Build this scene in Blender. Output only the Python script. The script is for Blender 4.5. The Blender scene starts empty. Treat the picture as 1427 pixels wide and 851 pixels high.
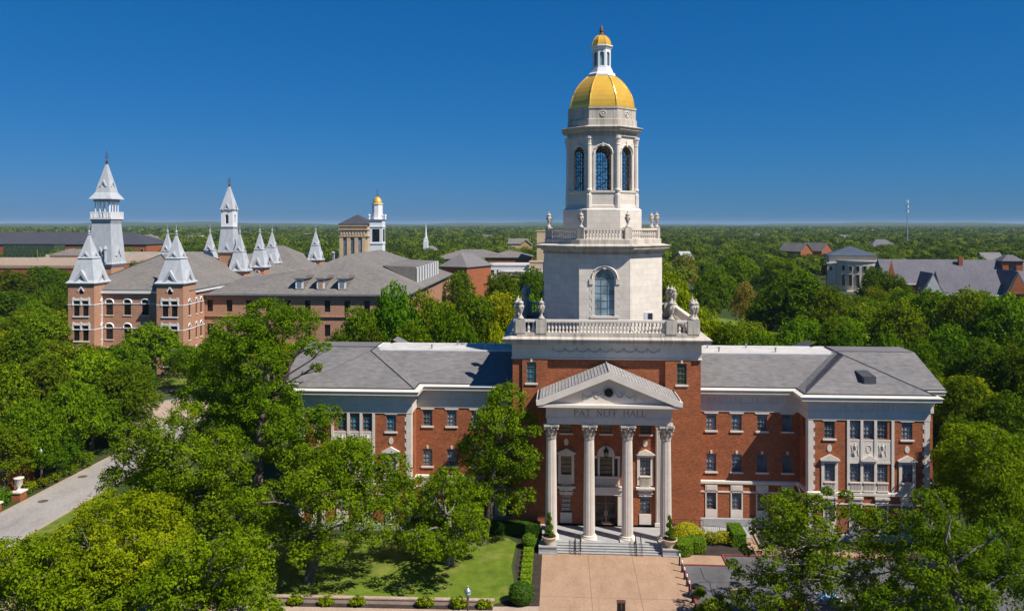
import bpy, math, random
import numpy as np
from mathutils import Vector, Matrix

R = math.radians
S = bpy.context.scene
COL = S.collection

# ------------------------------------------------------------------ camera, sky, sun, exposure
F_PX, CX, HY, CAM_H = 1110.0, 713.5, 312.0, 31.5      # measured on the 1427x851 photograph
YAW = R(3.5)
CAM = Vector((-4.642, -82.337, CAM_H))
cam_d = bpy.data.cameras.new('camera')
cam = bpy.data.objects.new('camera', cam_d)
COL.objects.link(cam)
cam.location = CAM
cam.rotation_euler = (R(90), 0, YAW)
cam_d.sensor_width = 36.0
cam_d.lens = 36.0 * F_PX / 1427.0
cam_d.shift_x = 0.0
cam_d.shift_y = -(425.5 - HY) / 1427.0
cam_d.clip_start = 0.5
cam_d.clip_end = 40000
S.camera = cam

TO_SUN = Vector((1.0, -0.58, 1.45)).normalized()
SUN_EL = math.asin(TO_SUN.z)
SUN_ROT = math.atan2(TO_SUN.x, TO_SUN.y)
w = bpy.data.worlds.new('World')
S.world = w
w.use_nodes = True
nt = w.node_tree
sky = nt.nodes.new('ShaderNodeTexSky')
sky.sky_type = 'NISHITA'
sky.sun_disc = False
sky.sun_elevation = SUN_EL
sky.sun_rotation = SUN_ROT
sky.altitude = 200
sky.air_density = 1.0
sky.dust_density = 0.3
sky.ozone_density = 4.0
bg = nt.nodes['Background']
sp = nt.nodes.new('ShaderNodeSeparateColor'); cb = nt.nodes.new('ShaderNodeCombineColor')
nt.links.new(sky.outputs[0], sp.inputs[0])
for ch, (gain, power) in enumerate(((0.042, 1.68), (0.63, 0.70), (1.52, 0.62))):     # a deep, polarised blue
    pw = nt.nodes.new('ShaderNodeMath'); pw.operation = 'POWER'; pw.inputs[1].default_value = power
    ml = nt.nodes.new('ShaderNodeMath'); ml.operation = 'MULTIPLY'; ml.inputs[1].default_value = gain
    nt.links.new(sp.outputs[ch], pw.inputs[0]); nt.links.new(pw.outputs[0], ml.inputs[0]); nt.links.new(ml.outputs[0], cb.inputs[ch])
nt.links.new(cb.outputs[0], bg.inputs['Color'])
bg.inputs['Strength'].default_value = 0.07
sun_d = bpy.data.lights.new('sun', 'SUN')
sun_d.energy = 4.6
sun_d.angle = R(0.5)
sun_d.color = (1.0, 0.95, 0.86)
sun = bpy.data.objects.new('sun', sun_d)
COL.objects.link(sun)
sun.location = (60, -40, 90)
sun.rotation_euler = TO_SUN.to_track_quat('Z', 'Y').to_euler()
S.view_settings.view_transform = 'Standard'
S.view_settings.look = 'None'
S.view_settings.exposure = 0.47
S.view_settings.gamma = 1.0
S.view_settings.use_curve_mapping = False
S.cycles.max_bounces = 6
S.cycles.diffuse_bounces = 4
S.cycles.glossy_bounces = 3
S.cycles.transmission_bounces = 4
S.cycles.transparent_max_bounces = 6
S.cycles.volume_bounces = 0

# ------------------------------------------------------------------ measuring helpers
_c, _s = math.cos(YAW), math.sin(YAW)
def spot(px, py, Y):
    """site point seen at photo pixel (px,py) when it lies Y metres in front of the lens"""
    X = (px - CX) / F_PX * Y
    return Vector((CAM.x + X * _c - Y * _s, CAM.y + X * _s + Y * _c, CAM_H - (py - HY) / F_PX * Y))
def seen(p):
    d = Vector(p) - CAM
    X = d.x * _c + d.y * _s
    Y = -d.x * _s + d.y * _c
    return CX + F_PX * X / Y, HY - F_PX * d.z / Y, Y

# ------------------------------------------------------------------ materials
def node(nt, t, **k):
    n = nt.nodes.new(t)
    for a, b in k.items():
        if a.startswith('i_'):
            n.inputs[a[2:]].default_value = b
        else:
            setattr(n, a, b)
    return n
def new_mat(name):
    m = bpy.data.materials.new(name)
    m.use_nodes = True
    nt = m.node_tree
    return m, nt, nt.nodes['Principled BSDF'], nt.links
def surf_uv(nt):
    """(along-wall, height) coordinates that follow any vertical face"""
    L = nt.links
    tc = node(nt, 'ShaderNodeTexCoord'); ge = node(nt, 'ShaderNodeNewGeometry')
    cr = node(nt, 'ShaderNodeVectorMath', operation='CROSS_PRODUCT')
    cr.inputs[0].default_value = (0, 0, 1)
    L.new(ge.outputs['True Normal'], cr.inputs[1])
    nm = node(nt, 'ShaderNodeVectorMath', operation='NORMALIZE'); L.new(cr.outputs[0], nm.inputs[0])
    dt = node(nt, 'ShaderNodeVectorMath', operation='DOT_PRODUCT')
    L.new(nm.outputs[0], dt.inputs[0]); L.new(tc.outputs['Object'], dt.inputs[1])
    sp = node(nt, 'ShaderNodeSeparateXYZ'); L.new(tc.outputs['Object'], sp.inputs[0])
    cb = node(nt, 'ShaderNodeCombineXYZ'); L.new(dt.outputs['Value'], cb.inputs[0]); L.new(sp.outputs[2], cb.inputs[1])
    return cb.outputs[0], tc.outputs['Object']
def ramp(nt, fac, stops):
    r = node(nt, 'ShaderNodeValToRGB')
    e = r.color_ramp.elements
    while len(e) < len(stops): e.new(0.5)
    for k, (p, c) in enumerate(stops):
        e[k].position = p; e[k].color = (*c, 1)
    nt.links.new(fac, r.inputs[0])
    return r.outputs[0]
def mixc(nt, a, b, fac, mode='MIX'):
    m = node(nt, 'ShaderNodeMix', data_type='RGBA', blend_type=mode)
    for v, i in ((a, 6), (b, 7), (fac, 0)):
        if hasattr(v, 'links'): nt.links.new(v, m.inputs[i])
        else: m.inputs[i].default_value = v if i == 0 else (*v, 1)
    return m.outputs[2]
def noise(nt, vec, scale, detail=4, rough=0.55):
    n = node(nt, 'ShaderNodeTexNoise'); n.inputs['Scale'].default_value = scale
    n.inputs['Detail'].default_value = detail; n.inputs['Roughness'].default_value = rough
    nt.links.new(vec, n.inputs['Vector'])
    return n.outputs['Fac']
def scaled(nt, vec, s):
    m = node(nt, 'ShaderNodeVectorMath', operation='MULTIPLY'); m.inputs[1].default_value = s
    nt.links.new(vec, m.inputs[0]); return m.outputs[0]
def shade(c, k): return tuple(min(1, x * k) for x in c)

def M_plain(name, col, rough=0.6, metal=0.0, var=0.18, scale=1.2, spec=0.4, bump=0.0):
    m, nt, b, L = new_mat(name)
    tc = node(nt, 'ShaderNodeTexCoord')
    f = noise(nt, tc.outputs['Object'], scale, 6, 0.65)
    c = ramp(nt, f, [(0.3, shade(col, 1 - var)), (0.7, shade(col, 1 + var))])
    L.new(c, b.inputs['Base Color'])
    b.inputs['Roughness'].default_value = rough
    b.inputs['Metallic'].default_value = metal
    b.inputs['Specular IOR Level'].default_value = spec
    if bump:
        bp = node(nt, 'ShaderNodeBump'); bp.inputs['Strength'].default_value = bump
        L.new(noise(nt, tc.outputs['Object'], scale * 6, 4), bp.inputs['Height']); L.new(bp.outputs[0], b.inputs['Normal'])
    return m
def M_brick(name, col, mortar, bw=0.24, bh=0.08, var=0.3, weather=0.25):
    m, nt, b, L = new_mat(name)
    uv, ob = surf_uv(nt)
    bt = node(nt, 'ShaderNodeTexBrick')
    L.new(uv, bt.inputs['Vector'])
    bt.inputs['Scale'].default_value = 1.0
    bt.inputs['Brick Width'].default_value = bw; bt.inputs['Row Height'].default_value = bh
    bt.inputs['Mortar Size'].default_value = bh * 0.11; bt.inputs['Mortar Smooth'].default_value = 0.6
    bt.inputs['Color1'].default_value = (*shade(col, 1 - var), 1); bt.inputs['Color2'].default_value = (*shade(col, 1 + var), 1)
    bt.inputs['Mortar'].default_value = (*mortar, 1)
    big = noise(nt, scaled(nt, uv, (0.35, 0.8, 1)), 1.0, 6, 0.65)
    fine = noise(nt, scaled(nt, uv, (2.2, 11.0, 1)), 1.0, 3, 0.6)
    c = mixc(nt, bt.outputs['Color'], (0, 0, 0), 0.0)
    k1 = ramp(nt, big, [(0.3, (1 - weather,) * 3), (0.7, (1 + weather * 0.0,) * 3)])
    k2 = ramp(nt, fine, [(0.3, (0.8,) * 3), (0.7, (1.0,) * 3)])
    c = mixc(nt, c, k1, 1.0, 'MULTIPLY'); c = mixc(nt, c, k2, 1.0, 'MULTIPLY')
    L.new(c, b.inputs['Base Color'])
    b.inputs['Roughness'].default_value = 0.85; b.inputs['Specular IOR Level'].default_value = 0.2
    return m
def M_stone(name, col, bw=1.3, bh=0.62, joint=0.75, stain=0.3, stain_col=(0.16, 0.14, 0.12), amount=0.35):
    m, nt, b, L = new_mat(name)
    uv, ob = surf_uv(nt)
    bt = node(nt, 'ShaderNodeTexBrick'); L.new(uv, bt.inputs['Vector'])
    bt.inputs['Scale'].default_value = 1.0; bt.inputs['Brick Width'].default_value = bw; bt.inputs['Row Height'].default_value = bh
    bt.inputs['Mortar Size'].default_value = 0.014; bt.inputs['Mortar Smooth'].default_value = 0.3
    bt.inputs['Color1'].default_value = (*shade(col, 0.93), 1); bt.inputs['Color2'].default_value = (*shade(col, 1.06), 1)
    bt.inputs['Mortar'].default_value = (*shade(col, joint), 1)
    blot = noise(nt, ob, 0.9, 7, 0.7)
    stre = noise(nt, scaled(nt, uv, (2.6, 0.22, 1)), 1.0, 6, 0.7)
    c = mixc(nt, bt.outputs['Color'], ramp(nt, blot, [(0.3, (0.86, 0.84, 0.8)), (0.65, (1.02, 1.01, 1.0))]), 1.0, 'MULTIPLY')
    fac = ramp(nt, stre, [(1 - amount - 0.12, (0, 0, 0)), (1 - amount + 0.25, (stain,) * 3)])
    c = mixc(nt, c, stain_col, fac)
    L.new(c, b.inputs['Base Color'])
    b.inputs['Roughness'].default_value = 0.8; b.inputs['Specular IOR Level'].default_value = 0.25
    return m
def M_roof(name, col, course=0.055, var=0.22):
    m, nt, b, L = new_mat(name)
    uv, ob = surf_uv(nt)
    f1 = noise(nt, scaled(nt, uv, (1.1, 1.0 / course * 0.35, 1)), 1.0, 3, 0.6)
    f2 = noise(nt, ob, 0.25, 5, 0.6)
    wv = node(nt, 'ShaderNodeTexWave', wave_type='BANDS', bands_direction='Y', wave_profile='SAW')
    wv.inputs['Scale'].default_value = 1.0 / course / 6.2832 * 1.0; wv.inputs['Distortion'].default_value = 0.6
    L.new(uv, wv.inputs['Vector'])
    c = ramp(nt, f1, [(0.3, shade(col, 1 - var)), (0.7, shade(col, 1 + var))])
    c = mixc(nt, c, ramp(nt, f2, [(0.3, (0.82, 0.82, 0.84)), (0.7, (1.08, 1.06, 1.04))]), 1.0, 'MULTIPLY')
    c = mixc(nt, c, ramp(nt, wv.outputs['Fac'], [(0.0, (0.8,) * 3), (0.35, (1.0,) * 3)]), 0.6, 'MULTIPLY')
    L.new(c, b.inputs['Base Color'])
    b.inputs['Roughness'].default_value = 0.8; b.inputs['Specular IOR Level'].default_value = 0.25
    return m
def M_glass(name, col=(0.02, 0.03, 0.04), rough=0.08, spec=0.8):
    m, nt, b, L = new_mat(name)
    tc = node(nt, 'ShaderNodeTexCoord'); oi = node(nt, 'ShaderNodeObjectInfo')
    f = noise(nt, tc.outputs['Object'], 0.9, 2)
    c = ramp(nt, f, [(0.35, shade(col, 0.6)), (0.7, shade(col, 1.6))])
    c = mixc(nt, c, ramp(nt, oi.outputs['Random'], [(0.0, (0.7,) * 3), (1.0, (2.0,) * 3)]), 1.0, 'MULTIPLY')
    L.new(c, b.inputs['Base Color'])
    b.inputs['Roughness'].default_value = rough
    b.inputs['IOR'].default_value = 1.6
    b.inputs['Specular IOR Level'].default_value = spec
    bp = node(nt, 'ShaderNodeBump'); bp.inputs['Strength'].default_value = 0.05; bp.inputs['Distance'].default_value = 0.2
    L.new(noise(nt, tc.outputs['Object'], 2.0, 1), bp.inputs['Height']); L.new(bp.outputs[0], b.inputs['Normal'])
    return m
def M_leaf(name, dark, mid, light, transl=0.3):
    m, nt, b, L = new_mat(name)
    nt.nodes.remove(b)
    out = nt.nodes['Material Output']
    at = node(nt, 'ShaderNodeAttribute', attribute_name='tone'); oi = node(nt, 'ShaderNodeObjectInfo')
    c = ramp(nt, at.outputs['Fac'], [(0.0, dark), (0.5, mid), (1.0, light)])
    c = mixc(nt, c, oi.outputs['Color'], 1.0, 'MULTIPLY')
    d = node(nt, 'ShaderNodeBsdfDiffuse'); t = node(nt, 'ShaderNodeBsdfTranslucent')
    L.new(c, d.inputs['Color'])
    c2 = mixc(nt, c, (1.25, 1.15, 0.45), 1.0, 'MULTIPLY'); L.new(c2, t.inputs['Color'])
    m1 = node(nt, 'ShaderNodeMixShader'); m1.inputs[0].default_value = transl
    L.new(d.outputs[0], m1.inputs[1]); L.new(t.outputs[0], m1.inputs[2])
    L.new(m1.outputs[0], out.inputs['Surface'])
    return m
def M_ground(name, a, b_, scale=0.4, c3=None, fine=8.0, rough=0.95, stretch=(1, 1, 1)):
    m, nt, b, L = new_mat(name)
    tc = node(nt, 'ShaderNodeTexCoord'); v = scaled(nt, tc.outputs['Object'], stretch)
    c = ramp(nt, noise(nt, v, scale, 7, 0.65), [(0.32, a), (0.68, b_)])
    c = mixc(nt, c, ramp(nt, noise(nt, v, fine, 4, 0.7), [(0.3, (0.78,) * 3), (0.7, (1.15,) * 3)]), 1.0, 'MULTIPLY')
    if c3:
        c = mixc(nt, c, c3, ramp(nt, noise(nt, v, scale * 0.45, 5, 0.7), [(0.50, (0, 0, 0)), (0.70, (0.85,) * 3)]))
    wear = noise(nt, scaled(nt, tc.outputs['Object'], (0.55, 0.16, 1)), 1.0, 8, 0.72)
    c = mixc(nt, c, ramp(nt, wear, [(0.30, (0.82, 0.80, 0.78)), (0.52, (1.0, 1.0, 1.0)), (0.72, (1.07, 1.07, 1.07))]), 1.0, 'MULTIPLY')
    L.new(c, b.inputs['Base Color']); b.inputs['Roughness'].default_value = rough
    b.inputs['Specular IOR Level'].default_value = 0.15
    return m

BRICK = M_brick('red_brick', (0.425, 0.122, 0.046), (0.33, 0.18, 0.11))
PINK = M_brick('pink_brick', (0.54, 0.275, 0.17), (0.48, 0.31, 0.22), 0.3, 0.1, 0.18, 0.15)
STONE = M_stone('limestone', (0.73, 0.66, 0.585))
STONE_S = M_stone('smooth_limestone', (0.74, 0.67, 0.60), 60, 40, 1.0, 0.25, amount=0.25)
STONE_W = M_stone('weathered_limestone', (0.55, 0.495, 0.43), 1.6, 3, 0.7, 0.85, (0.10, 0.095, 0.09), 0.42)
STONE_D = M_stone('engraved_stone', (0.47, 0.43, 0.38), 60, 40, 1.0, 0.3)
LETTER = M_plain('engraved_letter', (0.22, 0.195, 0.17), 0.9)
GRANITE = M_plain('grey_granite', (0.34, 0.335, 0.33), 0.7, 0, 0.15, 2.0)
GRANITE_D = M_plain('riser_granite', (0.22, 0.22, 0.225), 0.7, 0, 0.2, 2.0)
SHINGLE = M_roof('grey_shingle', (0.178, 0.168, 0.166))
SHINGLE_B = M_roof('brown_grey_shingle', (0.185, 0.168, 0.152), 0.08)
SHINGLE_P = M_roof('purple_grey_shingle', (0.135, 0.13, 0.15), 0.1)
SHINGLE_K = M_roof('dark_slate', (0.06, 0.062, 0.075), 0.1)
DECK = M_ground('white_membrane', (0.50, 0.465, 0.43), (0.60, 0.57, 0.54), 0.5, (0.38, 0.32, 0.28), 3.0, 0.8, (0.4, 1.5, 1))
TIN = M_plain('dark_flashing', (0.045, 0.045, 0.05), 0.5, 0.2)
GOLD = M_plain('gold_leaf', (1.0, 0.53, 0.07), 0.3, 0.42, 0.12, 0.8, 0.6, 0.08)
GOLD_R = M_plain('gold_rib', (1.0, 0.62, 0.14), 0.3, 0.6, 0.05, 0.8)
BRONZE = M_plain('bronze', (0.16, 0.085, 0.05), 0.5, 0.5)
WHITE = M_plain('white_paint', (0.76, 0.76, 0.77), 0.5, 0, 0.05, 0.8)
ZINC = M_stone('pale_blue_metal', (0.46, 0.485, 0.525), 0.55, 1.5, 0.82, 0.35, (0.27, 0.27, 0.28), 0.3)
FRAME = M_plain('window_frame', (0.17, 0.165, 0.16), 0.6, 0, 0.05)
FRAME_D = M_plain('dark_window_frame', (0.05, 0.045, 0.045), 0.5, 0, 0.05)
GLASS = M_glass('window_glass', (0.085, 0.115, 0.155))  # base blue stands in for part of the reflected sky
GLASS_B = M_glass('painted_sky_glass', (0.04, 0.17, 0.23))  # teal sky reflection painted into the pane colour
GLASS_G = M_glass('green_window_glass', (0.035, 0.055, 0.03), 0.12, 0.5)
GLASS_L = M_glass('grey_lantern_glass', (0.16, 0.22, 0.22), 0.15, 0.5)
GLASS_K = M_glass('black_window_glass', (0.012, 0.012, 0.014), 0.2, 0.3)
GLASS_T = M_glass('tower_window_glass', (0.13, 0.19, 0.23), 0.1, 0.7)
BLIND = M_plain('blind', (0.30, 0.33, 0.36), 0.8, 0, 0.05)
IRON = M_plain('black_iron', (0.018, 0.018, 0.02), 0.45, 0.3)
STEEL = M_plain('galvanised_steel', (0.35, 0.37, 0.39), 0.45, 0.6)
TERRA = M_plain('tan_terracotta', (0.52, 0.40, 0.27), 0.7, 0, 0.1)
TAN = M_stone('tan_stone', (0.62, 0.47, 0.30), 3, 1.2, 0.85, 0.2)
LIME_F = M_stone('far_limestone', (0.56, 0.51, 0.44), 2.5, 1.0, 0.9, 0.2)
CONC_T = M_ground('tan_concrete', (0.36, 0.228, 0.146), (0.44, 0.285, 0.19), 0.35, (0.32, 0.205, 0.135), 5.0, 0.9)
CONC_P = M_ground('pink_concrete', (0.40, 0.29, 0.22), (0.46, 0.345, 0.27), 0.3, None, 5.0, 0.9)
ROADM = M_ground('light_road', (0.29, 0.262, 0.24), (0.36, 0.325, 0.295), 0.25, None, 6.0, 0.9, (1, 0.3, 1))
ASPH = M_ground('asphalt', (0.085, 0.082, 0.088), (0.15, 0.145, 0.15), 0.3, (0.09, 0.088, 0.09), 7.0, 0.9)
GRASS = M_ground('grass', (0.070, 0.125, 0.010), (0.155, 0.205, 0.020), 0.8, (0.24, 0.21, 0.06), 9.0)
EARTH = M_ground('woodland_floor', (0.030, 0.048, 0.010), (0.055, 0.08, 0.016), 0.06, (0.10, 0.085, 0.05), 2.0)
MULCH = M_ground('mulch', (0.035, 0.026, 0.022), (0.065, 0.05, 0.042), 1.2, None, 10.0)
KERB_R = M_plain('red_paint', (0.25, 0.06, 0.055), 0.7, 0, 0.2)
YEL = M_plain('yellow_paint', (0.62, 0.40, 0.06), 0.7, 0, 0.15)
BLUE_P = M_plain('blue_paint', (0.04, 0.22, 0.42), 0.7, 0, 0.15)
WHITE_P = M_plain('white_road_paint', (0.65, 0.65, 0.65), 0.7, 0, 0.12)
BARK = M_plain('bark', (0.145, 0.115, 0.095), 0.9, 0, 0.35, 3.0, 0.1, 0.4)
BARK_G = M_plain('grey_bark', (0.19, 0.17, 0.15), 0.9, 0, 0.35, 3.0, 0.1, 0.4)
LEAF = M_leaf('leaf', (0.062, 0.108, 0.004), (0.130, 0.200, 0.006), (0.215, 0.280, 0.010), 0.38)
LEAF_F = M_leaf('far_leaf', (0.032, 0.056, 0.007), (0.078, 0.122, 0.010), (0.160, 0.205, 0.016), 0.2)
BOX = M_leaf('clipped_leaf', (0.05, 0.11, 0.008), (0.10, 0.19, 0.012), (0.16, 0.26, 0.02), 0.15)
GOLDB = M_leaf('golden_leaf', (0.26, 0.27, 0.008), (0.44, 0.42, 0.012), (0.6, 0.55, 0.03), 0.25)
TAILR = M_plain('red_car_paint', (0.35, 0.015, 0.02), 0.25, 0.1, 0.05)
RUBBER = M_plain('rubber', (0.02, 0.02, 0.02), 0.8)

# ------------------------------------------------------------------ mesh builder
class MB:
    def __init__(s): s.v = []; s.f = []; s.sm = False
    def add(s, vs, fs):
        o = len(s.v); s.v += [tuple(v) for v in vs]; s.f += [tuple(i + o for i in f) for f in fs]; return s
    def quad(s, a, b, c, d): return s.add([a, b, c, d], [(0, 1, 2, 3)])
    def box(s, x0, x1, y0, y1, z0, z1):
        x0, x1 = min(x0, x1), max(x0, x1); y0, y1 = min(y0, y1), max(y0, y1)
        return s.add([(x0, y0, z0), (x1, y0, z0), (x1, y1, z0), (x0, y1, z0), (x0, y0, z1), (x1, y0, z1), (x1, y1, z1), (x0, y1, z1)],
                     [(0, 3, 2, 1), (4, 5, 6, 7), (0, 1, 5, 4), (1, 2, 6, 5), (2, 3, 7, 6), (3, 0, 4, 7)])
    def frustum(s, r0, z0, r1, z1):
        """r = (x0,x1,y0,y1) rectangle at each level"""
        a = [(r0[0], r0[2], z0), (r0[1], r0[2], z0), (r0[1], r0[3], z0), (r0[0], r0[3], z0)]
        b = [(r1[0], r1[2], z1), (r1[1], r1[2], z1), (r1[1], r1[3], z1), (r1[0], r1[3], z1)]
        return s.add(a + b, [(0, 3, 2, 1), (4, 5, 6, 7), (0, 1, 5, 4), (1, 2, 6, 5), (2, 3, 7, 6), (3, 0, 4, 7)])
    def prism_y(s, poly, y0, y1):
        """poly in (x,z) counter-clockwise seen from -y, extruded along y"""
        n = len(poly)
        s.add([(x, y0, z) for x, z in poly] + [(x, y1, z) for x, z in poly],
              [tuple(range(n)), tuple(range(2 * n - 1, n - 1, -1))] + [(i, i + n, (i + 1) % n + n, (i + 1) % n) for i in range(n)])
        return s
    def prism_x(s, poly, x0, x1):
        n = len(poly)
        s.add([(x0, y, z) for y, z in poly] + [(x1, y, z) for y, z in poly],
              [tuple(range(n - 1, -1, -1)), tuple(range(n, 2 * n))] + [(i, (i + 1) % n, (i + 1) % n + n, i + n) for i in range(n)])
        return s
    def prism_z(s, poly, z0, z1):
        n = len(poly)
        s.add([(x, y, z0) for x, y in poly] + [(x, y, z1) for x, y in poly],
              [tuple(range(n - 1, -1, -1)), tuple(range(n, 2 * n))] + [(i, (i + 1) % n, (i + 1) % n + n, i + n) for i in range(n)])
        return s
    def lathe(s, cx, cy, prof, n=16, phase=0.0, apo=False, capb=True, capt=True, sx=1, sy=1):
        k = 1.0 / math.cos(math.pi / n) if apo else 1.0
        vs, fs = [], []
        for r, z in prof:
            for i in range(n):
                a = phase + 2 * math.pi * i / n
                vs.append((cx + sx * r * k * math.cos(a), cy + sy * r * k * math.sin(a), z))
        for j in range(len(prof) - 1):
            for i in range(n):
                i2 = (i + 1) % n
                fs.append((j * n + i, j * n + i2, (j + 1) * n + i2, (j + 1) * n + i))
        if capb: fs.append(tuple(range(n - 1, -1, -1)))
        if capt: fs.append(tuple((len(prof) - 1) * n + i for i in range(n)))
        return s.add(vs, fs)
    def oct(s, cx, cy, prof, **k): return s.lathe(cx, cy, prof, 8, math.pi / 8, True, **k)
    def tube(s, pts, rad, n=6):
        pts = [Vector(p) for p in pts]
        rs = rad if hasattr(rad, '__len__') else [rad] * len(pts)
        vs, fs = [], []
        for j, p in enumerate(pts):
            d = (pts[min(j + 1, len(pts) - 1)] - pts[max(j - 1, 0)])
            d = d.normalized() if d.length > 1e-6 else Vector((0, 0, 1))
            u = d.cross(Vector((0, 0, 1)) if abs(d.z) < 0.9 else Vector((1, 0, 0))).normalized(); v = d.cross(u)
            for i in range(n):
                a = 2 * math.pi * i / n
                vs.append(p + (u * math.cos(a) + v * math.sin(a)) * rs[j])
        for j in range(len(pts) - 1):
            for i in range(n):
                i2 = (i + 1) % n
                fs.append((j * n + i, (j + 1) * n + i, (j + 1) * n + i2, j * n + i2))
        fs.append(tuple(range(n))); fs.append(tuple((len(pts) - 1) * n + i for i in range(n - 1, -1, -1)))
        return s.add(vs, fs)
    def wall(s, p, u, W, z0, z1, holes, depth):
        """upright wall face from p along unit u (outside on the right-hand side of u), with recessed rectangular openings"""
        n = (u[1], -u[0])
        P = lambda a, z, d=0.0: (p[0] + u[0] * a - n[0] * d, p[1] + u[1] * a - n[1] * d, z)
        xs = sorted({0, W, *[h[0] for h in holes], *[h[1] for h in holes]}); zs = sorted({z0, z1, *[h[2] for h in holes], *[h[3] for h in holes]})
        for i in range(len(xs) - 1):
            for j in range(len(zs) - 1):
                cx, cz = (xs[i] + xs[i + 1]) / 2, (zs[j] + zs[j + 1]) / 2
                if any(h[0] < cx < h[1] and h[2] < cz < h[3] for h in holes): continue
                s.quad(P(xs[i], zs[j]), P(xs[i + 1], zs[j]), P(xs[i + 1], zs[j + 1]), P(xs[i], zs[j + 1]))
        for a0, a1, b0, b1 in holes:
            s.quad(P(a0, b0), P(a1, b0), P(a1, b0, depth), P(a0, b0, depth)); s.quad(P(a0, b1, depth), P(a1, b1, depth), P(a1, b1), P(a0, b1))
            s.quad(P(a0, b0), P(a0, b0, depth), P(a0, b1, depth), P(a0, b1)); s.quad(P(a1, b0, depth), P(a1, b0), P(a1, b1), P(a1, b1, depth))
        return s
    def arch_wall(s, p, u, W, z0, z1, c, hw, zsill, zspring, depth, N=10):
        """wall face with one round-headed opening centred at distance c along it"""
        n = (u[1], -u[0])
        P = lambda a, z, d=0.0: (p[0] + u[0] * a - n[0] * d, p[1] + u[1] * a - n[1] * d, z)
        s.quad(P(0, z0), P(c - hw, z0), P(c - hw, z1), P(0, z1)); s.quad(P(c + hw, z0), P(W, z0), P(W, z1), P(c + hw, z1))
        if zsill > z0: s.quad(P(c - hw, z0), P(c + hw, z0), P(c + hw, zsill), P(c - hw, zsill))
        arc = [(c - hw * math.cos(math.pi * i / N), zspring + hw * math.sin(math.pi * i / N)) for i in range(N + 1)]
        for i in range(N):
            (a, b), (a2, b2) = arc[i], arc[i + 1]
            s.quad(P(a, b), P(a2, b2), P(a2, z1), P(a, z1)); s.quad(P(a, b, depth), P(a2, b2, depth), P(a2, b2), P(a, b))
        s.quad(P(c - hw, zsill), P(c - hw, zsill, depth), P(c - hw, zspring, depth), P(c - hw, zspring))
        s.quad(P(c + hw, zsill, depth), P(c + hw, zsill), P(c + hw, zspring), P(c + hw, zspring, depth))
        s.quad(P(c - hw, zsill), P(c + hw, zsill), P(c + hw, zsill, depth), P(c - hw, zsill, depth))
        return s
    def cut(s):
        if not hasattr(s, 'marks'): s.marks = []
        s.marks.append((len(s.v), len(s.f))); return s
    def pieces(s, name, mat, parent=None, smooth=False):
        """one object for every stretch of geometry between cuts"""
        res = []; mk = [(0, 0)] + [k for k in getattr(s, 'marks', [])] + [(len(s.v), len(s.f))]
        for (v0, f0), (v1, f1) in zip(mk, mk[1:]):
            if f1 <= f0: continue
            q = MB(); q.v = s.v[v0:v1]; q.f = [tuple(i - v0 for i in f) for f in s.f[f0:f1]]; res.append(q.build(name, mat, parent, smooth))
        return res
    def build(s, name, mat, parent=None, smooth=False, label=None):
        me = bpy.data.meshes.new(name)
        me.from_pydata([tuple(v) for v in s.v], [], s.f)
        me.materials.append(mat)
        if smooth: me.polygons.foreach_set('use_smooth', [True] * len(me.polygons))
        me.update()
        o = bpy.data.objects.new(name, me); COL.objects.link(o)
        if parent: o.parent = parent
        if label: o['label'] = label
        return o

def tag(o, label, cat, group=None):
    o['label'] = label; o['category'] = cat
    if group: o['group'] = group
    return o
def thing(name, label, cat, loc=(0, 0, 0), rz=0.0, group=None):
    o = bpy.data.objects.new(name, None); COL.objects.link(o)
    o.location = loc; o.rotation_euler = (0, 0, rz)
    return tag(o, label, cat, group)
def struct(o): o['kind'] = 'structure'; return o
def kids(o): return list(o.children)
def copy_tree(o, parent=None):
    c = o.copy(); COL.objects.link(c)
    c.parent = parent
    for ch in kids(o): copy_tree(ch, c)
    return c
def put(src, parent, loc, rz=0.0):
    """a copy of a part (with its sub-parts) at another place on the same thing"""
    c = copy_tree(src, parent); c.location = loc; c.rotation_euler = (0, 0, rz); return c
def sheet(name, poly, z, mat, kind='structure'):
    m = MB(); m.add([(x, y, z) for x, y in poly], [tuple(range(len(poly)))])
    o = m.build(name, mat); o['kind'] = kind; return o
def rect(x0, x1, y0, y1): return [(x0, y0), (x1, y0), (x1, y1), (x0, y1)]

# ------------------------------------------------------------------ ground, roads, paving
m = MB(); m.box(-11000, 11000, -600, 13000, -2.0, -0.02)
struct(m.build('ground', EARTH))
sheet('lawn', [(-29.5, -17.05), (-10.2, -16.6), (-8.4, -15.2), (-9.2, -9), (-9.0, -3.8), (-10.2, -2.2), (-20, -2.2), (-34, -4), (-50, -2), (-58.3, 8), (-58.3, -16.8)], 0.004, GRASS)
sheet('grass_verge', rect(-58.2, -50, -45, -17.2), 0.004, GRASS)
sheet('mulch_bed', [(-10.3, -16.6), (-6.45, -16.6), (-6.45, -0.4), (-20, 1.6), (-20, -1.2), (-9.7, -1.4), (-8.6, -3.6), (-8.9, -9), (-8.1, -15)], 0.010, MULCH)
sheet('plaza', [(-6.4, -60), (6.6, -60), (6.5, -7.8), (10.55, -7.7), (10.7, -5.45), (30, -5.2), (30, -3.6), (16, -3.4), (14.4, -3.4), (13.4, -3.4), (6.4, -3.4), (6.4, -5.9), (-6.4, -5.9)], 0.016, CONC_T)
m = MB()
for x in (-2.05, 2.1): m.box(x - 0.02, x + 0.02, -60, -6.4, 0.012, 0.0185)
for y in (-14.85, -23.0): m.box(-6.4, 6.5, y - 0.02, y + 0.02, 0.012, 0.0185)
struct(m.build('plaza_joints', M_plain('joint', (0.17, 0.10, 0.07), 0.9)))
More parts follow.
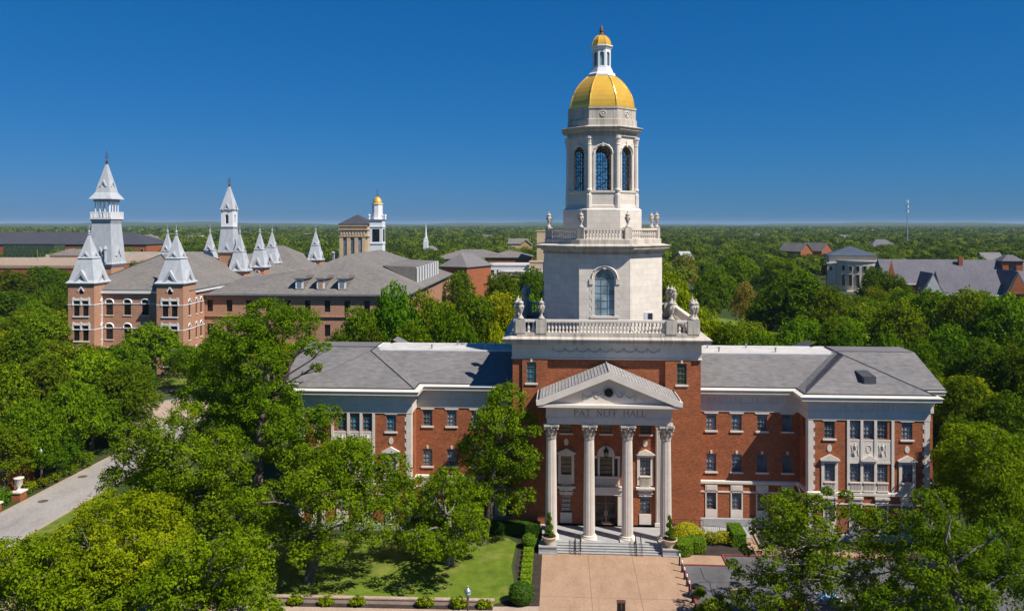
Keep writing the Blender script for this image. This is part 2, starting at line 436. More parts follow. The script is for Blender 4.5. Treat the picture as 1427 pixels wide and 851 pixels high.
sheet('pavement', [(-58.2, -22), (-6.41, -22), (-6.41, -16.65), (-10.1, -16.95), (-29.5, -18.05), (-58.2, -17.9)], 0.02, CONC_P)
sheet('parking_lot', [(6.72, -60), (75, -60), (75, -6.6), (30, -5.6), (10.95, -5.68), (10.78, -7.92), (6.72, -8.02)], 0.008, ASPH)
m = MB()
for a, b in (((6.5, -8.0), (6.72, -60)), ((6.72, -8.0), (10.75, -7.88)),  ((10.62, -7.87), (10.8, -5.6)), ((10.62, -5.595), (30, -5.45))):
    m.box(a[0], b[0], a[1], b[1], 0.0, 0.12) if abs(a[0]-b[0]) < 0.5 or True else None
struct(m.build('red_kerb', KERB_R))
def bar2(m, a, b, wdt, z):
    a, b = Vector((*a, 0)), Vector((*b, 0)); d = (b - a).normalized(); n = Vector((-d.y, d.x, 0)) * wdt / 2
    m.add([(p.x, p.y, z) for p in (a - n, b - n, b + n, a + n)], [(0, 1, 2, 3)])
m = MB(); rc = random.Random(8)
for a, b in (((8.2, -8.6), (8.4, -17)), ((7.0, -11.5), (17, -11.0)), ((11.5, -6.2), (13.5, -10.5)), ((20, -7), (19, -17)), ((17, -9), (34, -9.6))):
    P_ = [(a[0] + (b[0] - a[0]) * k / 9 + rc.uniform(-.18, .18), a[1] + (b[1] - a[1]) * k / 9 + rc.uniform(-.18, .18)) for k in range(10)]
    for p_, q_ in zip(P_, P_[1:]): bar2(m, p_, q_, .09, .0115)
struct(m.build('tar_seams', M_plain('tar', (.035, .035, .038), .7)))
m = MB()
for a, b in (((10.0, -12.5), (11.6, -12.5)), ((10.0, -12.5), (10.15, -14.0)), ((10.15, -14.0), (11.6, -12.55)), ((15.4, -12.6), (16.3, -16.6)), ((13.0, -13.4), (13.5, -17.5)), ((22.6, -13.0), (23.4, -17.0)), ((26, -13), (26.8, -17))):
    bar2(m, a, b, 0.14, 0.014)
struct(m.build('yellow_parking_lines', YEL))
m = MB()
for x in (17.4, 20.4): m.add([(x, -14.2, 0.014), (x + 1.3, -14.2, 0.014), (x + 1.15, -12.9, 0.014), (x - 0.15, -12.9, 0.014)], [(0, 1, 2, 3)])
struct(m.build('blue_accessible_parking_marks', BLUE_P))
m = MB()
for x in (17.4, 20.4):
    bar2(m, (x - 0.05, -14.25), (x - 0.22, -12.8), 0.1, 0.019); bar2(m, (x + 1.4, -14.25), (x + 1.22, -12.8), 0.1, 0.019)
    for k in range(9):
        a = math.pi * (0.9 + 1.3 * k / 8); b = math.pi * (0.9 + 1.3 * (k + 1) / 8)
        bar2(m, (x + 0.55 + 0.3 * math.cos(a), -13.6 + 0.3 * math.sin(a)), (x + 0.55 + 0.3 * math.cos(b), -13.6 + 0.3 * math.sin(b)), 0.08, 0.019)
    bar2(m, (x + 0.5, -13.6), (x + 0.45, -13.05), 0.09, 0.019); bar2(m, (x + 0.5, -13.5), (x + 0.9, -13.55), 0.08, 0.019)
struct(m.build('white_parking_symbols', WHITE_P))
sheet('road', [(-65.4, -30), (-58.5, -30), (-58.5, 24), (-62, 36), (-64, 60), (-70, 60), (-69, 36), (-65.4, 22)], 0.012, ROADM)
m = MB(); m.box(-65.58, -65.4, -30, 22, 0, 0.11); m.box(-58.5, -58.3, -30, 22, 0, 0.11)
struct(m.build('kerb', CONC_P))
sheet('paved_court', [(-78, 44), (-70, 38), (-62, 44), (-60, 60), (-73, 59.5), (-76.5, 54)], 0.02, CONC_P)
sheet('court_lawn', [(-86, 66), (-74, 60), (-60, 62), (-60, 74), (-86, 76)], 0.004, GRASS)
m = MB(); bar2(m, (-76.5, 54.3), (-73.5, 57.9), 0.35, 0.03); bar2(m, (-73.5, 57.9), (-70, 58.2), 0.35, 0.03)
struct(m.build('blue_kerb_paint', BLUE_P))
sheet('path', [(-92, 62), (-60, 66), (-60, 68), (-92, 64.5)], 0.02, CONC_P)
for nm, poly, mt in (('garden_lawn', [(28, 96), (52, 96), (70, 150), (48, 190), (30, 150)], GRASS), ('garden_path', [(44, 96), (50, 96), (62, 140), (58, 150), (30, 128), (30, 124), (54, 140)], CONC_P),
                     ('mall_lawn', [(85, 150), (120, 150), (150, 270), (120, 270)], GRASS), ('mall_path', [(98, 150), (103, 150), (132, 262), (126, 262)], CONC_P)):
    sheet(nm, poly, 0.01 if mt is GRASS else 0.02, mt)
# rolling country on the skyline
rng = np.random.default_rng(5)
m = MB(); N = 120
for row, (dist, hgt) in enumerate(((7000, 30), (9500, 52))):
    o = len(m.v); vs = []; fs = []
    for i in range(N + 1):
        t = -0.85 + 1.7 * i / N
        h = hgt * (0.75 + 0.25 * math.sin(i * 0.21 + row) + 0.1 * math.sin(i * 0.9 + 2 * row)) * (1.12 - 0.25 * (t + .85) / 1.7)
        x = CAM.x + dist * math.sin(t - YAW); y = CAM.y + dist * math.cos(t - YAW)
        x2 = CAM.x + (dist - 1800) * math.sin(t - YAW); y2 = CAM.y + (dist - 1800) * math.cos(t - YAW)
        x3 = CAM.x + (dist + 1500) * math.sin(t - YAW); y3 = CAM.y + (dist + 1500) * math.cos(t - YAW)
        vs += [(x2, y2, -1), (x, y, h), (x3, y3, -1)]
    for i in range(N):
        a = i * 3
        fs += [(a, a + 3, a + 4, a + 1), (a + 1, a + 4, a + 5, a + 2)]
    m.add(vs, fs)
struct(m.build('hills', M_ground('wooded_hill', (0.028, 0.05, 0.012), (0.05, 0.08, 0.02), 0.01, None, 0.05)))

# ------------------------------------------------------------------ shared building pieces
_WIN = {}
def window(parent, x, y, z, W, H, glass=None, nx=2, nz=4, sill=True, rz=0.0, frame=None, bar=0.026, arch=False, lintel=None, name='window', hood=None, blind=None):
    """sash window whose frame sits 0.12 behind the wall face; faces -y when rz = 0"""
    glass = glass or GLASS; frame = frame or FRAME
    if blind is None: blind = (0, 0, .5, 0, .75, .35, 0, .95)[int(abs(x * 7.3 + z * 3.1)) % 8] if (parent is hall and glass is GLASS and y < 2) else 0
    key = (round(W, 3), round(H, 3), glass.name, nx, nz, sill, frame.name, bar, arch, hood.name if hood else None, blind)
    if key in _WIN: return put(_WIN[key], parent, (x, y, z), rz)
    h = W / 2; b = min(0.055, W * 0.06); m = MB()
    m.box(-h, -h + b, 0.10, 0.2, 0, H); m.box(h - b, h, 0.10, 0.2, 0, H)
    m.box(-h + b, h - b, 0.10, 0.2, 0, b); m.box(-h + b, h - b, 0.10, 0.2, H - b, H)
    for i in range(1, nx):
        xx = -h + W * i / nx; m.box(xx - bar / 2, xx + bar / 2, 0.13, 0.2, b, H - b)
    for j in range(1, nz):
        zz = H * j / nz; t = bar / 2 * (1.8 if (j == nz // 2 and nz > 2) else 1.0); m.box(-h + b, h - b, 0.125, 0.199, zz - t, zz + t)
    o = m.build(name, frame, parent)
    g = MB()
    if arch:
        N = 12; poly = [(-h, 0.0), (h, 0.0)] + [(h * math.cos(math.pi * i / N), H - h + h * math.sin(math.pi * i / N)) for i in range(N + 1)]
        g.prism_y(poly, 0.205, 0.23)
    else: g.box(-h + 0.002, h - 0.002, 0.205, 0.23, 0.002, H - 0.002)
    g.build('pane', glass, o)
    if blind:
        q = MB(); q.box(-h + b + .01, h - b - .01, 0.2015, 0.2045, H * (1 - blind) + b, H - b - .005); q.build('blind', BLIND, o)
    if sill:
        q = MB(); q.box(-h - 0.16, h + 0.16, -0.12, 0.095, -0.17, -0.003); q.build('sill', STONE_S, o)
    if hood:
        q = MB(); N = 10
        pts = [(-h - 0.12, -0.03, H - h * 0.9)] + [((h + 0.12) * -math.cos(math.pi * i / N), -0.03, H - h * 0.55 + (h + 0.12) * 0.75 * math.sin(math.pi * i / N)) for i in range(N + 1)] + [(h + 0.12, -0.03, H - h * 0.9)]
        q.tube(pts, 0.15, 4); q.build('hood', hood, o)
    o.location = (x, y, z); o.rotation_euler = (0, 0, rz)
    _WIN[key] = o
    return o
def loft(m, outline, levels, capb=True, capt=True):
    """outline(d) -> list of (x,y); levels = [(d,z)...]"""
    n = len(outline(0)); vs = []
    for d, z in levels: vs += [(x, y, z) for x, y in outline(d)]
    fs = []
    for j in range(len(levels) - 1):
        for i in range(n):
            i2 = (i + 1) % n; fs.append((j * n + i, j * n + i2, (j + 1) * n + i2, (j + 1) * n + i))
    if capb: fs.append(tuple(range(n - 1, -1, -1)))
    if capt: fs.append(tuple((len(levels) - 1) * n + i for i in range(n)))
    return m.add(vs, fs)
def rect_out(x0, x1, y0, y1): return lambda d: [(x0 - d, y0 - d), (x1 + d, y0 - d), (x1 + d, y1 + d), (x0 - d, y1 + d)]
def hip(x0, x1, y0, y1, z0, z1, axis, inset, over=0.6, thick=0.25):
    """hipped roof solid with a fascia, ridge along axis"""
    m = MB(); X0, X1, Y0, Y1 = x0 - over, x1 + over, y0 - over, y1 + over
    if axis == 'y':
        xm = (X0 + X1) / 2; r = [(xm, Y0 + inset, z1), (xm, Y1 - inset, z1)]
    else:
        ym = (Y0 + Y1) / 2; r = [(X0 + inset, ym, z1), (X1 - inset, ym, z1)]
    b = [(X0, Y0, z0), (X1, Y0, z0), (X1, Y1, z0), (X0, Y1, z0)]; t = [(x, y, z0 + thick) for x, y, _ in b]
    vs = b + t + r
    fs = [(3, 2, 1, 0), (0, 1, 5, 4), (1, 2, 6, 5), (2, 3, 7, 6), (3, 0, 4, 7)]
    if axis == 'y': fs += [(4, 5, 8), (5, 6, 9, 8), (6, 7, 9), (7, 4, 8, 9)]
    else: fs += [(4, 5, 9, 8), (5, 6, 9), (6, 7, 8, 9), (7, 4, 8)]
    return m.add(vs, fs)
URN = [(r_ * .8, z_) for r_, z_ in [(0.0, 0), (0.42, 0.0), (0.42, 0.14), (0.30, 0.2), (0.17, 0.42), (0.15, 0.55), (0.26, 0.72), (0.37, 1.0), (0.41, 1.3), (0.36, 1.48), (0.28, 1.56), (0.40, 1.62), (0.38, 1.7), (0.22, 1.84), (0.10, 1.92), (0.07, 1.98), (0.12, 2.04), (0.10, 2.12), (0.0, 2.16)]]
BAL = [(0.13, 0), (0.13, 0.08), (0.06, 0.14), (0.085, 0.25), (0.125, 0.42), (0.10, 0.58), (0.055, 0.78), (0.05, 0.86), (0.12, 0.94), (0.12, 1.0)]
def balusters(m, a, b, z0, h, step, sc=1.0):
    L = math.hypot(b[0] - a[0], b[1] - a[1]); n = max(2, int(L / step))
    for i in range(n):
        t = (i + 0.5) / n
        m.lathe(a[0] + (b[0] - a[0]) * t, a[1] + (b[1] - a[1]) * t, [(r * sc, z0 + z * h) for r, z in BAL], 7, capb=False, capt=False)
def pbar(m, a, b, wdt, z0, z1):
    """horizontal bar between two plan points"""
    a, b = Vector((*a, 0)), Vector((*b, 0)); d = (b - a).normalized(); n = Vector((-d.y, d.x, 0)) * wdt / 2
    m.prism_z([((a - n).x, (a - n).y), ((b - n).x, (b - n).y), ((b + n).x, (b + n).y), ((a + n).x, (a + n).y)], z0, z1)
GLY = {  # letters as strokes in a unit box; (points, heavy)
 'P': ([[(0.1, 0), (0.1, 1)], 1], [[(0.1, 1), (0.45, 1), (0.6, 0.9), (0.62, 0.75), (0.55, 0.58), (0.42, 0.5), (0.1, 0.5)], 0], [[(0, 0), (0.22, 0)], 0], [[(0, 1), (0.15, 1)], 0]),
 'A': ([[(0.06, 0), (0.42, 1)], 0], [[(0.42, 1), (0.8, 0)], 1], [[(0.2, 0.36), (0.66, 0.36)], 0], [[(-0.03, 0), (0.15, 0)], 0], [[(0.68, 0), (0.9, 0)], 0]),
 'T': ([[(0.36, 0), (0.36, 1)], 1], [[(0, 1), (0.72, 1)], 0], [[(0, 1), (0, 0.86)], 0], [[(0.72, 1), (0.72, 0.86)], 0], [[(0.25, 0), (0.47, 0)], 0]),
 'N': ([[(0.1, 0), (0.1, 1)], 0], [[(0.1, 1), (0.78, 0)], 1], [[(0.78, 0), (0.78, 1)], 0], [[(0, 0), (0.2, 0)], 0], [[(0, 1), (0.14, 1)], 0], [[(0.68, 1), (0.88, 1)], 0]),
 'E': ([[(0.1, 0), (0.1, 1)], 1], [[(0, 1), (0.58, 1)], 0], [[(0.1, 0.52), (0.46, 0.52)], 0], [[(0, 0), (0.6, 0)], 0], [[(0.58, 1), (0.58, 0.86)], 0], [[(0.6, 0), (0.6, 0.15)], 0]),
 'F': ([[(0.1, 0), (0.1, 1)], 1], [[(0, 1), (0.56, 1)], 0], [[(0.1, 0.52), (0.44, 0.52)], 0], [[(0, 0), (0.22, 0)], 0], [[(0.56, 1), (0.56, 0.86)], 0]),
 'H': ([[(0.1, 0), (0.1, 1)], 1], [[(0.74, 0), (0.74, 1)], 1], [[(0.1, 0.52), (0.74, 0.52)], 0], [[(0, 0), (0.22, 0)], 0], [[(0, 1), (0.22, 1)], 0], [[(0.63, 0), (0.85, 0)], 0], [[(0.63, 1), (0.85, 1)], 0]),
 'L': ([[(0.1, 0), (0.1, 1)], 1], [[(0, 0), (0.58, 0)], 0], [[(0.58, 0), (0.58, 0.16)], 0], [[(0, 1), (0.22, 1)], 0]),
 'R': ([[(0.1, 0), (0.1, 1)], 1], [[(0.1, 1), (0.45, 1), (0.58, 0.9), (0.6, 0.76), (0.54, 0.6), (0.42, 0.52), (0.1, 0.52)], 0], [[(0.38, 0.52), (0.74, 0)], 1], [[(0, 0), (0.22, 0)], 0]),
 'U': ([[(0.1, 1), (0.1, 0.3), (0.2, 0.08), (0.4, 0), (0.6, 0.08), (0.7, 0.3), (0.7, 1)], 0], [[(0, 1), (0.2, 1)], 0], [[(0.6, 1), (0.8, 1)], 0]),
 'S': ([[(0.55, 0.85), (0.45, 0.98), (0.25, 1), (0.1, 0.88), (0.1, 0.7), (0.25, 0.56), (0.48, 0.42), (0.58, 0.26), (0.5, 0.06), (0.3, 0), (0.1, 0.05), (0.05, 0.18)], 0],),
 'O': ([[(0.42 + 0.4 * math.cos(2 * math.pi * i / 14), 0.5 + 0.5 * math.sin(2 * math.pi * i / 14)) for i in range(15)], 0],),
 'I': ([[(0.12, 0), (0.12, 1)], 1], [[(0.02, 0), (0.22, 0)], 0], [[(0.02, 1), (0.22, 1)], 0]),
 'Y': ([[(0.02, 1), (0.36, 0.48)], 1], [[(0.7, 1), (0.36, 0.48)], 0], [[(0.36, 0.48), (0.36, 0)], 1], [[(0.25, 0), (0.47, 0)], 0]),
}
GW = dict(P=.64, A=.88, T=.74, N=.9, E=.62, F=.58, H=.86, L=.6, R=.74, U=.82, S=.62, O=.84, I=.24, Y=.72)
def lettering(text, xc, y, z, h, track, gap, t_heavy, t_thin):
    wd = sum((GW[ch] * h + track) if ch != ' ' else gap for ch in text) - track
    m = MB(); x = xc - wd / 2; k = 0
    for ch in text:
        if ch == ' ': x += gap; continue
        for pts, heavy in GLY[ch]:
            t = (t_heavy if heavy else t_thin) / 2
            for (a, b), (c, d) in zip(pts, pts[1:]):
                p, q = Vector((x + a * h, 0, z + b * h)), Vector((x + c * h, 0, z + d * h)); dr = (q - p).normalized(); n = Vector((-dr.z, 0, dr.x)) * t; k = (k + 1) % 5
                yy = y - 0.0006 * k
                m.add([(v.x, yy, v.z) for v in (p - n, q - n, q + n, p + n)], [(0, 1, 2, 3)])
        x += GW[ch] * h + track
    return m
def swag(m, x0, x1, y, z, drop, r):
    N = 8
    m.tube([(x0 + (x1 - x0) * i / N, y, z - drop * (1 - (2 * i / N - 1) ** 2)) for i in range(N + 1)], [r * (0.6 + 0.7 * math.sin(math.pi * i / N)) for i in range(N + 1)], 5)

# ------------------------------------------------------------------ the brick hall
hall = thing('university_hall', 'red brick hall with white columned portico and gold domed stone tower', 'building')
for sg in (-1, 1):
    def xs(a, b): return (min(sg * a, sg * b), max(sg * a, sg * b))
    def out(d): 
        p = [(9.62, 1.7 - d), (20 - d, 1.7 - d), (20 - d, -1.2 - d), (31.75 + d, -1.2 - d), (31.75 + d, 2.2 - d), (33.6 + d, 2.2 - d), (33.6 + d, 19 + d), (9.62, 19 + d)]
        return p if sg > 0 else [(-x, y) for x, y in reversed(p)]
    WX = (11.0, 13.6, 16.2, 18.78); PX_ = (22.08, 29.6); CXs = (24.54, 25.88, 27.21); FX = (22.08, 24.6, 27.15, 29.6)
    side = 'right' if sg > 0 else 'left'
    # brick faces
    a, b = xs(9.6, 20.0)
    hol = []
    for c in WX:
        u = sg * c - a
        hol += [(u - .51, u + .51, 10.05, 11.8), (u - .51, u + .51, 5.78, 7.6), (u - .5, u + .5, 1.85, 3.55)]
    m = MB(); m.wall((a, 1.7), (1, 0), b - a, 0, 12.0, hol, 0.26)
    m.build('recessed_wall', BRICK, hall)
    a, b = xs(20.0, 31.75)
    hol = []
    for c in PX_:
        u = sg * c - a; hol += [(u - .51, u + .51, 10.15, 11.9), (u - .51, u + .51, 5.92, 7.7)]
    for c in CXs:
        u = sg * c - a; hol += [(u - .5, u + .5, 10.15, 11.9), (u - .5, u + .5, 5.92, 7.7)]
    for c in FX:
        u = sg * c - a; hol += [(u - .5, u + .5, 1.9, 3.6)]
    m = MB(); m.wall((a, -1.2), (1, 0), b - a, 0, 12.0, hol, 0.26)
    # returns, end block and back
    x = sg * 20.0
    if sg > 0:
        m.wall((x, 1.7), (0, -1), 2.9, 0, 12.0, [(1.2, 1.9, 10.15, 11.8), (1.2, 1.9, 5.9, 7.6)], 0.2)
        m.wall((31.75, -1.2), (0, 1), 3.4, 0, 12.0, [], 0.2); m.wall((31.75, 2.2), (1, 0), 1.85, 0, 12, [], .2); m.wall((33.6, 2.2), (0, 1), 16.8, 0, 12, [(3 + 3.2 * k, 4 + 3.2 * k, zz, zz + 1.8) for k in range(4) for zz in (1.9, 5.9, 10.1)], .2)
        m.wall((33.6, 19), (-1, 0), 24, 0, 12, [], .2)
    else:
        m.wall((x, -1.2), (0, 1), 2.9, 0, 12.0, [(1.0, 1.7, 10.15, 11.8), (1.0, 1.7, 5.9, 7.6)], 0.2)
        m.wall((-31.75, 2.2), (0, -1), 3.4, 0, 12.0, [], 0.2); m.wall((-33.6, 2.2), (1, 0), 1.85, 0, 12, [], .2); m.wall((-33.6, 19), (0, -1), 16.8, 0, 12, [(3 + 3.2 * k, 4 + 3.2 * k, zz, zz + 1.8) for k in range(4) for zz in (1.9, 5.9, 10.1)], .2)
        m.wall((-9.6, 19), (-1, 0), 24, 0, 12, [], .2)
    m.build('projecting_wing_wall', BRICK, hall)
    for zz in (10.15, 5.9):
        window(hall, sg * 20.0, 0.15 if sg > 0 else 0.15, zz, 0.7, 1.65 if zz > 9 else 1.7, sill=False, rz=-sg * math.pi / 2)
    for k in range(4):
        for zz in (1.9, 5.9, 10.1):
            yy = (2.2 + 3.5 + 3.2 * k) if sg > 0 else (19 - 3.5 - 3.2 * k)
            window(hall, sg * 33.6, yy, zz, 1.0, 1.8, rz=sg * math.pi / 2)
    gl3 = GLASS_B if sg < 0 else GLASS
    for c in WX:
        window(hall, sg * c, 1.7, 10.05, 1.02, 1.75, GLASS, 3, 4); window(hall, sg * c, 1.7, 5.78, 1.02, 1.82, GLASS, 3, 4); window(hall, sg * c, 1.7, 1.85, 1.0, 1.7, GLASS, 3, 4, sill=False)
    for c in PX_:
        window(hall, sg * c, -1.2, 10.15, 1.02, 1.75, gl3, 3, 4); window(hall, sg * c, -1.2, 5.92, 1.02, 1.78, GLASS, 3, 4, sill=False)
    for c in CXs:
        window(hall, sg * c, -1.2, 10.15, 1.0, 1.75, gl3, 3, 4, sill=False); window(hall, sg * c, -1.2, 5.92, 1.0, 1.78, GLASS, 3, 4, sill=False)
    for c in FX: window(hall, sg * c, -1.2, 1.9, 1.0, 1.7, GLASS, 3, 4, sill=False)
    # stone base, belts, quoins, lintels
    m = MB(); loft(m, out, [(0.14, 0), (0.14, 0.62), (0.05, 0.72)], True, True); m.build('stone_base', GRANITE, hall)
    m = MB(); loft(m, out, [(0.02, 4.46), (0.16, 4.56), (0.16, 4.8), (0.02, 4.9)]); loft(m, out, [(0.07, 3.62), (0.07, 3.77)]); m.build('belt_course', STONE_S, hall)
    m = MB()
    for c in WX:
        x0, x1 = sg * c - .62, sg * c + .62
        m.prism_y([(x0 - .05, 11.802), (x1 + .05, 11.802), (x1 + .2, 12.03), (x0 - .2, 12.03)], 1.64, 1.9); m.cut()
        m.box(sg * c - .1, sg * c + .1, 1.62, 1.75, 7.66, 7.98); m.cut()
        m.box(x0, x1, 1.60, 1.85, 3.79, 4.45); m.box(x0, x1, 1.62, 1.68, 0.75, 1.84)
        for q in (-1, 1):
            m.box(sg * c + q * .56 - .06, sg * c + q * .56 + .06, 1.63, 1.75, 1.83, 3.8)
        m.box(x0 + .15, x1 - .15, 1.57, 1.62, 3.88, 4.34); m.cut()
    m.pieces('window_surround', STONE_S, hall)
    m = MB()
    yf = -1.2
    for (x0, x1, inn) in ((20.0, 20.5, 1), (31.25, 31.75, -1)):
        e0, e1 = xs(x0, x1); m.box(e0, e1, yf - .045, yf + .3, 0.73, 3.6); m.box(e0, e1, yf - .05, yf + .3, 4.92, 12.0); m.box(e0, e1, yf - .045, yf + .3, 3.79, 4.44)
        for k in range(8):
            z0 = 5.1 + k * 0.87
            t0, t1 = xs(x1 if inn > 0 else x0 - .16, x1 + .16 if inn > 0 else x0)
            m.box(t0, t1, yf - .04, yf + .2, z0, z0 + .44)
        if inn > 0: m.box(*((19.955, 19.998) if sg > 0 else (-19.998, -19.955)), -1.2, -0.55, 4.92, 12.0)
        else: m.box(*((31.752, 31.80) if sg > 0 else (-31.80, -31.752)), -1.2, -0.5, 4.92, 12.0)
        m.cut()
    m.pieces('quoin', STONE_S, hall)
    m = MB()
    # centre bay frame: mullions, relief panels, parapet
    for c in (23.9, 25.21, 26.54, 28.3 - .09):
        e0, e1 = xs(c - .13, c + .13); m.box(e0, e1, yf - .1, yf + .2, 4.92, 12.0)
    e0, e1 = xs(24.04, 28.08); m.box(e0, e1, yf - .03, yf + .02, 7.75, 10.1); m.box(e0, e1, yf - .05, yf + .1, 9.95, 10.12); m.box(e0, e1, yf - .05, yf + .1, 7.72, 7.9)
    m.build('centre_bay_frame', STONE_S, hall)
    m = MB()
    for k, c in enumerate(CXs):
        X = sg * c
        if k == 1: m.lathe(0, 0, [(0.2, 0)], 3) if False else None
        N = 14
        ring = [(X + .24 * math.cos(2 * math.pi * i / N), yf - .05, 9.2 + .36 * math.sin(2 * math.pi * i / N)) for i in range(N + 1)]
        m.tube(ring, .028, 5)
        if k != 1:
            m.tube([(X, yf - .05, 8.5), (X - .12, yf - .08, 8.8), (X + .1, yf - .08, 9.1), (X, yf - .07, 9.5), (X + .05, yf - .05, 9.75)], [.06, .11, .08, .10, .03], 6)
            m.tube([(X - .35, yf - .05, 9.6), (X - .28, yf - .06, 9.0), (X - .36, yf - .05, 8.5)], .03, 5); m.tube([(X + .35, yf - .05, 9.6), (X + .28, yf - .06, 9.0), (X + .36, yf - .05, 8.5)], .03, 5)
        m.cut()
    m.pieces('carved_relief', STONE, hall)
    for c in PX_ + (CXs[1],):
        X = sg * c; wide = c in PX_
        m = MB(); h = .84 if wide else .70
        if wide:
            for q in (-1, 1): m.box(X + q * .66 - .145, X + q * .66 + .145, yf - .1, yf + .1, 4.92, 8.0)
            m.box(X - .5, X + .5, yf - .08, yf + .1, 7.71, 7.99)
        else: m.box(X - .62, X + .62, yf - .14, yf, 7.72, 7.98)
        m.prism_y([(X - h - .1, 8.0), (X + h + .1, 8.0), (X + h + .1, 8.12), (X, 8.62), (X - h - .1, 8.12)], yf - .32, yf + .05)
        m.prism_y([(X - h + .2, 8.13), (X + h - .2, 8.13), (X, 8.42)], yf - .325, yf - .30) if False else None
        m.build('pedimented_window_frame', STONE_S, hall)
    for c in PX_ + CXs:
        X = sg * c; m = MB()
        m.box(X - .5, X + .5, yf - .06, yf + .03, 4.93, 5.88); m.box(X - .56, X + .56, yf - .2, yf - .06, 5.78, 5.9); m.box(X - .56, X + .56, yf - .18, yf - .06, 4.93, 5.06)
        for k in range(7): m.box(X - .44 + k * .14, X - .38 + k * .14, yf - .14, yf - .07, 5.06, 5.78)
        m.build('balconette', STONE_S, hall)
    for c in PX_:
        m = MB(); N = 16
        m.prism_y([(sg * c + .24 * math.cos(2 * math.pi * i / N), 9.2 + .36 * math.sin(2 * math.pi * i / N)) for i in range(N)], yf - .05, yf + .05)
        m.build('oval_medallion', STONE_S, hall)
    m = MB()
    for c in PX_:
        m.prism_y([(sg * c - .6, 11.902), (sg * c + .6, 11.902), (sg * c + .8, 12.03), (sg * c - .8, 12.03)], yf - .06, yf + .2); m.cut()
    for c in FX:
        X = sg * c; m.box(X - .62, X + .62, yf - .12, yf + .2, 3.79, 4.44); m.box(X - .72, X + .72, yf - .24, yf + .1, 4.2, 4.43) ; m.box(X - .62, X + .62, yf - .09, yf - .02, 0.75, 1.88)
        for q in (-1, 1): m.box(X + q * .57 - .06, X + q * .57 + .06, yf - .08, yf + .05, 1.85, 3.8)
        m.cut()
    m.pieces('window_surround', STONE_S, hall)
    # frieze, cornice, roof
    m = MB(); loft(m, out, [(0.08, 12.02), (0.08, 12.82), (0.13, 12.84), (0.13, 12.92), (0.08, 12.94), (0.08, 13.7)]); m.build('frieze', STONE_S, hall)
    m = MB(); loft(m, out, [(0.1, 13.71), (0.22, 13.78), (0.34, 13.9), (0.34, 13.98), (0.86, 14.02), (0.86, 14.26), (0.98, 14.4), (0.98, 14.44), (0.42, 14.58)]); m.build('cornice', STONE_S, hall)
    m = MB(); loft(m, out, [(0.47, 14.55), (0.47, 14.67), (0.36, 14.67), (0.36, 14.55)], False, False); m.build('gutter', TIN, hall)
    g = lambda x, y, z: (sg * x, y, z)
    m = MB()
    m.add([g(9.62, 1.3, 14.62), g(34.5, 1.3, 14.62), g(34.5, 8.6, 17.29), g(26.1, 8.6, 17.29), g(26.1, 8, 17.07), g(9.62, 8, 17.07)], [(0, 1, 2, 3, 4, 5)])
    m.add([g(9.62, 19.7, 14.62), g(34.5, 19.7, 14.62), g(34.5, 12.4, 17.29), g(26.1, 12.4, 17.29), g(26.1, 13, 17.07), g(9.62, 13, 17.07)], [(0, 1, 2, 3, 4, 5)])
    m.add([g(26.1, 8.6, 17.29), g(34.5, 8.6, 17.29), g(34.5, 12.4, 17.29), g(26.1, 12.4, 17.29)], [(0, 1, 2, 3)])
    m.add([g(34.5, 1.3, 14.62), g(34.5, 8.6, 17.29), g(34.5, 12.4, 17.29), g(34.5, 19.7, 14.62), g(34.5, 19.7, 14.3), g(34.5, 1.3, 14.3)], [(0, 1, 2, 3, 4, 5)])
    m.add([g(19.6, -1.6, 14.61), g(32.1, -1.6, 14.61), g(25.85, 5.6, 17.33), g(25.85, 9.0, 17.33), g(19.6, 1.3, 14.61), g(32.1, 1.3, 14.61)], [(0, 1, 2), (0, 2, 3, 4), (1, 5, 3, 2)])
    m.add([g(21.6, 21, 14.61), g(28.1, 21, 14.61), g(24.85, 15.6, 17.55), g(24.85, 12.6, 17.55), g(21.6, 17, 14.61), g(28.1, 17, 14.61)], [(0, 1, 2), (0, 2, 3, 4), (1, 5, 3, 2)])
    m.build('roof', SHINGLE, hall)
    m = MB()
    m.tube([g(19.6, -1.6, 14.64), g(25.85, 5.6, 17.36)], .06, 5); m.tube([g(32.1, -1.6, 14.64), g(25.85, 5.6, 17.36)], .05, 5); m.tube([g(25.85, 5.6, 17.34), g(25.85, 8.5, 17.34)], .06, 5)
    m.tube([g(26.1, 8.6, 17.30), g(34.5, 8.6, 17.30)], .05, 5)
    m.build('ridge_cap', TIN if sg < 0 else SHINGLE_K, hall)
    m = MB()
    for k in range(34):   # woven shingles lapping the hip
        t = k / 33.0; p0 = Vector(g(19.75, -1.3, 14.70)).lerp(Vector(g(25.6, 5.6, 17.25)), t); p1 = Vector(g(20.35, 0.55, 14.93)).lerp(Vector(g(25.75, 7.3, 17.30)), t)
        m.tube([p0, p1], .035, 4)
    if sg > 0: m.build('hip_shingles', SHINGLE_K, hall)
    e0, e1 = xs(9.62, 26.1)
    m = MB(); m.box(e0, e1, 8.0, 13.0, 16.6, 17.09); m.build('flat_roof', DECK, hall)
    m = MB(); m.box(e0, e1, 7.9, 8.05, 17.0, 17.16); m.box(e0, e1, 12.95, 13.1, 17.0, 17.16); q0, q1 = xs(26.02, 26.15); m.box(q0, q1, 8.051, 12.949, 17.0, 17.14); m.build('roof_edging', WHITE, hall)
    m = MB()
    for xx, yy in ((12.4, 11.6), (13.2, 8.9), (19.5, 9.0), (16.9, 11.9)): m.lathe(sg * xx, yy, [(.09, 17.09), (.09, 17.5), (.13, 17.5), (.13, 17.6)], 8); m.cut()
    m.pieces('roof_vent_pipe', STEEL, hall)
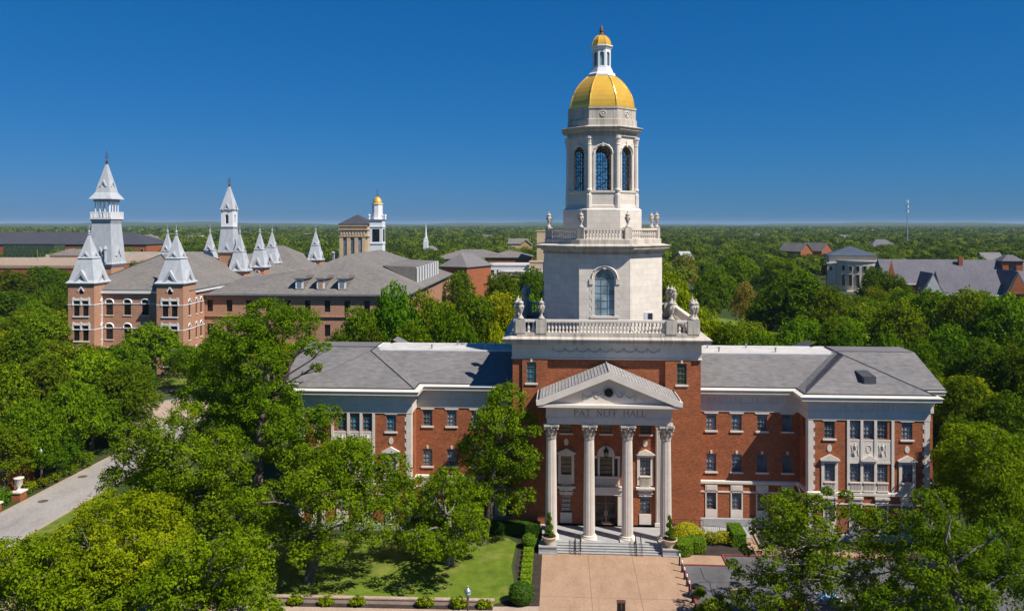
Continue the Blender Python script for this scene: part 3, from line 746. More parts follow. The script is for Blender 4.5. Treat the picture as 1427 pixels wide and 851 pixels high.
m = MB(); m.add([(25.9, .3, 15.2), (27.2, .3, 15.2), (27.2, .3, 16.05), (25.9, .3, 16.05), (25.9, 2.6, 16.3), (27.2, 2.6, 16.3)], [(3, 2, 5, 4), (0, 3, 4), (1, 5, 2), (0, 1, 2, 3)])
d = m.build('roof_dormer', SHINGLE_K, hall)
m = MB(); m.box(26.0, 27.1, .26, .295, 15.28, 15.98); m.build('louvre', M_plain('louvre_grey', (.07, .08, .085), .6), d)
lettering('ARE THE TRUSTEES', 14.75, 1.7 - .09, 13.08, 0.42, 0.22, 0.62, 0.05, 0.03).build('inscription', STONE_D, hall)
lettering('OF POSTERITY', 25.9, -1.2 - .09, 13.08, 0.42, 0.22, 0.62, 0.05, 0.03).build('inscription', STONE_D, hall)

# --- central block
W3 = (-4.08, 0.0, 4.06); hol = []
for c in W3: hol += [(c + 6 - .56, c + 6 + .56, 9.98, 11.8)]
for c in (-4.08, 4.0): hol += [(c + 6 - .53, c + 6 + .53, 5.76, 7.6), (c + 6 - .52, c + 6 + .52, 1.82, 3.6)]
hol += [(6 - .63, 6 + .63, 5.68, 7.6), (6 - 1.12, 6 + 1.12, 0.64, 3.7), (6 - 1.2, 6 - .84, 5.72, 7.45), (6 + .84, 6 + 1.2, 5.72, 7.45)]
m = MB(); m.wall((-6.0, 0), (1, 0), 12.0, 0.64, 17.6, hol, 0.3)
for sg in (-1, 1):
    if sg > 0:
        m.wall((6.0, 0), (0, -1), 0.35, 0, 17.6, [], .1); m.wall((6.0, -.35), (1, 0), 2.6, 0, 17.6, [(1.66 - .5, 1.66 + .5, 15.15, 17.3)], .25)
        m.wall((8.6, -.35), (0, 1), .2, 0, 17.6, [], .1); m.wall((8.6, -.15), (1, 0), 1.0, 0, 17.6, [], .1); m.wall((9.6, -.15), (0, 1), 18.4, 0, 17.6, [], .1)
    else:
        m.wall((-9.6, 18.25), (0, -1), 18.4, 0, 17.6, [], .1); m.wall((-9.6, -.15), (1, 0), 1.0, 0, 17.6, [], .1); m.wall((-8.6, -.15), (0, -1), .2, 0, 17.6, [], .1)
        m.wall((-8.6, -.35), (1, 0), 2.6, 0, 17.6, [(.94 - .5, .94 + .5, 15.15, 17.3)], .25); m.wall((-6.0, -.35), (0, 1), .35, 0, 17.6, [], .1)
m.wall((9.6, 18.25), (-1, 0), 19.2, 0, 17.6, [], .1)
m.build('central_wall', BRICK, hall)
m = MB()
for sg in (-1, 1):
    X = sg * 7.66
    window(hall, X, -.35, 15.15, 1.0, 2.15, GLASS_B if sg < 0 else GLASS_G, 3, 4)
    m.box(X - .1, X + .1, -.4, -.3, 17.32, 17.6)
    m.box(min(sg * 6.3, sg * 9.7), max(sg * 6.3, sg * 9.7), -.5, -.34, 0, .66); m.cut()
m.pieces('pier_base', STONE_S, hall)
for c in W3: window(hall, c, 0, 9.98, 1.12, 1.82, GLASS_G, 3, 4, frame=FRAME_D)
for c in (-4.08, 4.0):
    window(hall, c, 0, 5.76, 1.06, 1.84, GLASS_G if c < 0 else GLASS, 3, 4, sill=False, frame=FRAME_D); window(hall, c, 0, 1.82, 1.04, 1.78, GLASS, 3, 4, sill=False, frame=FRAME_D)
    m = MB()
    for q in (-1, 1): m.box(c + q * .68 - .145, c + q * .68 + .145, -.1, .05, 4.75, 7.85)
    m.box(c - .53, c + .53, -.09, .05, 7.61, 7.84)
    m.prism_y([(c - 1.0, 7.86), (c + 1.0, 7.86), (c + 1.0, 7.97), (c, 8.44), (c - 1.0, 7.97)], -.3, .05)
    m.box(c - .95, c + .95, -.38, .0, 4.38, 4.58); m.box(c - .7, c + .7, -.2, .0, 4.1, 4.37)
    m.box(c - .64, c + .64, -.1, .03, 3.62, 3.9); m.box(c - .78, c + .78, -.16, .02, 3.88, 3.98); m.box(c - .1, c + .1, -.14, .0, 3.62, 4.08)
    m.build('pedimented_window_frame', STONE_S, hall); m = MB(); m.box(c - .6, c + .6, -.08, .05, .75, 1.8); m.build('window_apron', STONE_S, hall)
    m = MB(); m.box(c - .52, c + .52, -.08, .0, 4.6, 5.72); m.box(c - .56, c + .56, -.22, -.09, 5.6, 5.72)
    for k in range(8): m.box(c - .47 + k * .125, c - .42 + k * .125, -.17, -.10, 4.62, 5.6)
    m.build('balconette', STONE_S, hall)
    m = MB(); N = 16
    m.prism_y([(c + .24 * math.cos(2 * math.pi * i / N), 9.04 + .36 * math.sin(2 * math.pi * i / N)) for i in range(N)], -.05, .05); m.build('oval_medallion', STONE_S, hall)
# centre window, balcony, door
window(hall, 0, 0, 5.68, 1.26, 1.92, GLASS_G, 3, 4, sill=False, frame=FRAME_D)
for q in (-1, 1): window(hall, q * 1.02, 0, 5.72, .36, 1.73, GLASS_K, 1, 4, sill=False, frame=FRAME_D)
m = MB(); N = 14
arc = [(.9 * math.cos(math.pi * i / N), 7.72 + 1.0 * math.sin(math.pi * i / N)) for i in range(N + 1)]
m.prism_y([(-.9, 7.62), (.9, 7.62)] + arc[0:], -.08, .05)
for q in (-1, 1): m.box(q * .74 - .1, q * .74 + .1, -.12, .05, 4.7, 7.6); m.box(q * 1.3 - .1, q * 1.3 + .1, -.12, .05, 4.7, 7.6); 
for q in (-1, 1): m.box(min(q * .92, q * 1.45), max(q * .92, q * 1.45), -.14, .05, 7.46, 7.7)
m.build('arched_window_frame', STONE_S, hall)
m = MB(); m.box(-1.2, 1.2, -.06, .0, 4.62, 5.6); m.box(-1.3, 1.3, -.34, -.13, 5.5, 5.64)
for k in range(17): m.box(-1.2 + k * .15 - .03, -1.2 + k * .15 + .03, -.28, -.2, 4.62, 5.5)
m.build('balcony_railing', STONE_S, hall)
m = MB(); m.box(-1.75, 1.75, -.5, .0, 4.3, 4.6); m.box(-1.65, 1.65, -.3, .0, 3.72, 4.29)
for q in (-1, 1): m.box(q * 1.4 - .2, q * 1.4 + .2, -.26, .03, .64, 3.71)
m.build('door_surround', STONE_S, hall)
m = MB()
for q in (-1, 0, 1): m.box(q * 1.06 - .06, q * 1.06 + .06, .12, .22, .64, 3.7)
m.box(-1.0, 1.0, .13, .21, 2.75, 2.87); m.box(-1.0, 1.0, .13, .21, 3.6, 3.7); m.box(-1.0, 1.0, .13, .21, .64, .8)
d = m.build('door', BRONZE, hall)
m = MB(); m.box(-1.1, 1.1, .215, .24, .64, 3.7); m.build('pane', GLASS_K, d)
m = MB()
for q in (-1, 1): m.tube([(q * .12, .08, 1.5), (q * .12, .08, 2.0)], .02, 6); m.cut()
m.pieces('handle', STEEL, d)
# hanging lantern
m = MB(); m.oct(0, -.55, [(.05, 7.62), (.2, 7.75), (.24, 8.3), (.28, 8.34), (.1, 8.6), (.03, 8.75)]); m.tube([(0, -.55, 8.75), (0, -.55, 8.95), (0, 0, 8.95)], .03, 5)
lt = m.build('hanging_lantern', IRON, hall)
m = MB(); m.oct(0, -.55, [(.21, 7.85), (.255, 8.22)]); m.build('pane', GLASS_L, lt)

# --- portico
m = MB(); m.box(-6.5, 6.5, -4.75, -0.52, 0.0, 0.63)
m.build('portico_floor', GRANITE, hall)
m = MB()
for k in range(5):
    m.box(-5.0, 5.0, -4.75 - .3 * (5 - k) + .0, -4.755 - .3 * (4 - k), 0.0, .126 * k + .002) if k else None
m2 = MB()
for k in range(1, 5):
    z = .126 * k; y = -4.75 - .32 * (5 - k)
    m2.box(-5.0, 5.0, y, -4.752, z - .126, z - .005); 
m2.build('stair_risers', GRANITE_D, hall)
m = MB()
for k in range(1, 5):
    z = .126 * k; y = -4.75 - .32 * (5 - k)
    m.box(-5.0, 5.0, y - .03, y + .345, z - .045, z)
for k in (-1, 1):
    x0, x1 = (5.01, 6.75) if k > 0 else (-6.75, -5.01)
    m.box(x0, x1, -6.15, -4.76, 0, .6); m.box(x0 - .004 * 0, x1 + .06 * 0, -6.22, -4.77, .6, .72) ; m.box(x0, x1 , -6.3, -6.16, 0, .14)
m.build('portico_steps', GRANITE, hall)
CAP_Z = 10.5
def make_column(x):
    m = MB(); vs = []; n = 48; rings = []
    for i in range(13):
        t = i / 12; r = .56 - .085 * t ** 1.7; z = 1.12 + (CAP_Z - 1.12) * t
        for k in range(n):
            a = 2 * math.pi * k / n; rr = r * (1.0 if k % 2 == 0 else .89); vs.append((rr * math.cos(a), rr * math.sin(a), z))
    fs = [(j * n + k, j * n + (k + 1) % n, (j + 1) * n + (k + 1) % n, (j + 1) * n + k) for j in range(12) for k in range(n)]
    m.add(vs, fs)
    col = m.build('column', STONE_S, hall)
    b = MB(); b.box(-.76, .76, -.76, .76, .635, .8); b.lathe(0, 0, [(.75, .8), (.78, .86), (.74, .93), (.64, .96), (.63, 1.0), (.68, 1.03), (.68, 1.08), (.58, 1.13)], 28)
    b.build('base', STONE_S, col, False)
    c = MB(); c.lathe(0, 0, [(.5, CAP_Z), (.53, CAP_Z + .04), (.47, CAP_Z + .08), (.47, CAP_Z + .7), (.55, CAP_Z + 1.15), (.62, CAP_Z + 1.22)], 20)
    for row, (z0, h, r0, off) in enumerate(((.1, .5, .5, 0), (.45, .58, .52, .5))):
        for k in range(8):
            a = 2 * math.pi * (k + off) / 8; ca, sa = math.cos(a), math.sin(a)
            def P(r, t, z): return (r * ca - t * sa, r * sa + t * ca, CAP_Z + z)
            prof = [(r0, z0, .17), (r0 + .03, z0 + h * .5, .19), (r0 + .12, z0 + h * .88, .16), (r0 + .24, z0 + h, .11), (r0 + .25, z0 + h * .86, .05)]
            vs = []
            for r, z, wd in prof: vs += [P(r, -wd, z), P(r + .04, 0, z), P(r, wd, z)]
            c.add(vs, [(3 * i + j, 3 * i + j + 1, 3 * i + j + 4, 3 * i + j + 3) for i in range(4) for j in range(2)])
    for k in range(4):
        a = math.pi / 4 + k * math.pi / 2; ca, sa = math.cos(a), math.sin(a)
        c.tube([((r) * ca, (r) * sa, CAP_Z + z) for r, z in ((.5, .75), (.62, 1.0), (.8, 1.2), (.93, 1.18), (.93, 1.03), (.84, 1.01), (.83, 1.1))], [.05, .07, .085, .09, .085, .07, .05], 6)
        a -= math.pi / 4; ca, sa = math.cos(a), math.sin(a)
        c.tube([(.58 * ca, .58 * sa, CAP_Z + 1.05), (.64 * ca, .64 * sa, CAP_Z + 1.35)], [.1, .13], 6)
    poly = []
    for k in range(4):
        a = math.pi / 4 + k * math.pi / 2
        poly += [(1.04 * math.cos(a - .09), 1.04 * math.sin(a - .09)), (1.04 * math.cos(a + .09), 1.04 * math.sin(a + .09)), (.66 * math.cos(a + math.pi / 4), .66 * math.sin(a + math.pi / 4))]
    c.prism_z(poly, CAP_Z + 1.24, CAP_Z + 1.46)
    c.build('capital', STONE_W, col)
    col.location = (x, -3.9, 0)
    return col
col0 = make_column(-5.58)
for x in (-1.86, 1.86, 5.58): put(col0, hall, (x, -3.9, 0))
for sg in (-1, 1):
    m = MB(); x = sg * 5.5
    m.box(x - .44, x + .44, -.30, .02, 1.0, 10.6)
    for k in range(5): m.box(x - .36 + k * .17, x - .30 + k * .17, -.34, -.301, 1.1, 10.5)
    m.box(x - .55, x + .55, -.42, .02, .635, .999); m.box(x - .5, x + .5, -.36, .02, 10.601, 11.0); m.box(x - .6, x + .6, -.46, .02, 11.001, 11.99)
    m.build('wall_pilaster', STONE_S, hall)
m = MB()
m.box(-6.0, 6.0, -4.5, -.36, 12.0, 12.66); m.box(-6.08, 6.08, -4.6, -.36, 12.67, 13.66); m.box(-6.12, 6.12, -4.64, -.36, 12.6, 12.668); 
m.build('entablature', STONE_S, hall)
m = MB(); m.box(-6.3, 6.3, -4.82, -.37, 13.661, 13.8); m.box(-6.85, 6.85, -5.34, -.38, 13.802, 14.06)
for k in range(30): 
    x = -6.15 + k * 12.3 / 29; m.box(x - .08, x + .08, -4.95, -4.821, 13.68, 13.79)
m.prism_y([(-6.98, 13.98), (-6.3, 14.068), (0, 16.62), (6.3, 14.068), (6.98, 13.98), (7.02, 14.42), (0, 17.3), (-7.02, 14.42)], -5.42, -4.72)
m.build('pediment_cornice', STONE_S, hall)
m = MB(); m.prism_y([(-6.3, 14.07), (6.3, 14.07), (0, 16.64)], -4.71, -4.5); m.build('tympanum', STONE_S, hall)
m = MB(); m.prism_y([(-7.0, 14.1), (7.0, 14.1), (7.0, 14.43), (0, 17.31), (-7.0, 14.43)], -4.49, -.36)
m.build('pediment_roof_body', STONE_S, hall)
m = MB()
for sg in (-1, 1):
    A, B = (sg * 6.7, 14.575), (sg * .02, 17.335)
    if sg < 0: m.add([(A[0], -5.3, A[1]), (B[0], -5.3, B[1]), (B[0], -.37, B[1]), (A[0], -.37, A[1])], [(0, 1, 2, 3)])
    else: m.add([(A[0], -5.3, A[1]), (A[0], -.37, A[1]), (B[0], -.37, B[1]), (B[0], -5.3, B[1])], [(0, 1, 2, 3)])
    for k in range(22):
        t = k / 21.0; x, z = A[0] + (B[0] - A[0]) * t, A[1] + (B[1] - A[1]) * t
        m.tube([(x, -5.3, z + .02), (x, -.37, z + .02)], .035, 4)
m.tube([(0, -5.36, 17.36), (0, -.37, 17.36)], .09, 6)
m.build('pediment_roof', M_roof('weathered_lead', (0.36, 0.34, 0.325)), hall)
m = MB()
for sg in (-1, 1): m.box(sg * 6.72 - .05, sg * 6.72 + .05, -5.2, -.5, 14.45, 14.66); m.cut()
m.pieces('gutter', TIN, hall)
m = MB(); N = 20
m.prism_y([(.1 * 0 + .42 * math.cos(2 * math.pi * i / N), 15.2 + .42 * math.sin(2 * math.pi * i / N)) for i in range(N)], -4.76, -4.712); o = m.build('round_window', GLASS_K, hall)
m = MB()
m.tube([(.5 * math.cos(2 * math.pi * i / N), -4.74, 15.2 + .5 * math.sin(2 * math.pi * i / N)) for i in range(N + 1)], .08, 6)
m.build('frame', STONE_W, o)
m = MB()
for q in (-1, 1):
    swag(m, q * .6, q * 1.6, -4.73, 15.3, .62, .05); swag(m, q * 1.6, q * 2.45, -4.73, 14.95, .3, .04)
    m.tube([(q * 2.5, -4.73, 15.0), (q * 2.55, -4.74, 14.7), (q * 2.5, -4.73, 14.3)], [.1, .06, .04], 5); m.tube([(q * 1.15, -4.73, 15.15), (q * 1.3, -4.74, 15.05)], [.12, .08], 5)
m.build('carved_garland', STONE_W, hall)
lettering('PAT NEFF HALL', 0.1, -4.604, 12.86, 0.6, 0.115, 0.5, 0.085, 0.05).build('inscription', LETTER, hall)

# --- frieze, cornice and lower balustrade of the central block
ob = rect_out(-9.6, 9.6, -.25, 18.3)
m = MB(); loft(m, ob, [(0.06, 17.61), (0.14, 17.66), (0.14, 17.74), (0.06, 17.78), (0.06, 19.1)])
for x in (-8.2, -6.3, 6.3, 8.2): m.box(x - .03, x + .03, -.345, -.305, 17.8, 19.09)
m.build('frieze', STONE_S, hall)
m = MB()
for k in range(9): swag(m, -5.4 + k * 1.2, -5.4 + (k + 1) * 1.2, -.325, 18.72, .36, .05)
for k in range(10): m.tube([(-5.4 + k * 1.2, -.33, 18.8), (-5.4 + k * 1.2, -.33, 18.35)], [.07, .03], 5)
m.build('carved_garland', STONE_D, hall)
m = MB(); loft(m, ob, [(0.1, 19.11), (0.25, 19.2), (0.4, 19.3), (0.45, 19.36), (0.86, 19.4), (0.86, 19.58), (1.0, 19.74), (1.0, 19.78), (0.1, 20.0)]); m.build('cornice', STONE_W, hall)
m = MB(); m.box(-9.0, 9.0, .3, 17.7, 19.9, 20.02); m.build('terrace_deck', TIN, hall)
BX, BY0, BY1 = 9.15, -.2, 18.2
corners = [(-BX, BY0), (BX, BY0), (BX, BY1), (-BX, BY1)]
m = MB()
mb_ = MB()
for k in range(4):
    a, b = corners[k], corners[(k + 1) % 4]
    pbar(m, a, b, .62, 20.0 + .0008 * k, 20.36 + .001 * k)
    dx, dy = (b[0] - a[0]) / math.hypot(b[0] - a[0], b[1] - a[1]), (b[1] - a[1]) / math.hypot(b[0] - a[0], b[1] - a[1])
    L = math.hypot(b[0] - a[0], b[1] - a[1])
    pbar(mb_, (a[0] + dx * .4, a[1] + dy * .4), (b[0] - dx * .4, b[1] - dy * .4), .46, 21.42 + .001 * k, 21.66 + .001 * k)
    segs = [(.95, 1.95), (3.1, L - 3.1), (L - 1.95, L - .95)]
    for s0, s1 in segs: balusters(mb_, (a[0] + dx * s0, a[1] + dy * s0), (b[0] - dx * (L - s1), b[1] - dy * (L - s1)), 20.362, 1.06, .36, 1.1)
    mb_.cut()
m.build('balustrade_base', STONE_W, hall); mb_.pieces('balustrade', STONE_S, hall)
m = MB(); urns = []
for k in range(4):
    a, b = corners[k], corners[(k + 1) % 4]; L = math.hypot(b[0] - a[0], b[1] - a[1]); dx, dy = (b[0] - a[0]) / L, (b[1] - a[1]) / L
    for s_ in (.38, 2.52, L - 2.52, L - .38):
        if s_ in (.38, L - .38): wd = .5
        else: wd = .55
        c = (a[0] + dx * s_, a[1] + dy * s_)
        if s_ < 3 or True: urns.append(c)
        m.box(c[0] - wd, c[0] + wd, c[1] - wd * .72, c[1] + wd * .72, 20.3, 21.70) if dy == 0 else m.box(c[0] - wd * .715, c[0] + wd * .715, c[1] - wd * 1.01, c[1] + wd * 1.01, 20.301, 21.704)
        m.cut()
m.pieces('balustrade_pedestal', STONE_W, hall)
mu = MB(); mu.lathe(0, 0, URN, 14, capb=False, capt=False)
for q in range(6):
    a = 2 * math.pi * q / 6; mu.tube([(.31 * math.cos(a), .31 * math.sin(a), 1.35), (.37 * math.cos(a + .3), .37 * math.sin(a + .3), 1.1), (.31 * math.cos(a + .6), .31 * math.sin(a + .6), 1.35)], .045, 4)
urn0 = mu.build('urn', STONE_W, hall, True)
urn0.location = (*urns[0], 21.705)
for c in urns[1:]:
    u = put(urn0, hall, (*c, 21.706)); u.rotation_euler.z = random.Random(str(c)).random() * 6

# --- octagonal stage
TY = 9.0
def octpts(a, cy=TY): 
    r = a / math.cos(math.pi / 8); return [(r * math.cos(math.pi / 8 + k * math.pi / 4), cy + r * math.sin(math.pi / 8 + k * math.pi / 4)) for k in range(8)]
def oct_faces(a):
    P = octpts(a)
    for k in range(8):
        p, q = P[k], P[(k + 1) % 8]; L = math.hypot(q[0] - p[0], q[1] - p[1]); yield k, p, ((q[0] - p[0]) / L, (q[1] - p[1]) / L), L
m = MB()
for k, p, u, L in oct_faces(6.5):
    if k % 2 == 1: m.arch_wall(p, u, L, 20.0, 28.2, L / 2, 1.04, 21.75, 25.68, .4, 14)
    else: m.wall(p, u, L, 20.0, 28.2, [], .1)
m.build('octagon_wall', STONE, hall)
first = None
for k, p, u, L in oct_faces(6.5):
    if k % 2 == 0: continue
    c = (p[0] + u[0] * L / 2, p[1] + u[1] * L / 2); rz = math.atan2(u[1], u[0])
    m = MB(); N = 14
    arc = lambda r, z0=25.68: [(r * math.cos(math.pi * i / N), -.05, z0 + r * math.sin(math.pi * i / N)) for i in range(N + 1)]
    if first is None:
        m.tube(arc(1.36), .11, 4); m.prism_y([(-1.62, 25.1), (-1.2, 25.1), (-1.2, 25.7), (-1.62, 25.7)], -.12, .0); m.prism_y([(1.2, 25.1), (1.62, 25.1), (1.62, 25.7), (1.2, 25.7)], -.12, .0)
        m.box(-.15, .15, -.1, .0, 26.7, 27.45); m.box(-1.5, 1.5, -.2, .0, 21.5, 21.74)
        for q in (-1, 1):
            m.box(q * 1.2 - .155, q * 1.2 + .155, -.03, .0, 21.75, 25.09)
            for j in range(4): m.box(min(q * 1.36, q * 1.55), max(q * 1.36, q * 1.55), -.025, .0, 21.9 + j * .84, 22.3 + j * .84)
        first = m.build('arched_window_frame', STONE_S, hall); first.location = (*c, 0); first.rotation_euler.z = rz
        g = MB(); g.prism_y([(-1.04, 21.75), (1.04, 21.75)] + [(1.04 * math.cos(math.pi * i / N), 25.68 + 1.04 * math.sin(math.pi * i / N)) for i in range(N + 1)], .3, .33); g.build('pane', GLASS_T, first)
        b = MB()
        for x in (-.35, .35): b.box(x - .025, x + .025, .26, .3, 21.75, 26.6)
        for j in range(1, 6): b.box(-1.04, 1.04, .265, .299, 21.75 + j * .8 - .025, 21.75 + j * .8 + .025)
        b.box(-1.04, 1.04, .26, .298, 25.62, 25.72); b.tube([(.6 * math.cos(math.pi * i / N), .28, 25.68 + .6 * math.sin(math.pi * i / N)) for i in range(N + 1)], .03, 4)
        b.build('glazing_bars', FRAME, first)
    else: put(first, hall, (*c, 0), rz)
m = MB(); m.oct(0, TY, [(6.52, 28.2), (6.62, 28.26), (6.62, 28.34), (6.55, 28.4), (6.55, 28.55), (6.8, 28.68), (6.85, 28.78), (7.3, 28.84), (7.3, 28.98), (7.48, 29.14), (7.48, 29.18), (6.5, 29.36)]); m.build('octagon_cornice', STONE_W, hall)
m = MB(); m.oct(0, TY, [(6.42, 29.3), (6.42, 29.82), (6.3, 29.9), (5.85, 29.9), (5.85, 29.3)], capb=False, capt=False); m.oct(0, TY, [(5.85, 29.36), (4.0, 29.4)], capb=False, capt=False); m.build('balustrade_base', STONE_W, hall)
P = octpts(6.1)
m = MB(); md = MB()
for k in range(8):
    a, b = P[k], P[(k + 1) % 8]; L = math.hypot(b[0] - a[0], b[1] - a[1]); dx, dy = (b[0] - a[0]) / L, (b[1] - a[1]) / L
    pbar(m, (a[0] + dx * .3, a[1] + dy * .3), (b[0] - dx * .3, b[1] - dy * .3), .4, 30.82 + .001 * k, 31.02 + .001 * k)
    balusters(m, (a[0] + dx * .5, a[1] + dy * .5), (b[0] - dx * .5, b[1] - dy * .5), 29.9, .93, .32, .95)
    a_ = math.pi / 8 + k * math.pi / 4; ca, sa = math.cos(a_), math.sin(a_); q = Vector((a[0], a[1] - TY)); r = q.length
    pts = [(r - .42, -.5), (r + .1, -.42), (r + .1, .42), (r - .42, .5)]
    md.prism_z([(x * ca - y * sa, TY + x * sa + y * ca) for x, y in pts], 29.84, 31.1)
    u = put(urn0, hall, ((r - .16) * ca, TY + (r - .16) * sa, 31.1)); u.scale = (.82, .82, .82)
    m.cut(); md.cut()
m.pieces('balustrade', STONE, hall); md.pieces('balustrade_pedestal', STONE_W, hall)

# --- belfry, dome, lantern
m = MB(); m.oct(0, TY, [(4.35, 29.4), (4.35, 33.05), (4.15, 33.2)], capb=False); m.oct(0, TY, [(3.95, 33.15), (3.95, 33.5), (3.86, 33.6), (3.86, 34.85), (3.96, 34.95), (3.96, 35.12), (3.4, 35.13)], capb=False); m.build('belfry_base', STONE, hall)
m = MB()
for k, p, u, L in oct_faces(3.72): m.arch_wall(p, u, L, 35.1, 41.2, L / 2, .84, 35.16, 39.22, .38, 12)
m.build('belfry_wall', STONE, hall)
gr = None
for k, p, u, L in oct_faces(3.72):
    c = (p[0] + u[0] * L / 2, p[1] + u[1] * L / 2); rz = math.atan2(u[1], u[0])
    if gr is None:
        m = MB(); N = 12
        for x in (-.56, -.28, 0, .28, .56): m.box(x - .022, x + .022, .2, .25, 35.16, 39.2 + math.sqrt(max(0, .84 ** 2 - x * x)))
        for j in range(11): m.box(-.83, .83, .205, .245, 35.5 + j * .42 - .02, 35.5 + j * .42 + .02) if 35.5 + j * .42 < 39.4 else None
        for j in range(3): m.tube([(-.8, .23, 35.3 + j * 1.3), (.8, .23, 36.6 + j * 1.3)], .03, 4); m.tube([(.8, .23, 35.3 + j * 1.3), (-.8, .23, 36.6 + j * 1.3)], .03, 4)
        m.tube([(.8 * math.cos(math.pi * i / N), .22, 39.22 + .8 * math.sin(math.pi * i / N)) for i in range(N + 1)], .05, 4); m.tube([(.42 * math.cos(math.pi * i / N), .22, 39.22 + .42 * math.sin(math.pi * i / N)) for i in range(N + 1)], .03, 4)
        gr = m.build('belfry_grille', IRON, hall); gr.location = (*c, 0); gr.rotation_euler.z = rz
        m = MB(); m.tube([(1.02 * math.cos(math.pi * i / N), -.03, 39.22 + 1.02 * math.sin(math.pi * i / N)) for i in range(N + 1)], .11, 4); m.box(-.12, .12, -.14, 0, 40.0, 40.6)
        for q in (-1, 1): m.box(q * .98 - .1, q * .98 + .1, -.07, 0, 35.16, 39.2)
        m.build('arch_moulding', STONE_S, gr)
    else: put(gr, hall, (*c, 0), rz)
m = MB()
for k, p in enumerate(octpts(3.74)):
    a = math.pi / 8 + k * math.pi / 4; x, y = p
    m.lathe(x, y, [(.34, 33.25), (.34, 34.7), (.28, 34.8), (.3, 34.95)], 8)
    m.lathe(x, y, [(.34, 35.13), (.34, 35.3), (.27, 35.4), (.25, 40.1), (.3, 40.16), (.27, 40.3), (.34, 40.75), (.42, 40.85), (.42, 41.1)], 10); m.cut()
m.pieces('belfry_column', STONE_S, hall)
m = MB(); m.oct(0, TY, [(3.9, 41.12), (3.9, 41.35), (3.82, 41.4), (3.82, 41.62), (4.0, 41.74), (4.35, 41.8), (4.35, 41.95), (4.52, 42.06), (4.52, 42.12), (3.8, 42.3)])
m.oct(0, TY, [(4.05, 42.2), (3.95, 42.3)])
m.build('belfry_cornice', STONE_W, hall)
m = MB(); m.oct(0, TY, [(3.85, 42.25), (3.85, 42.98), (3.74, 43.03), (3.74, 44.12), (3.82, 44.16), (3.82, 44.32), (3.5, 44.33)]); m.build('dome_drum', STONE_W, hall)
m = MB(); N = 12
for k, p, u, L in oct_faces(3.745):
    c = Vector((p[0] + u[0] * L / 2, p[1] + u[1] * L / 2, 43.6)); ux = Vector((u[0], u[1], 0)); n = Vector((u[1], -u[0], 0))
    m.tube([c + n * .02 + ux * (.3 * math.cos(2 * math.pi * i / N)) + Vector((0, 0, .3 * math.sin(2 * math.pi * i / N))) for i in range(N + 1)], .06, 5); m.tube([c, c + n * .1], [.14, .1], 8)
    for sx in (-1, 1): m.tube([c + ux * sx * 1.15 + Vector((0, 0, -.4)), c + ux * sx * 1.15 + Vector((0, 0, .4))], .03, 4)
m.build('drum_rosette', STONE_S, hall)
DP = [(r_ * .955, z_) for r_, z_ in [(3.72, 44.34), (3.70, 44.7), (3.62, 45.2), (3.45, 45.75), (3.24, 46.25), (2.98, 46.72), (2.65, 47.18), (2.28, 47.6), (1.9, 47.95), (1.5, 48.22)]]
m = MB(); m.oct(0, TY, DP, capb=False); dome = m.build('dome', GOLD, hall)
m = MB()
for k in range(8):
    a = math.pi / 8 + k * math.pi / 4
    m.tube([(r / math.cos(math.pi / 8) * math.cos(a), TY + r / math.cos(math.pi / 8) * math.sin(a), z) for r, z in DP], .075, 6)
m.oct(0, TY, [(3.8, 44.33), (3.8, 44.44), (3.7, 44.46)], capb=False, capt=False)
m.build('rib', GOLD_R, dome)
m = MB(); m.oct(0, TY, [(1.55, 48.2), (1.5, 48.45), (1.28, 48.62), (1.2, 48.9), (1.16, 49.05), (1.06, 49.1), (1.06, 49.25)], capb=False)
for k, p, u, L in oct_faces(1.02): m.arch_wall(p, u, L, 49.2, 51.3, L / 2, .24, 49.38, 50.72, .12, 8)
m.oct(0, TY, [(1.04, 51.25), (1.1, 51.35), (1.1, 51.5), (1.26, 51.58), (1.26, 51.7), (1.05, 51.76)])
m.oct(0, TY, [(1.0, 49.22), (1.0, 49.24)])
lan = m.build('lantern', WHITE, hall)
m = MB(); m.oct(0, TY, [(.86, 49.26), (.86, 51.2)]); m.build('pane', GLASS_L, lan)
CP = [(1.06, 51.75), (1.04, 52.0), (.93, 52.35), (.7, 52.7), (.42, 52.92), (.2, 53.0)]
m = MB(); m.oct(0, TY, CP, capb=False); cu = m.build('cupola', GOLD, hall)
m = MB()
for k in range(8):
    a = math.pi / 8 + k * math.pi / 4; m.tube([(r * 1.08 * math.cos(a), TY + r * 1.08 * math.sin(a), z) for r, z in CP], .04, 5)
m.build('rib', GOLD_R, cu)
m = MB(); m.lathe(0, TY, [(.22, 52.98), (.28, 53.1), (.17, 53.3), (.24, 53.45), (.16, 53.8), (.05, 54.1), (0.01, 54.3)], 10); m.build('finial', BRONZE, hall)

# window air conditioner standing on the terrace
m = MB(); m.box(4.05, 4.95, 1.35, 1.95, 21.55, 22.3); ac = m.build('air_conditioner', WHITE); tag(ac, 'small white air conditioner unit on the terrace behind the balustrade', 'air conditioner')
m = MB()
for x in (4.15, 4.85):
    for y in (1.42, 1.88): m.box(x - .03, x + .03, y - .03, y + .03, 20.02, 21.548)
m.build('stand', STEEL, ac)
m = MB(); m.box(4.45, 4.9, 1.32, 1.348, 21.62, 22.2); m.build('grille', TIN, ac)

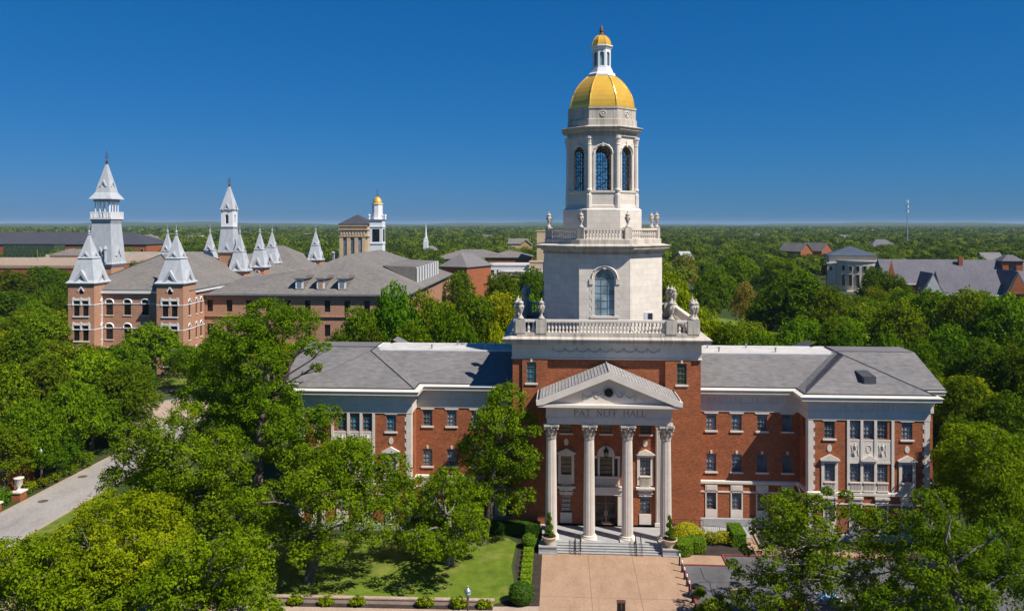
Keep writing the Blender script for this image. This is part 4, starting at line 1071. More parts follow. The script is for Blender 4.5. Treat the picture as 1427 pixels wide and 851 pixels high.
# ------------------------------------------------------------------ the Victorian hall with pale metal spires
vic = thing('victorian_hall', 'pink brick Victorian hall with many pale metal spires and white window hoods', 'building', (0, 0, 0))
def sq(cx, cy, h): return (cx - h, cx + h, cy - h, cy + h)
def gablet(m, cx, cy, h, z, wdt, hgt, face):
    """small gable standing proud of a spire face"""
    pts = [(-wdt, 0), (-wdt * .72, hgt * .12), (0, hgt), (wdt * .72, hgt * .12), (wdt, 0), (wdt * .62, -.12 * hgt), (0, hgt * .62), (-wdt * .62, -.12 * hgt)]
    dx, dy = ((0, -1), (1, 0), (0, 1), (-1, 0))[face]; ux, uy = -dy, dx
    f = lambda a, b, d: (cx + ux * a + dx * (h + d), cy + uy * a + dy * (h + d), z + b)
    n = len(pts); vs = [f(a, b, .35) for a, b in pts] + [f(a, b, -.9) for a, b in pts]
    m.add(vs, [tuple(range(n)), tuple(range(2 * n - 1, n - 1, -1))] + [(i, i + n, (i + 1) % n + n, (i + 1) % n) for i in range(n)])
def finial(parent, cx, cy, z, h, sc=1.0, cross=False):
    m = MB(); m.lathe(cx, cy, [(.12 * sc, z - .3), (.3 * sc, z), (.1 * sc, z + .15), (.26 * sc, z + .4), (.05 * sc, z + .7), (.04 * sc, z + h), (.005, z + h + .1)], 8)
    if cross:
        for k in range(3): m.box(cx - .45 + .1 * k, cx + .45 - .1 * k, cy - .04, cy + .04, z + h * (.45 + .18 * k) - .05, z + h * (.45 + .18 * k) + .05); m.box(cx - .04, cx + .04, cy - .45 + .1 * k, cy + .45 - .1 * k, z + h * (.45 + .18 * k) - .049, z + h * (.45 + .18 * k) + .049)
    return m.build('finial', BRONZE if cross else ZINC, parent)
def spire(cx, cy, hs, z0, z1, fin=1.7):
    m = MB(); zm = z0 + (z1 - z0) * .5
    m.frustum(sq(cx, cy, hs * .95), z0 - .25, sq(cx, cy, hs), z0); m.frustum(sq(cx, cy, hs), z0 + .001, sq(cx, cy, hs * .84), z0 + .5); m.frustum(sq(cx, cy, hs * .84), z0 + .501, sq(cx, cy, hs * .47), zm)
    m.frustum(sq(cx, cy, hs * .53), zm + .001, sq(cx, cy, hs * .47), zm + .22); m.frustum(sq(cx, cy, hs * .45), zm + .221, sq(cx, cy, .06), z1)
    o = m.build('spire', ZINC, vic)
    for face in range(4):
        g = MB(); gablet(g, cx, cy, hs * .80, z0 + .15, hs * .62, 2.3, face); g.cut(); gablet(g, cx, cy, hs * .36, zm + .1, hs * .4, 1.15, face); g.pieces('gablet', ZINC, o)
    finial(o, cx, cy, z1, fin)
    return o
def hoodwin(x, y, z, W, H, rz=0.0, plain=False, parent=None):
    return window(parent or vic, x, y, z, W, H, GLASS_K, 1, 2, True, rz, FRAME_D, hood=None if plain else WHITE)
# front turrets
for cx in (-94.55, -77.4):
    cy, h = 64.6, 2.55
    hol = [(h + q * .88 - .56, h + q * .88 + .56, z, z + 2.9) for q in (-1, 1) for z in (4.95, 9.55, 14.2)] + [(h - .45, h + .45, 18.3, 19.5)]
    hol2 = [(h + .9 * q - .35, h + .9 * q + .35, z, z + 2.9) for q in (0,) for z in (4.95, 9.55, 14.2)]
    m = MB(); m.wall((cx - h, cy - h), (1, 0), 2 * h, 0, 20.4, hol, .35); m.wall((cx + h, cy - h), (0, 1), 2 * h, 0, 20.4, hol2, .35); m.wall((cx + h, cy + h), (-1, 0), 2 * h, 0, 20.4, [], .1); m.wall((cx - h, cy + h), (0, -1), 2 * h, 0, 20.4, [], .1)
    m.build('turret_wall', PINK, vic)
    for z in (4.95, 9.55, 14.2):
        for q in (-1, 1): window(vic, cx + q * .88, cy - h, z, 1.12, 2.9, GLASS_K, 1, 2, False, 0, FRAME_D)
        m = MB(); m.box(cx - 1.75, cx + 1.75, cy - h - .14, cy - h - .0, z + 2.92, z + 3.3); m.box(cx - .14, cx + .14, cy - h - .12, cy - h, z + 2.0, z + 2.92); 
        for q in (-1, 1): m.box(cx + q * 1.62 - .13, cx + q * 1.62 + .13, cy - h - .12, cy - h, z + 2.0, z + 2.92)
        for q in (-1, 0, 1): m.box(cx + q * 1.5 - .12, cx + q * 1.5 + .12, cy - h - .18, cy - h - .02, z + 3.3, z + 3.5)
        m.build('window_hood', WHITE, vic); m = MB(); m.box(cx - 1.6, cx + 1.6, cy - h - .16, cy - h, z - .2, z - .003); m.build('window_sill', WHITE, vic)
        hoodwin(cx + h, cy, z, .7, 2.9, math.pi / 2)
    window(vic, cx, cy - h, 18.3, .9, 1.2, GLASS_K, 1, 1, False, 0, FRAME_D)
    m = MB(); gablet(m, cx, cy, h - .25, 18.9, .75, 1.0, 0); m.build('window_hood', WHITE, vic)
    m = MB()
    for z in (7.0, 11.6, 16.25): loft(m, rect_out(cx - h, cx + h, cy - h, cy + h), [(.05, z), (.05, z + .16)], True, True)
    m.build('string_course', WHITE, vic)
    spire(cx, cy, 2.92, 20.4, 29.6)
# front range between the turrets, and its right flank
WXS = (-90.6, -87.05, -83.55)
m = MB(); m.wall((-92.0, 64.7), (1, 0), 12.05, 0, 18.6, [(x + 92 - .68, x + 92 + .68, z, z + 2.85) for x in WXS for z in (4.9, 9.5, 14.15)], .35)
m.wall((-75.3, 67.15), (0, 1), 37, 0, 18.6, [(1.2 + 2.1 * k - .35, 1.2 + 2.1 * k + .35, z, z + 2.85) for k in range(2) for z in (4.9, 9.5, 14.15)], .35); m.wall((-97.0, 104), (0, -1), 37, 0, 18.6, [], .1); m.wall((-75.3, 104.15), (-1, 0), 21.7, 0, 18.6, [], .1)
m.build('wall', PINK, vic)
for z in (4.9, 9.5, 14.15):
    for x in WXS: hoodwin(x, 64.7, z, 1.36, 2.85)
    for k in range(2): hoodwin(-75.3, 68.35 + 2.1 * k, z, .7, 2.85, math.pi / 2)
m = MB()
for z in (7.0, 11.6, 16.25): m.box(-91.9, -80.0, 64.62, 64.68, z, z + .16); m.box(-75.28, -75.22, 67.2, 71.9, z, z + .16)
m.build('string_course', WHITE, vic)
m = MB(); m.box(-92.2, -80.0, 64.2, 64.69, 18.3, 18.75); m.box(-75.29, -74.9, 67.2, 104.1, 18.3, 18.75); m.build('cornice', WHITE, vic)
m = MB(); m.box(-92.05, -91.9, 64.4, 64.6, 0, 18.3); m.build('rain_pipe', WHITE, vic)
m = hip(-97, -75.3, 64.9, 104, 18.76, 25.2, 'y', 11.5, .5); m.build('roof', SHINGLE_B, vic)
m = MB(); m.tube([(-97.4, 64.5, 19.0), (-86.15, 75.9, 25.25)], .12, 4); m.tube([(-74.9, 64.5, 19.0), (-86.15, 75.9, 25.25)], .12, 4); m.build('ridge_cap', TIN, vic)
# long middle range and rear pavilion
m = MB(); m.wall((-77.5, 104.2), (0, 1), 56, 0, 18.2, [], .1); m.wall((-97, 160), (0, -1), 56, 0, 18.2, [], .1); m.wall((-77.5, 160), (-1, 0), 19.5, 0, 18.2, [], .1); m.build('wall', PINK, vic)
for k in range(12): hoodwin(-77.5, 106.5 + 2.6 * k, 14.2, 1.2, 2.8, math.pi / 2)
m = hip(-97, -77.5, 104.4, 132, 18.3, 23.6, 'y', 6, .5); m.build('roof', SHINGLE_B, vic)
m = hip(-100, -75.5, 132.6, 160, 18.3, 25.2, 'x', 11, .8); m.build('roof', SHINGLE_B, vic)
# the smaller spires
for cx, cy in ((-96.3, 98.5), (-88.4, 103.5), (-77.6, 95.0), (-78.9, 110.5), (-83.2, 130.5), (-77.2, 150.0)):
    m = MB(); h = 1.75; m.box(cx - h, cx + h, cy - h, cy + h, 17.0, 20.6)
    o = m.build('turret_wall', PINK, vic)
    m = MB(); N = 12; m.tube([(cx + .55 * math.cos(2 * math.pi * i / N), cy - h - .02, 19.6 + .55 * math.sin(2 * math.pi * i / N)) for i in range(N + 1)], .14, 5); m.build('round_window', WHITE, o)
    m = MB(); m.prism_y([(cx + .5 * math.cos(2 * math.pi * i / N), 19.6 + .5 * math.sin(2 * math.pi * i / N)) for i in range(N)], cy - h - .04, cy - h + .05); m.build('pane', GLASS_K, o)
    spire(cx, cy, 2.2, 20.9, 29.5, 1.9)
# great tower
cx, cy = -101.6, 82.5
m = MB(); m.box(cx - 2.4, cx + 2.4, cy - 2.4, cy + 2.4, 0, 22.3); m.build('tower_wall', PINK, vic)
m = MB(); m.frustum(sq(cx, cy, 2.45), 22.3, sq(cx, cy, 2.85), 23.0); m.frustum(sq(cx, cy, 2.85), 23.001, sq(cx, cy, 2.72), 23.4); m.frustum(sq(cx, cy, 2.65), 23.401, sq(cx, cy, 2.05), 31.5); m.frustum(sq(cx, cy, 2.0), 31.501, sq(cx, cy, 2.3), 32.5)
tw = m.build('tower_spire', ZINC, vic)
for face in range(4):
    g = MB(); gablet(g, cx, cy, 2.4, 24.8, 1.1, 1.9, face); g.build('gablet', ZINC, tw)
m = MB(); m.lathe(cx + 1.3, cy - 2.8, [(.25, 23.4), (.25, 25.9), (.4, 26.1), (.36, 26.4), (.1, 27.0)], 8); m.build('pinnacle', ZINC, tw)
m = MB(); m.box(cx - 2.4, cx + 2.4, cy - 2.4, cy + 2.4, 32.5, 32.8)
for i in range(4):
    dx, dy = ((0, -1), (1, 0), (0, 1), (-1, 0))[i]
    for t in range(-3, 4):
        x, y = cx + dx * 2.25 - dy * t * .7, cy + dy * 2.25 + dx * t * .7
        m.box(x - .17, x + .17, y - .17, y + .17, 32.801, 33.9)
    a, b = (cx + dx * 2.3 - dy * -2.3, cy + dy * 2.3 + dx * -2.3), (cx + dx * 2.3 - dy * 2.3, cy + dy * 2.3 + dx * 2.3)
    pbar(m, a, b, .16, 33.92 + .002 * i, 34.05 + .002 * i)
m.build('balcony', WHITE, tw)
m = MB()
for i in range(4):
    dx, dy = ((0, -1), (1, 0), (0, 1), (-1, 0))[i]
    for t in (-2, -.7, .7, 2):
        x, y = cx + dx * 1.6 - dy * t * .76, cy + dy * 1.6 + dx * t * .76
        m.lathe(x, y, [(.2, 32.8), (.13, 33.2), (.13, 36.3), (.24, 36.6)], 6)
m.build('posts', WHITE, tw)
m = MB(); m.frustum(sq(cx, cy, 1.85), 36.2, sq(cx, cy, 1.85), 36.75); m.frustum(sq(cx, cy, 2.5), 36.751, sq(cx, cy, 2.45), 36.9); m.frustum(sq(cx, cy, 2.45), 36.901, sq(cx, cy, 1.6), 38.2); m.frustum(sq(cx, cy, 1.6), 38.201, sq(cx, cy, 1.12), 40.4); m.frustum(sq(cx, cy, 1.1), 40.401, sq(cx, cy, .1), 44.6)
o = m.build('tower_roof', ZINC, tw)
g = MB()
for f in range(4): gablet(g, cx, cy, 1.1, 39.5, .85, 1.4, f); g.cut()
for q in g.pieces('gablet', ZINC, tw): pass
finial(tw, cx, cy, 44.5, 2.6, 1.2, True)
# second tower
cx, cy = -80.7, 96.5
m = MB(); m.box(cx - 1.7, cx + 1.7, cy - 1.7, cy + 1.7, 17, 25.2); m.build('tower_wall', PINK, vic)
m = MB(); m.frustum(sq(cx, cy, 2.0), 25.0, sq(cx, cy, 1.92), 25.6); m.frustum(sq(cx, cy, 1.85), 25.601, sq(cx, cy, 1.4), 30.3); m.frustum(sq(cx, cy, 1.4), 30.301, sq(cx, cy, 1.6), 30.9)
tw = m.build('tower_spire', ZINC, vic)
for f in range(4): g = MB(); gablet(g, cx, cy, 1.65, 25.2, 1.2, 1.9, f); g.build('gablet', ZINC, tw)
m = MB()
for k, (px_, u_) in enumerate((((cx - 1.36, cy - 1.36), (1, 0)), ((cx + 1.36, cy - 1.36), (0, 1)), ((cx + 1.36, cy + 1.36), (-1, 0)), ((cx - 1.36, cy + 1.36), (0, -1)))):
    m.arch_wall(px_, u_, 2.72, 30.9, 34.8, 1.36, .4, 31.6, 33.3, .35, 8)
m.build('belfry', WHITE, tw)
m = MB(); m.frustum(sq(cx, cy, 1.6), 34.8, sq(cx, cy, 1.55), 35.0); m.frustum(sq(cx, cy, 1.5), 35.001, sq(cx, cy, .08), 40.4); m.build('tower_roof', ZINC, tw)
for f in range(4): g = MB(); gablet(g, cx, cy, 1.25, 34.7, 1.05, 1.7, f); g.build('gablet', ZINC, tw)
finial(tw, cx, cy, 40.3, 1.9, 1.1, True)

# ------------------------------------------------------------------ long brick block joined to it
blk = thing('brick_block', 'long plain brick block with broad grey hip roof and small white dormers', 'building')
for o in (vic, blk): o.location = (0.58, 10.29, -3.94); o.scale = (1.125,) * 3      # storeys of about five metres
hx = [(-74.2 + 3.95 * k) for k in range(10)]
m = MB(); m.wall((-75.2, 72), (1, 0), 40.2, 0, 17.4, [(x + 75.2 - .58, x + 75.2 + .58, z, z + 2.3) for x in hx for z in (4.6, 9.4, 14.15)], .4)
m.wall((-35, 72), (0, 1), 64, 0, 17.4, [(2 + 2.4 * k, 3 + 2.4 * k, 4, 16.2) for k in range(25)], .3); m.wall((-35, 136), (-1, 0), 40, 0, 17.4, [], .1)
m.build('wall', PINK, blk)
for x in hx:
    for z in (4.6, 9.4, 14.15): window(blk, x, 72, z, 1.16, 2.3, GLASS_K, 1, 2, False, 0, FRAME_D)
m = MB()
for k in range(25): m.box(-35.28, -35.2, 74 + 2.4 * k, 75 + 2.4 * k, 4, 16.2)
m.build('window_strips', TAN, blk)
m = MB(); m.box(-75.15, -34.9, 71.7, 71.99, 13.2, 13.32); m.build('string_course', PINK, blk)
m = hip(-66.5, -35, 72, 136, 17.5, 24.9, 'y', 17.0, .7); m.build('roof', SHINGLE_B, blk)
m = MB(); m.add([(-75.2, 71.4, 17.5), (-60, 71.4, 17.5), (-60, 90, 21.5), (-75.2, 90, 19.6), (-75.2, 71.4, 17.2), (-60, 71.4, 17.2)], [(0, 1, 2, 3), (4, 5, 1, 0)]); m.build('roof', SHINGLE_B, blk)
m = MB(); m.box(-75.19, -34.4, 71.22, 71.29, 17.4, 17.72); m.build('gutter', STEEL, blk)
for x in (-56.4, -52.1, -47.8):
    m = MB(); m.box(x - .85, x + .85, 73.0, 80, 18.0, 20.6); d = m.build('dormer', SHINGLE_B, blk)
    m = MB(); m.box(x - .8, x + .8, 72.9, 72.99, 18.65, 20.55); m.build('dormer_frame', WHITE, d)
    m = MB(); m.box(x - .42, x + .42, 72.84, 72.89, 18.9, 20.3); m.build('louvre', PINK if x == -52.1 else STEEL, d)
    m = MB(); m.prism_x([(72.6, 20.6), (80, 20.6), (80, 21.0), (74.4, 21.3), (72.6, 20.8)], x - 1.15, x + 1.15); m.build('dormer_roof', SHINGLE_B, d)
m = MB(); m.add([(-36.6, 92, 18.6), (-36.6, 122, 18.6), (-36.6, 122, 22.0), (-36.6, 92, 22.0), (-44, 92, 22.3), (-44, 122, 22.3)], [(0, 1, 2, 3), (3, 2, 5, 4), (0, 3, 4), (1, 5, 2)]); d = m.build('long_dormer', SHINGLE_B, blk)
m = MB()
for k in range(9): m.box(-36.58, -36.2, 92.3 + 3.6 * k, 93.3 + 3.6 * k, 18.6, 21.9); m.cut()
m.pieces('mullion', WHITE, d)
m = MB(); m.box(-36.45, -36.4, 92, 122, 18.7, 21.8); m.build('pane', GLASS_K, d)

# ------------------------------------------------------------------ buildings farther off
def bframe(px, Y):
    p = spot(px, HY, Y); p.z = 0; return p
def house(name, label, cat, px, Y, W, D, ze, zr, wall, roof, axis='x', rz=0.0, gable=False, win=None, group=None, z0=0.0, rows=(), glass=None):
    t = thing(name, label, cat, bframe(px, Y), rz, group)
    m = MB(); m.box(-W / 2, W / 2, 0, D, z0, ze); 
    if gable:
        if axis == 'x': m.prism_x([(0, ze), (D, ze), (D / 2, zr - .1)], -W / 2, W / 2)
        else: m.prism_y([(-W / 2, ze), (W / 2, ze), (0, zr - .1)], 0, D)
    m.build('wall', wall, t)
    m = MB()
    if gable:
        o = .5
        if axis == 'x': m.prism_x([(-o, ze - .2), (D / 2, zr), (D + o, ze - .2), (D + o, ze + .1), (D / 2, zr + .35), (-o, ze + .1)], -W / 2 - o, W / 2 + o)
        else: m.prism_y([(-W / 2 - o, ze - .2), (0, zr), (W / 2 + o, ze - .2), (W / 2 + o, ze + .1), (0, zr + .35), (-W / 2 - o, ze + .1)], -o, D + o)
    elif zr > ze: m = hipm(-W / 2, W / 2, 0, D, ze + .003, zr, axis)
    else: m.box(-W / 2 - .2, W / 2 + .2, -.2, D + .2, ze + .003, ze + .5)
    m.build('roof', roof, t)
    for z, h, n, ww in rows:
        for k in range(n):
            x = -W / 2 + W * (k + .5) / n
            f = MB(); f.box(x - ww / 2 - .15, x + ww / 2 + .15, -.08, -.003, z - .15, z + h + .15); f = f.build('window', LIME_F, t)
            g = MB(); g.box(x - ww / 2, x + ww / 2, -.12, -.081, z, z + h); g.build('pane', glass or GLASS_K, f)
    return t
def hipm(x0, x1, y0, y1, z0, z1, axis): return hip(x0, x1, y0, y1, z0, z1, axis, min(x1 - x0, y1 - y0) * .52, .6)

house('modern_building', 'long low brick building with very long dark slate roof beyond parking deck', 'building', 60, 560, 150, 40, 17.0, 25.5, BRICK, SHINGLE_K, 'x', 0, False, rows=((5, 3, 24, 1.6), (11, 3, 24, 1.6)))
house('modern_wing', 'small brick wing with grey hip roof at end of the long dark roof', 'building', 198, 590, 24, 24, 15.0, 24.0, BRICK, SHINGLE_B, 'x', rows=((8, 4, 6, 2),))
t = house('glazed_hall', 'dark glazed link with green glass band on the long dark roof', 'building', 40, 540, 36, 12, 17.5, 17.5, GLASS_G, SHINGLE_K)
pk = thing('parking_deck', 'wide pale flat parking deck over red brick walls at far left', 'building', bframe(30, 350))
m = MB(); m.box(-60, 24, 0, 165, 0, 12.0); m.build('wall', BRICK, pk)
m = MB(); m.box(-60.3, 24.3, -.3, 165, 12.003, 12.5); m.build('deck', CONC_T, pk)
m = MB(); m.box(-60.3, 24.3, -.35, -.05, 12.503, 13.4); m.box(24.0, 24.3, -.04, 165, 12.503, 13.4); m.build('parapet', CONC_P, pk)
m = MB()
for k in range(4): m.box(-60, 23.9, 30 + k * 38, 30.4 + k * 38, 12.503, 13.6 + k * .2)
m.build('ramp_wall', LIME_F, pk)
m = MB(); m.box(2, 9, 60, 66, 12.503, 15.5); m.build('stair_house', LIME_F, pk)
m = MB()
for x in (-20, 6, 20): m.tube([(x, 40, 12.5), (x, 40, 19)], .12, 5)
m.build('light_poles', STEEL, pk)
house('rear_hall', 'small grey flat roofed hall beside the parking deck', 'building', 96, 440, 22, 14, 14.0, 17.5, TAN, SHINGLE_B, 'x')
house('pale_store', 'wide pale roofed store far beyond the dark roofed building', 'building', 40, 900, 150, 60, 10, 10, LIME_F, DECK)
house('far_white_shed', 'white shed far beyond the great spired tower', 'shed', 183, 1100, 60, 30, 12, 16, WHITE, DECK)
# tan hall with tall windows
tan = thing('tan_hall', 'tall tan stone hall with giant window bays and dark pyramid roof', 'building', bframe(491, 330))
m = MB(); m.box(-5.3, 6.4, 0, 14, 0, 31.0); m.build('wall', TAN, tan)
m = MB()
for x in (-5.3, -2.2, 1.0, 4.2): m.box(x, x + 1.5, -.5, -.003, 12, 26.2)
m.build('pilasters', TAN, tan)
m = MB(); m.box(-5.7, 6.8, -.7, 14.4, 26.21, 26.6); m.box(-5.6, 6.7, -.6, 14.3, 29.0, 29.3); m.box(-5.5, 6.6, -.5, 14.2, 30.6, 31.2); m.build('cornice', TAN, tan)
m = MB()
for k in range(9): m.box(-4.9 + k * 1.2, -4.3 + k * 1.2, -.3, -.003, 27.2, 28.6)
m.build('frieze_panels', LIME_F, tan)
for x in (-3.0, .15, 3.35):
    f = MB(); f.box(x - .75, x + .75, -.1, -.004, 13, 25.6); f = f.build('window', FRAME, tan); g = MB(); g.box(x - .6, x + .6, -.14, -.101, 13, 25.4); g.build('pane', GLASS, f)
m = hipm(-5.3, 6.4, 0, 14, 31.2, 35.4, 'y'); m.build('roof', SHINGLE_K, tan)
m = MB(); m.lathe(-8, 2, [(1.2, 0), (1.2, 19), (1.5, 19.5), (.4, 20.5)], 8); m.build('stone_pinnacle', LIME_F, tan)
# white bell tower
bt = thing('white_bell_tower', 'white painted bell tower with small gold dome behind the grey roofs', 'tower', bframe(526, 300))
m = MB(); m.box(-2.4, 2.4, -2.4, 2.4, 0, 32.6); m.box(-2.6, 2.6, -2.6, 2.6, 24.0, 24.4); m.box(-2.6, 2.6, -2.6, 2.6, 30.3, 30.7); m.frustum(sq(0, 0, 2.5), 32.6, sq(0, 0, 2.9), 33.2); m.build('shaft', WHITE, bt)
m = MB()
for rz in range(4):
    c_, s_ = math.cos(rz * math.pi / 2), math.sin(rz * math.pi / 2)
    q = MB(); q.box(-1.35, 1.35, -2.46, -2.402, 24.9, 29.6); m.add([(x * c_ - y * s_, x * s_ + y * c_, z) for x, y, z in q.v], q.f)
m.build('louvre', GLASS_K, bt)
m = MB(); m.oct(0, 0, [(1.85, 33.2), (1.85, 38.6), (2.1, 38.9), (2.1, 39.2)])
for k in range(4): m.lathe(*[(2.5, 2.5), (-2.5, 2.5), (-2.5, -2.5), (2.5, -2.5)][k], [(.3, 33.2), (.3, 34.2), (.5, 34.6), (.1, 35.2)], 6)
m.build('upper_stage', WHITE, bt)
m = MB(); m.lathe(0, 0, [(1.75, 39.2), (1.7, 40.0), (1.3, 41.0), (.6, 41.6), (.1, 41.9)], 16); m.build('dome', GOLD, bt)
finial(bt, 0, 0, 42.0, 2.6, 1.2, True)
# steeple
stp = thing('church_steeple', 'slim white church steeple rising from distant trees', 'steeple', bframe(593.5, 620))
m = MB(); m.box(-1.7, 1.7, -1.7, 1.7, 0, 18.2); m.box(-1.4, 1.4, -1.4, 1.4, 18.2, 20.6); m.oct(0, 0, [(.95, 20.6), (.9, 22.2), (1.1, 22.4)]); m.build('steeple_base', WHITE, stp)
m = MB(); m.oct(0, 0, [(.8, 22.4), (.06, 32.0)]); m.build('spire', WHITE, stp)
m = MB(); m.box(-8, 8, 2.7, 30, 0, 9); m.build('church_wall', BRICK, stp)
m = MB(); m.prism_y([(-8.5, 9), (8.5, 9), (0, 14)], 2.6, 30.2); m.build('church_roof', SHINGLE_B, stp)
# roofs to the left of the tower
house('grey_roofed_hall', 'low hall with broad pale grey roof right of the brick block', 'building', 632, 322, 12.5, 20, 14.0, 19.5, BRICK, SHINGLE, 'y', R(-24))
house('brown_roof_hall', 'brown roofed hall behind the pale grey roof', 'building', 655, 440, 42, 30, 12.0, 17.0, BRICK, SHINGLE_B, 'x')
house('brick_school', 'long red brick building with flat brown roof left of tower', 'building', 708, 400, 23, 24, 14.5, 18.0, BRICK, SHINGLE_B, 'x', rows=((9, 3, 7, 1.4),))
house('white_flat_block', 'low white flat roofed block in front of the brown roofed brick building', 'building', 700, 360, 24, 22, 12.5, 12.5, WHITE, DECK, rows=((8.5, 2.2, 8, 1.6),))
house('pink_flat_block', 'low flat roofed block with pinkish walls beside white flat block', 'building', 725, 345, 19, 10, 10.5, 10.5, CONC_P, DECK)
house('tan_tower_block', 'plain tan block mostly hidden behind the stone tower', 'building', 768, 390, 14, 12, 27.8, 27.8, TAN, TERRA)
house('tan_lower_block', 'lower tan block under the plain tan block behind tower', 'building', 752, 350, 9, 10, 14.5, 14.5, TERRA, CONC_P)
house('yellow_house', 'small yellow gabled house among trees left of the tower', 'house', 733, 640, 9, 14, 14.5, 18.5, M_plain('ochre_wall', (.55, .36, .12)), SHINGLE_B, 'y', 0, True)
house('grey_house', 'grey roofed house next to the yellow gabled house', 'house', 722, 660, 16, 12, 15.0, 19.0, TAN, SHINGLE_B, 'x', 0, True)
# right hand side
house('gabled_dormitory', 'brick gabled block, left of a pair beyond the limestone hall', 'building', 1124, 545, 11, 20, 12.5, 18.0, BRICK, SHINGLE_B, 'y', R(30), True, group='twin gabled brick blocks')
house('gabled_dormitory', 'brick gabled block, right of a pair beyond the limestone hall', 'building', 1153, 555, 11, 20, 12.5, 18.0, BRICK, SHINGLE_B, 'y', R(30), True, group='twin gabled brick blocks')
lh = thing('limestone_hall', 'pale limestone hall with curved front and blue grey hip roof', 'building', bframe(1192, 372), R(-14))
m = MB(); m.box(-11, 10, 6, 26, 0, 14.6); m.box(-12, 21, 2.5, 5.99, 0, 12.6); m.build('wall', LIME_F, lh)
m = MB(); N = 12; m.prism_z([(9.0 * math.cos(math.pi + math.pi * i / N) + 1, 3.0 * math.sin(math.pi + math.pi * i / N) + 2.4) for i in range(N + 1)], 0, 14.2); m.build('curved_front', LIME_F, lh)
m = MB(); m.box(-12.3, 21.3, 2.2, 6.1, 12.61, 13.1); m.prism_z([(9.5 * math.cos(math.pi + math.pi * i / N) + 1, 3.5 * math.sin(math.pi + math.pi * i / N) + 2.4) for i in range(N + 1)], 13.9, 14.5); m.box(-11.3, 10.3, 5.7, 26.3, 15.8, 16.3); m.box(-11, 10, 6, 26, 14.61, 15.79); m.build('cornice', LIME_F, lh)
m = hipm(-11, 10, 6, 26, 16.31, 20.6, 'x'); m.build('roof', M_roof('blue_slate', (.07, .09, .125), .12), lh)
for x in (-5.2, -2.1, 1.0, 4.1, 7.2):
    yy = 2.4 - 3.0 * math.sqrt(max(0, 1 - ((x - 1) / 9) ** 2))
    for z, h in ((2.5, 5.5), (9.6, 2.4)):
        f = MB(); f.box(x - .85, x + .85, yy - .25, yy + .3, z, z + h); f = f.build('window', LIME_F, lh); g = MB(); g.box(x - .65, x + .65, yy - .3, yy - .251, z + .15, z + h - .15); g.build('pane', GLASS_K, f)
for x in (-10.5, 11.8, 14.5, 17.2, 19.6):
    f = MB(); f.box(x - .6, x + .6, 2.4, 2.499, 9.3, 11.6); f = f.build('window', LIME_F, lh); g = MB(); g.box(x - .45, x + .45, 2.34, 2.399, 9.4, 11.5); g.build('pane', GLASS_K, f)
m = MB(); m.box(-4, 8, -3.2, -.7, 0, .5); m.box(-4, 8, -4.4, -3.201, 0, .25); m.build('steps', LIME_F, lh)
ch = thing('chapel_complex', 'long chapel range with purple grey roofs, dark brick gables and cupola', 'building', bframe(1236, 300), R(-6))
def range_(x0, x1, y0, y1, ze, zr, gable_y=False):
    m = MB(); m.box(x0, x1, y0, y1, 0, ze); m.build('wall', BRICK, ch)
    m = MB()
    if gable_y: m.prism_y([(x0 - .5, ze - .2), (x1 + .5, ze - .2), ((x0 + x1) / 2, zr)], y0 - .4, y1)
    else: m.prism_x([(y0 - .5, ze - .2), (y1 + .5, ze - .2), ((y0 + y1) / 2, zr)], x0 - .4, x1 + .4)
    m.build('roof', SHINGLE_P, ch)
range_(0, 66, 0, 22, 9.2, 17.8); range_(10, 17, -7.5, 10, 6.5, 13.6, True); range_(17, 37, -8, 6, 6.0, 14.2); range_(37.2, 44.5, -10, 8, 6.5, 14.6, True); range_(44.5, 70, -9, 8, 6.0, 14.2)
m = MB(); m.prism_y([(37.6, 6.6), (44.1, 6.6), (40.85, 13.7)], -10.6, -10.41); m.build('gable_front', BRICK, ch)
m = MB(); m.prism_y([(10.3, 6.6), (16.7, 6.6), (13.5, 12.9)], -8.1, -7.91); m.build('gable_front', ZINC, ch)
m = MB(); m.prism_y([(-.6, 9.0), (3.4, 9.0), (1.4, 17.9)], -.7, -.51); m.build('gable_front', BRICK, ch)
m = MB()
for x0, x1, y in ((17, 37, -8.7), (44.5, 70, -9.7), (3.5, 10, -.75)): m.box(x0, x1, y, y + .15, 5.6 if y < -2 else 8.8, 6.0 if y < -2 else 9.2)
m.build('eaves_board', WHITE, ch)
m = MB(); m.box(42.5, 49.5, 6, 13, 9, 17.6); cu = m.build('cupola_wall', BRICK, ch)
m = MB(); m.frustum((42, 50, 5.5, 13.5), 17.6, (45, 47, 8.5, 10.5), 19.8); m.box(42.2, 49.8, 5.7, 13.3, 17.2, 17.59); m.build('cupola_roof', SHINGLE_P, cu)
m = MB(); m.box(44.8, 47.2, 5.9, 5.999, 13.2, 16.6); m.build('pane', GLASS_K, cu)
m = MB(); m.box(47.2, 51, -6.5, -2, 8, 11.6); d = m.build('dormer', SHINGLE_K, ch); m = MB(); m.box(48, 50.4, -6.6, -6.51, 8.4, 11); m.build('pane', GLASS, d)
m = MB(); m.box(28, 29.4, 8, 9.4, 15, 19); m.build('chimney', BRICK, ch)
